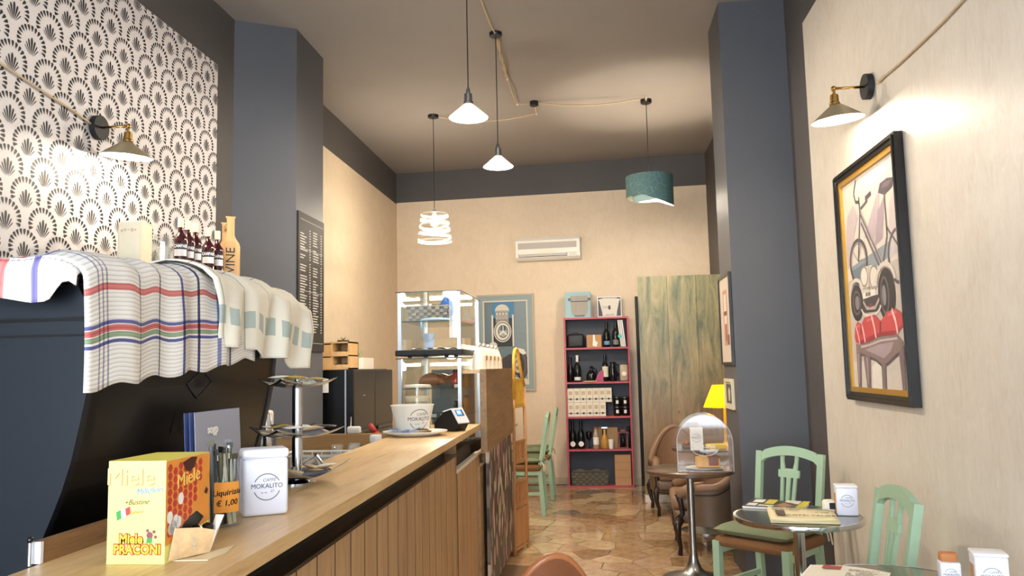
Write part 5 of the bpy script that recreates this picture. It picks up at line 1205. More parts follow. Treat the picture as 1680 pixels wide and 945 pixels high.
G().flat([(-.03, .012), (.03, .012), (.03, .05), (-.03, .05)], fo, (0, 1, 0), fd).obj('screen_bezel', mat('grey_bezel', '#50565c', .3), t)
G().flat([(-.024, .015), (.016, .015), (.016, .044), (-.024, .044)], fo + fn * .0004, (0, 1, 0), fd).obj('screen', mat('lit_blue_screen', '#4a78d8', .3, emit='#3f6fe0', estr=1.2), t)
G().flat([(-.014, .022), (.006, .022), (.006, .034), (-.014, .034)], fo + fn * .0006, (0, 1, 0), fd).obj('screen_text_block', mat('lit_white_patch', '#e8ecff', .3, emit='#dfe6ff', estr=1.2), t)

# ================================================================ behind the bar
WZ = .9005
t = thing('paper_stack', 'white printed paper cartons stacked behind the coffee machine', 'cartons', (-1.42, 3.12, WZ))
for k, (z, h, w_, c) in enumerate(((0, .30, .16, '#3a3836'), (.30, .10, .17, '#e9e4da'), (.40, .13, .14, '#efe9df'), (.53, .09, .18, '#efe6d4'))):
    G().rbox((.01 * (k % 2), 0, z + h / 2), (w_, .16, h - .004), .012, rz=.1 * k).obj('carton', mat('carton_%d' % k, c, .6), t, True)
text_mesh('carton_print', 'EKS', .045, plane_M(Vector((.0, -.0865, .355)), (1, .1, 0), (0, 0, 1)), INK, t)
t = thing('steel_faucet', 'curved chrome gooseneck tap behind the tiered stand', 'tap', (-1.32, 2.98, WZ))
G().tube([(.05, 0, 0), (.05, 0, .30), (.045, 0, .38), (.015, 0, .43), (-.04, 0, .45), (-.12, 0, .452), (-.2, 0, .44)], .022, 14).obj('spout', CHROME, t, True); G().lathe([(.035, 0), (.035, .02), (.025, .03)], (.05, 0, 0)).obj('collar', CHROME, t, smooth=40)
t = thing('dark_appliance', 'dark slotted appliance low behind the coffee machine', 'appliance', (-1.69, 3.30, WZ)); G().rbox((0, 0, .18), (.30, .22, .36), .015).obj('housing', mat('dark_grey_housing', '#33312f', .5), t, True); [G().b2((-.12, -.112, z), (.12, -.109, z + .012)).obj('slot', DRK, t) for z in (.28, .33)]
G().rbox((0, 0, .012), (.12, .09, .024), .01).obj('yellow_cloth', mat('lime_cloth', '#cfd36a', .8), None, True, loc=(-1.62, 3.28, WZ + .362), label='folded lime yellow cloth on the dark appliance', cat='cloth')
# white wire rack
t = thing('wire_rack', 'white wire drying rack on the work surface behind the bar', 'rack', (-1.35, 3.85, WZ)); g = G()
g.tube([(-.2, -.12, .15), (.2, -.12, .15), (.2, .12, .15), (-.2, .12, .15)], .005, 6, closed=True); g.tube([(-.2, -.12, .01), (.2, -.12, .01), (.2, .12, .01), (-.2, .12, .01)], .005, 6, closed=True); g.obj('frame', WHITE, t)
for k in range(9):
    for y in (-.12, .12): G().cone((-.2 + .05 * k, y, .01), (-.2 + .05 * k, y, .15), .003, n=6).obj('wire', WHITE, t)
G().b2((-.19, .05, .015), (.19, .06, .14)).obj('splash_board', mat('pale_grey_board', '#c8ccc8', .4), t)
for k, (x, y) in enumerate(((-1.47, 4.42), (-1.40, 4.52), (-1.36, 4.38))):
    t = thing('tumbler', ('left', 'rear', 'right')[k] + ' clear tumbler on the work surface behind the bar', 'glass', (x, y, WZ), 0, 'tumblers behind the bar'); G().shell([(1e-4, .004), (.026, .004), (.033, .14), (.031, .14), (.025, .008), (1e-4, .008)], n=20).obj('glass_wall', MATS['jar_glass'], t, True); G().lathe([(1e-5, 0), (.026, 0), (.026, .004), (1e-5, .004)], n=20).obj('glass_foot', MATS['jar_glass'], t)
t = thing('squeeze_bottle', 'clear bottle with a white cap and blue band behind the bar', 'bottle', (-1.255, 4.45, WZ)); G().lathe([(.03, 0), (.033, .005), (.033, .14), (.03, .15), (1e-5, .15)], n=20).obj('body', glass('greenish_plastic', (.75, .85, .85, 1), .1, .05, .25, (.6, .75, .75, 1)), t, True); G().shell([(.0335, .12), (.0335, .15)], n=20).obj('band', mat('aqua_band', '#5fb0c4', .4), t); G().lathe([(.034, .15), (.034, .185), (.03, .19), (1e-5, .19)], n=20).obj('cap', WHITE, t, smooth=40)
t = thing('sauce_bottle', 'red nozzle bottle behind the oak return board', 'bottle', (-1.36, 4.84, 0)); G().lathe([(.04, .30), (.04, .98), (.03, 1.05), (.014, 1.08), (1e-5, 1.08)], n=20).obj('body', mat('red_sauce', '#b5403a', .35), t, True); G().tube([(0, 0, 1.07), (-.03, 0, 1.10), (-.045, 0, 1.125)], [.016, .02, .012], 10).obj('nozzle', MATS['red_sauce'], t, True); G().lathe([(.05, 0), (.05, .3), (1e-5, .3)], n=20).obj('bin', MBLACK, t)
t = thing('spout_pouch', 'cream pouch with a thin spout on the oak return board', 'pouch', (-1.47, 4.737, 1.0755)); G().rbox((0, 0, .022), (.085, .03, .044), .012, seg=2).obj('pouch_body', PAPER, t, True); G().cone((-.02, 0, .035), (-.018, 0, .10), .0035, .0025, 8).obj('spout', PAPER, t)

# ================================================================ pictures
def art(parent, O, U, V, N_, layers, name='painted_shape'):
    """flat paint: each (colour, polygon in 0..1 x 0..1) a thin layer on the canvas"""
    O, U, V, N_ = map(Vector, (O, U, V, N_))
    for k, (c, poly) in enumerate(layers):
        g = G()
        for p in (poly if isinstance(poly[0][0], (list, tuple)) else [poly]): g.flat(p, O + N_ * (.0003 + .00007 * k), U, V)
        g.obj(name, mat('paint_' + c.lstrip('#'), c, .55, var=.10, scale=25), parent, kind='stuff' if isinstance(poly[0][0], (list, tuple)) else None)
def ell2(cx, cy, rx, ry, n=28, a0=0, a1=360): return circ(rx, n, R(a0), R(a1), (cx, cy), ry)
def ring2(cx, cy, rx, ry, w, n=32, a0=0, a1=360, asp=1.0):
    A = circ(rx, n + 1, R(a0), R(a1) - 1e-4, (cx, cy), ry); B = circ(rx - w, n + 1, R(a0), R(a1) - 1e-4, (cx, cy), ry - w * asp); return [[A[k], A[k + 1], B[k + 1], B[k]] for k in range(n)]
def line2(p, q, w, asp=1.0):
    d = Vector((q[0] - p[0], q[1] - p[1])); n = Vector((-d.y, d.x)).normalized() * w / 2; return [(p[0] + n.x, p[1] + n.y), (p[0] - n.x, p[1] - n.y), (q[0] - n.x, q[1] - n.y), (q[0] + n.x, q[1] + n.y)]
# large framed picture on the right wall
Y0, Y1, Z0, Z1 = 3.695, 4.625, 1.235, 2.48        # outer frame
t = thing('framed_picture', 'tall black framed picture of a bicycle, a car and a red stool', 'picture', (XR - .006, (Y0 + Y1) / 2, (Z0 + Z1) / 2)); hw, hz = (Y1 - Y0) / 2, (Z1 - Z0) / 2
BF = mat('black_frame', '#14110f', .25); GF = mat('gold_frame_slip', '#c79a3e', .35, .6)
def frame(parent, hw, hz, w, d, m, name, x_in=0, steps=None):
    for (a, b) in (((-hw, -hz), (hw, -hz + w)), ((-hw, hz - w), (hw, hz)), ((-hw, -hz + w), (-hw + w, hz - w)), ((hw - w, -hz + w), (hw, hz - w))):
        G().b2((-d - x_in, a[0], a[1]), (-x_in, b[0], b[1])).obj(name, m, parent)
frame(t, hw, hz, .045, .040, BF, 'frame_bar'); frame(t, hw - .012, hz - .012, .012, .048, BF, 'frame_moulding'); frame(t, hw - .043, hz - .043, .028, .030, GF, 'gold_slip_bar')
G().b2((-.016, -hw + .06, -hz + .06), (0, hw - .06, hz - .06)).obj('canvas', mat('pale_canvas', '#d8cec2', .5, var=.08, scale=6), t)
cw, ch_ = 2 * (hw - .07), 2 * (hz - .07)
def path2(pts, w): return [line2(p, q, w) for p, q in zip(pts[:-1], pts[1:])]
P_ = [('#cfc5bb', [(0, 0), (1, 0), (1, .14), (0, .12)]), ('#c4b9b2', [(0, .12), (1, .14), (1, .55), (0, .52)]), ('#8a969e', [(.10, .50), (.98, .585), (.98, .645), (.10, .585)]), ('#6f7c86', [(.10, .46), (.44, .49), (.44, .585), (.10, .565)]),
      ('#c0b2b6', [(.02, .58), (.10, .60), (.20, .74), (.30, .80), (.22, .88), (.08, .84), (.02, .74)]), ('#b5a6ae', [(.40, .70), (.55, .66), (.66, .74), (.74, .90), (.60, .82)]), ('#a3939e', [(.58, .64), (.72, .66), (.80, .84), (.66, .78)]), ('#cabfc0', [(.80, .56), (.98, .58), (.98, .86), (.88, .80)]),
      ('#4e474e', ring2(.25, .600, .185, .110, .030, asp=.6)), ('#857c84', ring2(.25, .600, .148, .088, .008, asp=.6)), ('#8b8288', path2([(.25, .60), (.40, .60)], .008) + path2([(.25, .60), (.14, .66)], .006) + path2([(.25, .60), (.33, .68)], .006)),
      ('#574f57', path2([(.30, .99), (.24, .93), (.27, .885), (.34, .875)], .016) + path2([(.34, .90), (.34, .82), (.25, .60)], .020) + path2([(.36, .84), (.50, .86)], .014)), ('#4a434b', [(.46, .862), (.58, .875), (.57, .895), (.46, .885)]),
      ('#6b626a', path2([(.35, .82), (.70, .545)], .026) + path2([(.35, .775), (.66, .525)], .020)), ('#b9aeb2', path2([(.36, .822), (.70, .555)], .008)),
      ('#5f565e', path2([(.80, .86), (.80, .66), (.70, .545)], .020) + path2([(.80, .70), (.97, .60)], .014)), ('#4a3f4a', [(.70, .865), (.80, .84), (.93, .855), (.97, .89), (.86, .905), (.74, .90)]), ('#6a5a68', [(.76, .875), (.88, .868), (.92, .888), (.80, .893)]),
      ('#554d55', ring2(.96, .56, .17, .12, .026, a0=95, a1=265, asp=.6)),
      ('#d3c8bc', [(.22, .44), (.26, .51), (.36, .565), (.52, .56), (.66, .50), (.70, .44), (.60, .35), (.30, .35)]), ('#8f847e', ring2(.345, .52, .075, .050, .014, asp=.6)), ('#e3dbd0', ell2(.345, .52, .060, .040)), ('#8f847e', ring2(.53, .50, .085, .058, .014, asp=.6)), ('#ded5ca', ell2(.53, .50, .070, .048)), ('#a99d95', path2([(.44, .56), (.43, .44)], .012) + path2([(.30, .465), (.60, .455)], .010)),
      ('#2b282b', ell2(.17, .405, .125, .088)), ('#605a5e', ring2(.17, .405, .085, .060, .02, asp=.6)), ('#857d80', ell2(.18, .405, .045, .034)), ('#d6ccc1', ring2(.17, .425, .165, .100, .032, a0=25, a1=165, asp=.6)), ('#2a272a', ell2(.73, .41, .145, .118)), ('#5f595d', ring2(.70, .41, .075, .085, .022, asp=.6)), ('#8a8286', ell2(.69, .41, .035, .045)), ('#d8cec4', ring2(.72, .445, .19, .112, .036, a0=15, a1=165, asp=.6)), ('#8d837c', ring2(.72, .445, .15, .088, .008, a0=15, a1=165, asp=.6)),
      ('#423c40', [(.28, .35), (.60, .345), (.62, .42), (.27, .42)]), ('#b0a49b', path2([(.30, .405), (.36, .37), (.52, .365), (.60, .40)], .016)), ('#e6dfd4', [(.30, .415), (.54, .422), (.54, .450), (.30, .442)]), ('#dcd3c9', ring2(.44, .375, .19, .050, .022, a0=185, a1=355, asp=.6)), ('#7a3b40', [(.40, .37), (.48, .372), (.46, .39), (.41, .388)]),
      ('#c4464a', [(.08, .24), (.10, .29), (.16, .315), (.24, .30), (.30, .328), (.5, .335), (.60, .30), (.72, .335), (.86, .345), (.95, .32), (.97, .27), (.86, .235), (.58, .235), (.35, .215), (.2, .205), (.10, .215)]), ('#a03039', [(.10, .225), (.20, .222), (.35, .235), (.58, .252), (.86, .252), (.96, .275), (.86, .235), (.58, .235), (.35, .215), (.2, .205)]), ('#d8666a', [(.14, .285), (.22, .288), (.20, .30), (.15, .302)]), ('#d8666a', [(.34, .305), (.50, .315), (.48, .325), (.35, .32)]), ('#d8666a', [(.72, .315), (.88, .325), (.86, .335), (.74, .328)]),
      ('#ecc4bf', path2([(.24, .30), (.27, .26), (.29, .212)], .020) + path2([(.44, .333), (.48, .28), (.50, .228)], .022) + path2([(.80, .343), (.85, .29), (.87, .237)], .024) + path2([(.12, .295), (.16, .25), (.18, .208)], .016)), ('#7c2630', path2([(.60, .30), (.58, .25)], .018) + path2([(.24, .30), (.21, .25)], .012)),
      ('#86716f', [(.10, .16), (.10, .21), (.2, .203), (.35, .213), (.58, .233), (.86, .233), (.95, .2), (.90, .165), (.80, .135), (.68, .11), (.58, .10), (.48, .125), (.3, .145)]), ('#a8959a', [(.28, .178), (.52, .197), (.80, .205), (.74, .165), (.62, .135), (.5, .15)]), ('#c3b2b2', path2([(.20, .192), (.36, .198), (.58, .215), (.86, .218)], .010)), ('#5f4c50', path2([(.12, .162), (.3, .147), (.48, .127), (.58, .102), (.68, .112), (.86, .155)], .012)),
      ('#7c686c', [[(.10, .0), (.155, .0), (.19, .17), (.10, .17)], [(.28, .0), (.34, .0), (.37, .15), (.24, .15)], [(.58, .0), (.625, .0), (.64, .115), (.585, .115)], [(.89, .0), (.94, .0), (.95, .19), (.87, .16)]]), ('#a8969a', [[(.115, .02), (.13, .02), (.15, .16), (.125, .16)], [(.295, .02), (.31, .02), (.32, .14), (.29, .14)]]), ('#e0d9cf', [(.38, .0), (.56, .0), (.57, .10), (.47, .118), (.40, .10)])]
art(t, (-.0165, cw / 2, -ch_ / 2), (0, -cw, 0), (0, 0, ch_), (-1, 0, 0), P_)
text_mesh('number_plate', '18 CAU', .028, plane_M(Vector((-.0212, cw / 2 - cw * .41, -ch_ / 2 + ch_ * .432)), (0, -1, 0), (0, 0, 1)), INK, t, sx=.8)
# picture on the back wall
X0, X1, Z0, Z1 = -1.515, -.775, 1.155, 2.385; yb = yback(-1.14) - .0045
t = thing('framed_picture', 'large blue-grey framed picture of a domed tower and a car wheel', 'picture', ((X0 + X1) / 2, yb, (Z0 + Z1) / 2), atan2(YB1 - YB0, XR - XL)); hw, hz = (X1 - X0) / 2, (Z1 - Z0) / 2
def frame_y(parent, hw, hz, w, d, m, name):
    for (a, b) in (((-hw, -hz), (hw, -hz + w)), ((-hw, hz - w), (hw, hz)), ((-hw, -hz + w), (-hw + w, hz - w)), ((hw - w, -hz + w), (hw, hz - w))): G().b2((a[0], -d, a[1]), (b[0], -.004, b[1])).obj(name, m, parent)
frame_y(t, hw, hz, .02, .03, mat('pale_frame', '#b9a98c', .5), 'outer_frame_bar'); frame_y(t, hw - .02, hz - .02, .06, .022, mat('blue_grey_mount', '#8a9a9c', .5), 'mount_bar'); frame_y(t, hw - .08, hz - .08, .018, .026, mat('cream_slip', '#cfc6ad', .5), 'slip_bar')
G().b2((-hw + .09, -.016, -hz + .09), (hw - .09, -.004, hz - .09)).obj('canvas', mat('slate_canvas', '#66777f', .55, var=.1, scale=8), t)
cw, ch_ = 2 * (hw - .098), 2 * (hz - .098)
P_ = [('#7b8c92', [(.72, 0), (1, 0), (1, 1), (.72, 1)]), ('#3f7ea6', [(.18, .62), (.70, .62), (.70, 1), (.18, 1)]), ('#2a2c2e', [(.2, .45), (.68, .45), (.68, .80), (.2, .80)]), ('#d8d4c8', [[(.17, .45), (.21, .45), (.21, .84), (.17, .84)], [(.66, .45), (.70, .45), (.70, .84), (.66, .84)]]),
      ('#8d8a80', [(.27, .74), (.58, .74), (.58, .88), (.27, .88)]), ('#cfcabb', ell2(.425, .885, .17, .085, a0=0, a1=180)), ('#a59f8f', [(.26, .875), (.59, .875), (.59, .895), (.26, .895)]), ('#d9d4c6', [[(.28 + .075 * k, .79), (.325 + .075 * k, .79), (.325 + .075 * k, .865), (.28 + .075 * k, .865)] for k in range(4)]), ('#2f3234', [[(.295 + .075 * k, .795), (.31 + .075 * k, .795), (.31 + .075 * k, .845), (.295 + .075 * k, .845)] for k in range(4)]),
      ('#e0dccd', ell2(.43, .635, .21, .13)), ('#565a5c', ring2(.43, .635, .19, .118, .02, asp=.6)), ('#a9aca6', ell2(.44, .635, .12, .078)), ('#4a5a68', [(.36, .65), (.52, .65), (.50, .70), (.40, .705)]), ('#23272a', ring2(.44, .635, .12, .078, .016, asp=.6)),
      ('#f0eee4', [line2((.44, .635), (.44, .705), .018), line2((.44, .635), (.35, .595), .018), line2((.44, .635), (.53, .595), .018)]),
      ('#d9d3c4', ell2(.2, .46, .1, .05, a0=0, a1=180)), ('#cfc8b6', [(0, 0), (1, 0), (1, .05), (.5, .09), (0, .09)]), ('#3a3436', [(.40, .10), (.75, .10), (.8, .3), (.6, .36), (.40, .3)]),
      ('#2a2528', ell2(.86, .22, .16, .17)), ('#574a50', ell2(.92, .22, .07, .14)), ('#2c272a', ell2(.80, .22, .12, .135)), ('#c9bdb0', ell2(.77, .225, .085, .10)), ('#7d6a60', ell2(.77, .225, .055, .065)), ('#e2dccf', ell2(.75, .225, .02, .025)), ('#e6e1d6', [(.66, .38), (.78, .43), (.92, .41), (.98, .36), (.9, .345), (.8, .38)])]
art(t, (-cw / 2, -.0165, -ch_ / 2), (cw, 0, 0), (0, 0, ch_), (0, -1, 0), P_)
# two small frames on the inner face of the right pillar
def side_frame(y0, y1, z0, z1, label, m, w, layers, bg):
    t = thing('framed_picture', label, 'picture', (.955, (y0 + y1) / 2, (z0 + z1) / 2)); hw, hz = (y1 - y0) / 2, (z1 - z0) / 2
    for (a, b) in (((-hw, -hz), (hw, -hz + w)), ((-hw, hz - w), (hw, hz)), ((-hw, -hz + w), (-hw + w, hz - w)), ((hw - w, -hz + w), (hw, hz - w))): G().b2((-.022, a[0], a[1]), (-.002, b[0], b[1])).obj('frame_bar', m, t)
    G().b2((-.012, -hw + w - .002, -hz + w - .002), (-.002, hw - w + .002, hz - w + .002)).obj('print_sheet', mat('sheet_' + bg.lstrip('#'), bg, .5), t)
    art(t, (-.0125, hw - w, -hz + w), (0, -2 * (hw - w), 0), (0, 0, 2 * (hz - w)), (-1, 0, 0), layers, 'print_shape'); return t
side_frame(5.70, 6.19, 1.435, 2.09, 'narrow black framed drawing of a red building on the right pillar', BF, .02, [('#b98a78', [(.3, .2), (.7, .2), (.7, .85), (.3, .85)]), ('#d8c8b8', [(.38, .45), (.62, .45), (.62, .8), (.38, .8)]), ('#7d5048', [[(.35, .55), (.65, .55), (.65, .6), (.35, .6)], [(.45, .25), (.55, .25), (.55, .45), (.45, .45)], [(.6, .2), (.8, .2), (.8, .32), (.6, .32)]])], '#cdbfae')
side_frame(5.78, 6.12, 1.12, 1.335, 'small pale framed drawing below the black frame on the right pillar', mat('cream_frame', '#d8cba9', .5), .022, [('#55524a', [(.1, .1), (.9, .1), (.9, .9), (.1, .9)]), ('#c9c2b0', [(.4, .2), (.6, .2), (.65, .6), (.5, .8), (.35, .6)])], '#b9b09c')

# ================================================================ air conditioner
t = thing('air_conditioner', 'white wall air conditioner unit high on the back wall', 'air conditioner', (-.56, yback(-.56) - .0045, 2.93), atan2(YB1 - YB0, XR - XL)); W2 = .405
prof_ = [(0, -.14), (-.13, -.14), (-.175, -.11), (-.185, -.05), (-.185, .10), (-.16, .135), (0, .14)]
ACM = mat('ac_white', '#eae5da', .35); G().prism([(a, b) for a, b in prof_], (-W2, 0, 0), (0, 1, 0), (0, 0, 1), (2 * W2, 0, 0)).obj('housing', ACM, t)
G().b2((-W2 + .03, -.1865, -.005), (W2 - .04, -.185, .075)).obj('intake_grille', mat('ac_grey', '#b9b1a6', .5), t); [G().b2((-W2 + .03, -.1872, z), (W2 - .04, -.1865, z + .003)).obj('grille_line', mat('ac_line', '#9a938a', .5), t) for z in (.01, .03, .05)]
G().b2((-W2 + .035, -.183, -.105), (W2 - .16, -.175, -.06)).obj('air_outlet', DRK, t); [G().b2((-W2 + .04, -.188, z), (W2 - .165, -.176, z + .008)).obj('louvre', ACM, t) for z in (-.096, -.082, -.069)]
G().flat(ell2(0, -.055, .13, .022, 24, 0, 180), (0, -.1858, 0), (1, 0, 0), (0, 0, 1)).obj('badge_bulge', mat('ac_cream', '#e9dfb8', .4), t)
[G().b2((W2 - .14, -.1865, z), (W2 - .04, -.185, z + .004)).obj('display_line', MATS['ac_line'], t) for z in (-.10, -.085, -.07)]

# ================================================================ red shelf unit
REDS = mat('raspberry_red_shelf', '#b5474f', .45, var=.05, scale=20); BACKS = mat('dark_shelf_back', '#3a3f49', .6)
SY0, SY1 = 9.765, 9.985
t = thing('red_bookcase', 'tall red bookcase with five compartments against the back wall', 'bookcase', (0, SY0, 0))
dd = SY1 - SY0
for x0, x1 in ((-.395, -.373), (.373, .395)): G().b2((x0, 0, 0), (x1, dd, 2.04)).obj('side_board', REDS, t)
SZs = (.0, .43, .82, 1.235, 1.65, 2.018)
for z in SZs: G().b2((-.373, 0, z), (.373, dd - .012, z + .022)).obj('shelf_board', REDS, t)
G().b2((-.373, dd - .012, .0), (.373, dd - .002, 2.018)).obj('back_board', BACKS, t)
def on_shelf(px, k): return onY(px, 640, SY0 + .05).x if False else onY(px, 745 - 60 * k, SY0 + .07).x
zt = [z + .0225 for z in SZs]; yy = SY0 + .10
def wine(x, k, label, h=.30, r=.038, body='#10120f', lab=None, cap='#0d0d0d', labz=(.06, .13), dy=0, foil=None, tilt=0):
    t = thing('wine_bottle', label, 'bottle', (x, yy + dy, zt[k]), 0, 'bottles in the red bookcase'); s = h / .30
    G().lathe([(r * .9, 0), (r, .005), (r, .155 * s), (r * .85, .18 * s), (.016, .215 * s), (.0145, .22 * s), (.0145, .285 * s), (.0165, .288 * s), (.0165, h), (1e-5, h)], n=20).obj('glass_body', mat('wine_glass_' + body.lstrip('#'), body, .12), t, smooth=50)
    G().lathe([(.0175, .225 * s), (.0185, h + .001), (1e-5, h + .002)], n=16).obj('capsule', mat('capsule_' + cap.lstrip('#'), cap, .35), t, smooth=40)
    if lab: g = G(); g.grid(lambda u, v: ((r + .0008) * cos(R(-150 + 120 * u)), (r + .0008) * sin(R(-150 + 120 * u)), labz[0] + (labz[1] - labz[0]) * v), 10, 1); g.obj('label', mat('wlabel_' + lab.lstrip('#'), lab, .6), t, True)
    return t
def ctn(name, x, k, w, h, m, label, cat, d=.12, dy=0, z=0): 
    t = thing(name, label, cat, (x, yy + dy, zt[k] + z)); G().b2((-w / 2, -d / 2, 0), (w / 2, d / 2, h)).obj('carton', m, t); return t
# top of the bookcase
t = ctn('gift_box', -.215, 5, .31, .315, mat('pale_blue_box', '#8fb4bd', .5), 'pale blue box with a picture of a steel ice bucket on the bookcase', 'box', .16)
bk = G(); bk.flat([(-.085, .03), (.085, .03), (.105, .10), (.108, .27), (-.108, .27), (-.105, .10)], (.02, -.0805, 0), (1, 0, 0), (0, 0, 1)); bk.obj('printed_bucket', mat('print_steel', '#8f8574', .4, 0, var=.4, scale=14, stretch=(9, 9, .3)), t)
G().flat([(-.055, .012), (.055, .012), (.075, .032), (-.075, .032)], (.02, -.0804, 0), (1, 0, 0), (0, 0, 1)).obj('printed_base', mat('print_dark_steel', '#4a4038', .4), t)
G().flat([(-.108, .195), (.108, .195), (.108, .205), (-.108, .205)], (.02, -.0808, 0), (1, 0, 0), (0, 0, 1)).obj('printed_rim', INK, t); [G().flat(circ(.02, 14, c=(s * .12 + .02, .225)), (0, -.0808, 0), (1, 0, 0), (0, 0, 1)).obj('printed_knob', MATS['print_dark_steel'], t) for s in (-1, 1)]
G().b2((.1551, -.08, 0), (.157, .08, .315)).obj('dark_side', mat('dark_teal_side', '#2f4a52', .5), t)
t = ctn('gift_box', .17, 5, .29, .245, mat('charcoal_box', '#3a3836', .5), 'dark box with a picture of a white glass cooler on the bookcase', 'box', .14)
G().flat([(-.085, .012), (.085, .012), (.09, .06), (.12, .19), (.135, .215), (.07, .23), (-.07, .23), (-.135, .215), (-.12, .19), (-.09, .06)], (0, -.0705, 0), (1, 0, 0), (0, 0, 1)).obj('printed_cooler', mat('print_pale', '#d5cfc2', .5), t)
G().flat([(-.015, .10), (.0, .085), (.015, .10), (.01, .14), (-.01, .14)], (0, -.071, 0), (1, 0, 0), (0, 0, 1)).obj('printed_flame', INK, t); text_mesh('box_print', 'Ural', .05, plane_M(Vector((-.04, -.071, .12)), (1, 0, 0), (0, 0, 1)), GREYINK, t); text_mesh('box_print', 'aqua bell', .028, plane_M(Vector((0, -.071, .028)), (1, 0, 0), (0, 0, 1)), INK, t)
frame_y(t, .145, .1225, .008, .073, WHITE, 'white_edge'); [setattr(c, 'location', (0, 0, .1225)) for c in t.children if c.name.startswith('white_edge')]
# compartment 5 (top)
t = thing('black_case', 'black rounded carry case in the top compartment', 'case', (-.255, yy, zt[4])); G().rbox((0, 0, .085), (.21, .12, .17), .03, seg=3).obj('case_body', mat('case_black', '#1b1c1e', .5), t, True); G().tube([(-.04, 0, .165), (-.03, 0, .185), (.03, 0, .185), (.04, 0, .165)], .006, 8).obj('handle', BLACK, t, True)
t = ctn('kraft_carton', -.03, 4, .18, .155, KRAFT, 'brown carton with a white ribbon label in the top compartment', 'box'); G().flat([(-.02, .02), (.03, .01), (.045, .06), (.015, .085), (.012, .154), (-.012, .154), (-.015, .085)], (.0, -.0605, 0), (1, 0, 0), (0, 0, 1)).obj('ribbon_label', PAPER, t)
wine(.125, 4, 'dark sparkling wine bottle with a blue label in the top compartment', .31, .04, lab='#6f8fae', labz=(.03, .075)); wine(.235, 4, 'dark sparkling wine bottle with a grey label in the top compartment', .315, .04, lab='#77716a', labz=(.03, .09), dy=.01)
for k in range(3):
    t = thing('white_slab_box', ('left', 'middle', 'right')[k] + ' of three slim white boxes leaning in the top compartment', 'box', (.285 + .022 * k, yy - .02, zt[4]), 0, 'slim white boxes'); o = G().box((.0, 0, .165), (.018, .10, .325), ry=-.10).obj('carton', mat('slim_white', '#dcdad4', .5), t)
G().flat(circ(.025, 12), (.285, yy - .072, zt[4] + .13), (1, 0, 0), (0, 0, 1)).obj('teal_sticker', mat('teal_sticker', '#4fc3b5', .5), None, label='small round teal sticker on the slim white boxes', cat='sticker')
# compartment 4
wine(-.332, 3, 'plain dark bottle in the corner of the second compartment', .31, .036, dy=.03)
t = wine(-.245, 3, 'dark bottle with white capsule and white label in the second compartment', .325, .044, body='#161a14', lab='#e8e6e0', cap='#e9e7e2', labz=(.02, .06)); 
t = thing('wood_coaster', 'round pale wooden board lying in the second compartment', 'board', (-.09, yy - .04, zt[3])); G().lathe([(.09, 0), (.09, .012), (1e-5, .012)], n=28).obj('disc', PINE, t, smooth=40)
t = thing('oil_flask', 'squat dark flask with a short neck in the second compartment', 'flask', (-.075, yy + .03, zt[3])); G().lathe([(.05, 0), (.062, .02), (.06, .09), (.04, .12), (.018, .14), (.018, .18), (.026, .185), (1e-5, .19)], n=20).obj('body', mat('flask_glass', '#15171a', .12), t, True); G().tube([(.02, 0, .17), (.06, 0, .15), (.062, 0, .10)], .006, 8).obj('handle', BLACK, t, True)
t = thing('pink_card', 'standing raspberry pink arched card in the second compartment', 'card', (.025, yy - .055, zt[3])); G().prism([(-.06, 0), (.045, 0), (.045, .14), (.02, .135), (-.01, .11), (-.03, .075)], (0, 0, 0), (1, 0, 0), (0, 0, 1), (0, .006, 0)).obj('sheet', mat('raspberry_card', '#a83d68', .5), t)
wine(.093, 3, 'dark wine bottle with a large cream label in the second compartment', .325, .042, body='#121310', lab='#e3dcc8', labz=(.055, .18), cap='#8d3a3a' if False else '#1a1614')
t = thing('dark_pitcher', 'dark glass pitcher with a handle in the second compartment', 'pitcher', (.186, yy, zt[3])); G().lathe([(.042, 0), (.046, .01), (.05, .10), (.04, .17), (.03, .2), (.04, .235), (.036, .236), (1e-5, .2)], n=20).obj('body', mat('pitcher_glass', '#16181b', .1), t, True); G().tube([(.035, 0, .21), (.08, 0, .19), (.08, 0, .10), (.05, 0, .06)], .007, 8).obj('handle', MATS['pitcher_glass'], t, True)
t = thing('snack_bag', 'cream printed snack bag with a round white badge in the second compartment', 'bag', (.335 - .015, yy - .01, zt[3])); G().rbox((0, 0, .10), (.10, .07, .20), .02, seg=2).obj('bag_body', mat('bag_print', '#b9a88c', .5, var=.4, scale=24), t, True); G().flat(circ(.028, 16, c=(.0, .09)), (0, -.0356, 0), (1, 0, 0), (0, 0, 1)).obj('badge', PAPER, t)
# compartment 3: white coffee cartons in two rows, mugs
CWH = mat('coffee_carton_white', '#e6dcc9', .5)
ct0 = None
for r, n in ((0, 6), (1, 7)):
    for k in range(n):
        lb = '%s white coffee carton from the left in the %s row' % (('first', 'second', 'third', 'fourth', 'fifth', 'sixth', 'seventh')[k], ('lower', 'upper')[r])
        loc = (-.335 + .0765 * k, yy - .02, zt[2] + .17 * r)
        if ct0 is None:
            t = ct0 = thing('coffee_carton', lb, 'carton', loc, 0, 'white coffee cartons in the red bookcase'); G().b2((-.037, -.06, 0), (.037, .06, .168)).obj('carton', CWH, t)
            G().flat([(-.022, .09), (.022, .09), (.022, .135), (-.022, .135)], (0, -.0604, 0), (1, 0, 0), (0, 0, 1)).obj('printed_panel', mat('carton_tan', '#c9b089', .5), t)
            G().flat([(-.037, .036), (.037, .036), (.037, .042), (-.037, .042)], (0, -.0604, 0), (1, 0, 0), (0, 0, 1)).obj('dark_line', INK, t); G().flat(circ(.013, 14, c=(0, .039)), (0, -.0607, 0), (1, 0, 0), (0, 0, 1)).obj('dark_seal', INK, t)
        else: dup(ct0, loc, None, lb)
mg0 = None
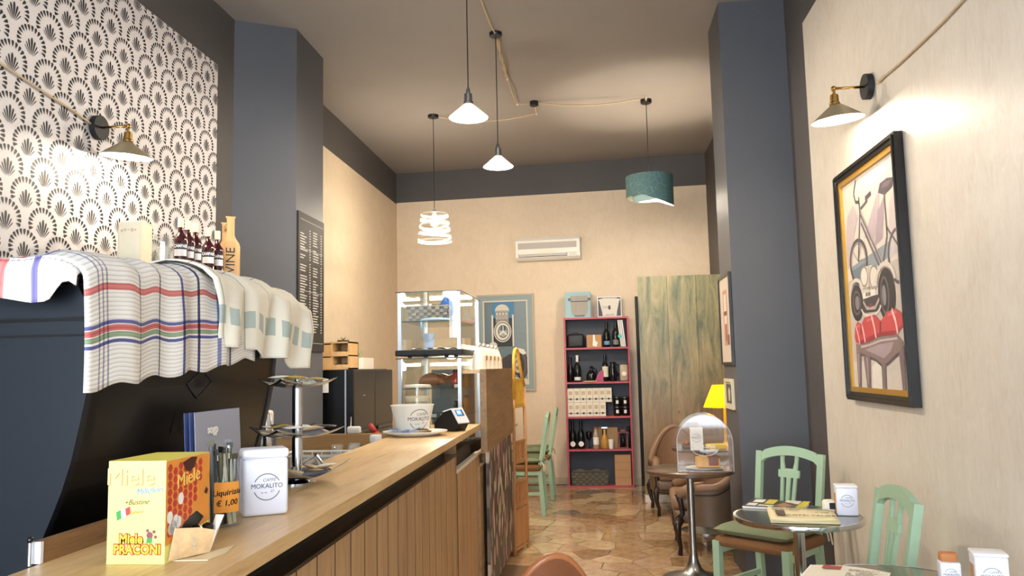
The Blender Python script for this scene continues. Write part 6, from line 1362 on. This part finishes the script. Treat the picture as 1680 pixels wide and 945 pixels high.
for r in (0, 1):
    for k in range(2):
        loc = (.225 + .095 * k, yy, zt[2] + .115 * r); lb = '%s dark coffee tin with a white emblem, %s layer, beside the cartons' % (('left', 'right')[k], ('lower', 'upper')[r])
        if mg0 is None:
            t = mg0 = thing('coffee_tin', lb, 'tin', loc, 0, 'dark coffee tins in the red bookcase'); G().lathe([(.043, 0), (.045, .003), (.045, .10), (.046, .101), (.046, .113), (1e-5, .114)], n=24).obj('tin_body', mat('tin_black', '#17140f', .25), t, smooth=40)
            g = G(); g.grid(lambda u, v: (.0455 * cos(R(-110 + 40 * u)), .0455 * sin(R(-110 + 40 * u)), .03 + .04 * v), 6, 1); g.obj('emblem', PAPER, t, True); G().shell([(.0465, .1), (.0465, .105)], n=24).obj('rim', STEEL, t)
        else: dup(mg0, loc, None, lb)
# compartment 2
for k, x in enumerate((-.325, -.225)):
    t = wine(x, 1, ('left', 'right')[k] + ' dark bottle with a round white badge in the fourth compartment', .33, .043); G().flat(circ(.032, 16, c=(0, .06)), (0, -.0445, 0), (1, 0, 0), (0, 0, 1)).obj('badge', PAPER, t)
t = thing('wine_glass', 'dark stemmed glass behind the bottles of the fourth compartment', 'glass', (-.13, yy + .04, zt[1])); G().lathe([(.032, 0), (.03, .004), (.005, .01), (.005, .09), (.03, .12), (.038, .17), (.034, .2), (.033, .2), (.03, .125), (1e-5, .1)], n=20).obj('glass_body', glass('smoky_glass', (.5, .5, .5, 1), .05, .06), t, True)
t = thing('spirit_bottle', 'tall clear pale bottle in the fourth compartment', 'bottle', (-.045, yy - .03, zt[1])); G().lathe([(.033, 0), (.036, .005), (.036, .16), (.03, .19), (.02, .2), (.02, .235), (1e-5, .236)], n=20).obj('glass_body', mat('pale_bottle', '#a8977c', .15), t, True); G().shell([(.0364, .05), (.0364, .14)], n=20).obj('label', PAPER, t); G().lathe([(.021, .235), (.021, .255), (1e-5, .256)], n=16).obj('cap', mat('copper_cap', '#a86b4a', .35, .5), t, smooth=40)
t = thing('oil_bottle', 'round golden bottle with a swing top in the fourth compartment', 'bottle', (.06, yy - .04, zt[1])); G().lathe([(.04, 0), (.05, .01), (.05, .09), (.035, .14), (.016, .18), (.015, .235), (1e-5, .236)], n=20).obj('glass_body', mat('golden_oil', '#b8893e', .15), t, True); G().box((0, 0, .25), (.07, .02, .018)).obj('swing_top', ALU, t)
ctn('kraft_carton', .155, 1, .13, .25, mat('kraft_two', '#9a7a54', .7), 'tall brown carton behind the jars of the fourth compartment', 'box', .08, .05)
ctn('kraft_carton', -.02, 1, .10, .25, MATS['kraft_two'], 'brown carton behind the clear bottle of the fourth compartment', 'box', .06, .06)
t = thing('paper_cup', 'white tapered paper cup in the fourth compartment', 'cup', (.135, yy - .05, zt[1])); G().lathe([(.026, 0), (.034, .11), (.036, .112), (1e-5, .112)], n=20).obj('cup_body', PAPER, t, smooth=40)
t = thing('lantern', 'small red wooden lantern with a dark bottle inside', 'lantern', (.28, yy - .01, zt[1])); RW = mat('brick_red_wood', '#7b3b36', .5)
for x in (-.05, .05):
    for y in (-.045, .045): G().b2((x - .007, y - .007, .01), (x + .007, y + .007, .19)).obj('post', RW, t)
G().b2((-.062, -.055, 0), (.062, .055, .015)).obj('base', RW, t); G().b2((-.062, -.055, .185), (.062, .055, .2)).obj('roof', RW, t); G().b2((-.03, -.02, .2), (.03, .02, .225)).obj('top_handle', RW, t); G().lathe([(.025, .016), (.025, .11), (.01, .14), (.01, .17), (1e-5, .17)], n=16).obj('inner_bottle', mat('lantern_bottle', '#141210', .15), t, True)
for k, z in ((0, 1),): wine(.35, 1, 'plain dark bottle at the right end of the fourth compartment', .26, .015, dy=.03)
# compartment 1 (bottom)
strip_basket((-.13, yy, zt[0]), .40, .16, .15, 5, 11, mat('dark_wicker', '#4f4a3c', .6), mat('olive_wicker', '#67604c', .6), 'dark wide-weave basket in the bottom compartment', 1.1)
t = thing('basket_lining', 'grey cloth bundle lying in the dark basket', 'cloth', (-.13, yy, zt[0] + .15)); g = G(); g.grid(lambda u, v: ((u - .5) * .42, (v - .5) * .16, .012 + .03 * sin(u * 7) ** 2 * (1 - (2 * v - 1) ** 2)), 20, 8); g.obj('cloth', mat('grey_brown_cloth', '#6a6255', .8), t, True)
for k in range(2):
    t = ctn('kraft_carton', .265, 0, .19, .178, KRAFT, ('lower', 'upper')[k] + ' brown cardboard box stacked in the bottom compartment', 'box', .16, 0, .18 * k); G().b2((-.09, -.0806, .084), (.09, -.08, .092)).obj('tape_seam', mat('card_tape', '#a07a50', .4), t)

# ================================================================ painted board, post, lamp
def board_mat():
    m, nt, b = newmat('weathered_green_gold_paint'); tc = N(nt, 'ShaderNodeTexCoord'); mp = N(nt, 'ShaderNodeMapping'); mp.inputs['Scale'].default_value = (3.2, 1, .55); nt.links.new(tc.outputs['Object'], mp.inputs['Vector'])
    n1 = N(nt, 'ShaderNodeTexNoise', i_Scale=3.2, i_Detail=8.0, i_Roughness=.72, i_Distortion=.5); nt.links.new(mp.outputs[0], n1.inputs['Vector'])
    rp = N(nt, 'ShaderNodeValToRGB'); e = rp.color_ramp.elements; e[0].position = .30; e[0].color = srgb('#434a3f'); e[1].position = .74; e[1].color = srgb('#b3a67a')
    for p, c in ((.41, '#5f6450'), (.5, '#7d7a5c'), (.6, '#938868')): k = e.new(p); k.color = srgb(c)
    nt.links.new(n1.outputs['Fac'], rp.inputs[0])
    n2 = N(nt, 'ShaderNodeTexNoise', i_Scale=1.1, i_Detail=2.0); nt.links.new(tc.outputs['Object'], n2.inputs['Vector'])
    sx = N(nt, 'ShaderNodeSeparateXYZ'); nt.links.new(tc.outputs['Object'], sx.inputs[0])
    mr = N(nt, 'ShaderNodeMapRange'); mr.inputs[1].default_value = 1.7; mr.inputs[2].default_value = .7; nt.links.new(sx.outputs[2], mr.inputs[0])
    f = N(nt, 'ShaderNodeMath', operation='MULTIPLY'); nt.links.new(mr.outputs[0], f.inputs[0]); nt.links.new(n2.outputs['Fac'], f.inputs[1])
    mx = N(nt, 'ShaderNodeMix', data_type='RGBA'); mx.inputs[7].default_value = srgb('#9a6a3c'); nt.links.new(f.outputs[0], mx.inputs[0]); nt.links.new(rp.outputs[0], mx.inputs[6]); nt.links.new(mx.outputs[2], b.inputs['Base Color']); b.inputs['Roughness'].default_value = .4
    return m
BM = board_mat()
t = thing('painted_screen', 'tall partition screen faced with green and gold weathered boards', 'screen', (.94, 8.75, 0))
G().b2((-.47, .02, .075), (.46, .05, 2.40)).obj('screen_core', mat('cupboard_side', '#8a8576', .6), t)
for x0, x1 in ((-.475, -.165), (-.162, .145), (.148, .46)): G().b2((x0, -.005, .075), (x1, .02, 2.405)).obj('face_board', BM, t)
G().b2((-.48, -.05, .0), (.46, .09, .072)).obj('white_plinth', mat('white_plinth', '#dcd6c8', .5), t)
for x in (-.095, .13): G().ell((x, -.016, .943), (.011, .011, .011)).obj('knob', mat('bright_brass', '#e0c080', .2, 1.0), t, True)
t = thing('black_post', 'thin black upright post against the back wall beside the cupboard', 'post', (.505, 9.92, 0)); G().b2((-.018, -.02, 0), (.018, .02, 2.29)).obj('post_bar', MBLACK, t)
# yellow table lamp on the rear pedestal table
t = thing('table_lamp', 'yellow table lamp with a pleated shade behind the right pillar', 'lamp', (1.105, 7.27, .7205))
YSH = mat('yellow_pleated_fabric', '#e8b020', .7); nt = YSH.node_tree; bs = nt.nodes['Principled BSDF']; bs.inputs['Transmission Weight'].default_value = 0; bs.inputs['Subsurface Weight'].default_value = 0
g = G(); n = 72; vs = []
for k in range(n):
    a = 2 * pi * k / n; pl_ = .004 * (1 if k % 2 else -1)
    vs += [((.095 + pl_) * cos(a), (.095 + pl_) * sin(a), .535), ((.178 + pl_) * cos(a), (.178 + pl_) * sin(a), .34 + (.004 if k % 2 else 0))]
g.add(vs, [(2 * k, 2 * k + 1, (2 * k + 3) % (2 * n), (2 * k + 2) % (2 * n)) for k in range(n)])
g.obj('lamp_shade', trans_mat('yellow_shade_fabric', '#f0b818', .55), t)
YP = mat('yellow_lacquer', '#d9a82a', .35); G().lathe([(.085, 0), (.085, .012), (.03, .025), (.014, .05), (.012, .15), (.02, .17), (.012, .19), (.011, .36), (1e-5, .36)], n=24).obj('stem', YP, t, smooth=50)
bulb_part(t, .42, .026); point_light('bulb_light', (0, 0, .42), 3.2, color=(1, .74, .40), parent=t, radius=.03)

# ================================================================ cake dome on the pedestal table
dc = Vector((.70, 5.60, .7355)); t = thing('cake_dome', 'clear arched acrylic cake case on the round brown table', 'cake case', dc, R(-4))
ACR = glass('clear_acrylic', (.95, .94, .93, 1), .03, .05, .04); w2, hh, dp = .18, .20, .14
sec = [(w2, 0), (w2, .19)] + [(w2 * cos(R(a)), .19 + .185 * sin(R(a))) for a in range(10, 180, 10)] + [(-w2, .19), (-w2, 0)]
g = G(); 
for (x0, z0), (x1, z1) in zip(sec[:-1], sec[1:]): g.add([(x0, -dp, z0), (x1, -dp, z1), (x1, dp, z1), (x0, dp, z0)], [(0, 1, 2, 3)])
g.obj('curved_cover', ACR, t, smooth=40)
G().flat(sec, (0, -dp, 0), (1, 0, 0), (0, 0, 1)).obj('front_pane', ACR, t); G().flat(sec, (0, dp, 0), (1, 0, 0), (0, 0, 1)).obj('rear_pane', ACR, t)
g = G(); g.tube([(x, -dp, z) for x, z in sec], .003, 6); g.obj('front_edge', glass('acrylic_edge', (.9, .9, .9, 1), .05, .25, .25), t)
G().b2((-w2 + .004, -dp + .004, .003), (w2 - .004, dp - .004, .006)).obj('base_plate', ACR, t); G().b2((-w2 + .004, -dp + .01, .135), (w2 - .004, dp - .01, .139)).obj('inner_shelf', ACR, t)
for k, (z, txt, s_) in enumerate(((.165, 'L’ARTIGIANO', .03),)): text_mesh('pane_lettering', 'DISTILLERIA', .026, plane_M(Vector((.0, -dp - .001, .165)), (1, 0, 0), (0, 0, 1)), mat('white_print', '#f3f1ec', .5), t)
g = G(); P = [(.09 * cos(R(a)), .165 + .06 * sin(R(a))) for a in range(190, 351, 8)]; g.tube([(x, -dp - .001, z) for x, z in P], .0015, 6); g.obj('pane_emblem_arc', MATS['white_print'], t)
tm = Matrix.Translation(dc) @ Matrix.Rotation(R(-4), 4, 'Z')
def in_dome(p): return tm @ Vector(p)
t = thing('cake_loaf', 'sliced golden loaf cake on a white plate inside the clear case', 'cake', in_dome((.0, -.02, .0185)))
G().rbox((.02, 0, .035), (.16, .085, .07), .012, seg=2).obj('loaf', mat('golden_cake', '#d9a653', .7, var=.25, scale=40, bump=.3), t, True); G().rbox((.055, 0, .04), (.085, .088, .074), .014, seg=2).obj('crust', mat('brown_crust', '#7a3c1e', .55, var=.2, scale=40), t, True)
G().lathe([(.09, 0), (.125, .008), (.128, .01), (.12, .006), (1e-5, .004)], n=36).obj('cake_plate', MATS['white_china'], None, True, loc=in_dome((0, -.01, .0068)), label='white round plate under the loaf cake in the clear case', cat='plate')
t = thing('info_card', 'white card with the cafe emblem clipped inside the clear cake case', 'card', in_dome((-.05, -dp + .03, .1395))); G().box((0, 0, .075), (.085, .003, .15)).obj('sheet', PAPER, t); mokalito(t, (0, -.0017, .08), (1, 0, 0), (0, 0, 1), .028)
t = thing('yellow_packet', 'yellow packet lying on the inner shelf of the clear cake case', 'packet', in_dome((.08, .0, .1395))); G().rbox((0, 0, .015), (.12, .09, .03), .008, rz=.2).obj('packet_body', mat('packet_yellow', '#e8c63a', .5), t, True)
t = thing('pastry_tray', 'dark tray of small pastries on the inner shelf of the clear cake case', 'tray', in_dome((-.06, .06, .1395))); G().rbox((0, 0, .01), (.16, .10, .02), .006).obj('tray_body', mat('tray_brown', '#5b4436', .4), t); [G().ell((-.05 + .05 * k, 0, .03), (.022, .03, .018)).obj('pastry', PAST, t, True) for k in range(3)]

# ================================================================ on the bistro tables
TZ = .7212
def napkin_holder(loc, rz, label, s=1.0):
    t = thing('napkin_holder', label, 'napkin holder', loc, rz, 'white napkin holders')
    G().rbox((0, 0, .0675 * s), (.10 * s, .085 * s, .135 * s), .005, seg=2).obj('holder_body', TINW, t, True); G().rbox((0, 0, .141 * s), (.104 * s, .089 * s, .012 * s), .004).obj('lid', MATS['white_tin_lid'], t, True)
    G().b2((-.0515 * s, -.026 * s, .01), (-.0502 * s, .026 * s, .105 * s)).obj('paper_slot', mat('kraft_napkin', '#b98a58', .8), t)
    mokalito(t, (0, -.0428 * s, .072 * s), (1, 0, 0), (0, 0, 1), .03 * s); return t
napkin_holder((1.155, 4.02, TZ), R(-8), 'white napkin holder with the cafe emblem on the table with newspapers', .95)
napkin_holder((1.175, 2.66, TZ), R(-12), 'white napkin holder with a brown napkin slot at the lower right corner', .92)
t = thing('cream_box', 'small rounded cream dispenser behind the napkin holder with newspapers', 'dispenser', (1.085, 4.06, TZ)); G().rbox((0, 0, .032), (.06, .05, .064), .018, seg=3).obj('body', CREAM, t, True); G().rbox((.012, -.0255, .036), (.03, .003, .03), .001).obj('slot', MBLACK, t)
t = thing('sugar_box', 'small white emblem box with brown sachets beside the near napkin holder', 'box', (1.10, 2.765, TZ), R(-10)); G().rbox((0, 0, .04), (.06, .05, .08), .005).obj('body', TINW, t, True); G().rbox((0, .008, .092), (.052, .03, .03), .006).obj('brown_sachets', mat('cane_sachet', '#b5713a', .6), t, True); mokalito(t, (0, -.0253, .042), (1, 0, 0), (0, 0, 1), .02)
# newspapers and magazine
def paper_print(parent, O, U, V, rows, seed, cols, c=INK):
    rn = random.Random(seed); g = G()
    for k in range(rows):
        v = .08 + .84 * k / rows; u = .06
        while u < .92:
            l = rn.uniform(.05, .22); 
            if rn.random() < .8: g.flat([(u, v), (min(.94, u + l), v), (min(.94, u + l), v + .3 / rows), (u, v + .3 / rows)], O, U, V)
            u += l + .03
    g.obj('print_lines', c, parent, kind='stuff')
a, b_, c, d = [onZ(*p, TZ) for p in ((1265, 858), (1380, 861), (1368, 843), (1258, 836))]
t = thing('newspaper', 'folded yellowish newspaper on the round steel table', 'newspaper', Vector(((a.x + c.x) / 2, (a.y + c.y) / 2, TZ)))
o_ = t.location; q = [(p.x - o_.x, p.y - o_.y) for p in (a, b_, c, d)]
NEWS = mat('newsprint', '#e3d7ae', .75, var=.06, scale=30)
for k in range(4):
    def f(u, v, k=k): 
        x = (q[0][0] * (1 - u) + q[1][0] * u) * (1 - v) + (q[3][0] * (1 - u) + q[2][0] * u) * v; y = (q[0][1] * (1 - u) + q[1][1] * u) * (1 - v) + (q[3][1] * (1 - u) + q[2][1] * u) * v
        return (x * (1 - .008 * k), y * (1 - .01 * k), .002 + .0045 * k + .003 * sin(u * 4 + k) * (1 - v) * (k > 0))
    g = G(); g.grid(f, 12, 6); o = g.obj('folded_sheet', NEWS, t, True); sd = o.modifiers.new('thickness', 'SOLIDIFY'); sd.thickness = .0015; sd.offset = 0
U = Vector((q[1][0] - q[0][0], q[1][1] - q[0][1], 0)); V = Vector((q[3][0] - q[0][0], q[3][1] - q[0][1], 0)); O = Vector((q[0][0], q[0][1], .0222))
M = plane_M(O + U * .62 + V * .30, U, U.normalized().cross(Vector((0, 0, -1)))); 
text_mesh('headline', 'SCOPRI VALORI', .034, plane_M(O + U * .60 + V * .26, U, Vector((0, 0, 1)).cross(U)), INK, t); text_mesh('headline', 'in città', .022, plane_M(O + U * .80 + V * .48, U, Vector((0, 0, 1)).cross(U)), INK, t)
G().flat([(.1, .25), (.24, .25), (.24, .6), (.1, .6)], O + Vector((0, 0, .0006)), U, V).obj('photo_print', mat('news_photo', '#5a4a40', .6, var=.4, scale=60), t); paper_print(t, O + V * .62 + Vector((0, 0, .0006)), U, V * .3, 3, 3, 2, GREYINK)
a, b_, c, d = [onZ(*p, TZ) for p in ((1218, 833), (1318, 839), (1327, 829), (1236, 820))]
t = thing('magazine', 'glossy magazine with black, yellow and white cover behind the newspaper', 'magazine', Vector(((a.x + c.x) / 2, (a.y + c.y) / 2, TZ))); o_ = t.location; q = [(p.x - o_.x, p.y - o_.y) for p in (a, b_, c, d)]
G().prism(q, (0, 0, 0), (1, 0, 0), (0, 1, 0), (0, 0, .009)).obj('pages', PAPER, t); G().prism(q, (0, 0, .009), (1, 0, 0), (0, 1, 0), (0, 0, .001)).obj('cover', mat('dark_cover', '#3a3632', .3), t)
U = Vector((q[1][0] - q[0][0], q[1][1] - q[0][1], 0)); V = Vector((q[3][0] - q[0][0], q[3][1] - q[0][1], 0)); O = Vector((q[0][0], q[0][1], .0103))
for c_, ps in (('#e8e4da', [[(.04, .1), (.2, .1), (.2, .4), (.04, .4)], [(.08, .5), (.26, .5), (.26, .85), (.08, .85)]]), ('#cfc23a', [[(.3, .35), (.46, .35), (.46, .9), (.3, .9)], [(.85, .05), (1, .05), (1, .9), (.88, .9)]]), ('#a8765a', [[(.5, .2), (.66, .1), (.82, .3), (.6, .6)]]), ('#d9d2c2', [[(.22, .1), (.48, .08), (.5, .25), (.24, .28)], [(.6, .7), (.85, .5), (.86, .9), (.6, .92)]])):
    g = G(); [g.flat(p, O + Vector((0, 0, .0003 if c_ != '#cfc23a' else .0006)), U, V) for p in ps]; g.obj('cover_print', mat('cover_' + c_[1:], c_, .35), t, kind='stuff')
mp_ = [onZ(*p, TZ) for p in ((1322, 945), (1372, 926), (1452, 941), (1430, 960), (1380, 975))]
t = thing('magazine', 'open magazine on the nearest round table', 'magazine', Vector((.80, 2.86, TZ)), R(-25)); G().prism([(-.13, -.12), (.13, -.12), (.13, .12), (-.13, .12)], (0, 0, 0), (1, 0, 0), (0, 1, 0), (0, 0, .006)).obj('pages', PAPER, t)
g = G(); g.grid(lambda u, v: ((u - .5) * .25, (v - .5) * .235, .0065 + .008 * sin(pi * u)), 10, 2); g.obj('open_page', mat('page_cream', '#ece3cf', .5), t, True); G().flat([(-.08, .05), (-.02, .05), (-.02, .10), (-.08, .10)], (0, 0, .0155), (1, 0, 0), (0, 1, 0)).obj('photo_print', mat('red_photo', '#a8463c', .5, var=.4, scale=60), t); paper_print(t, Vector((0, -.1, .0157)), (.11, 0, 0), (0, .2, 0), 10, 6, 1, GREYINK)
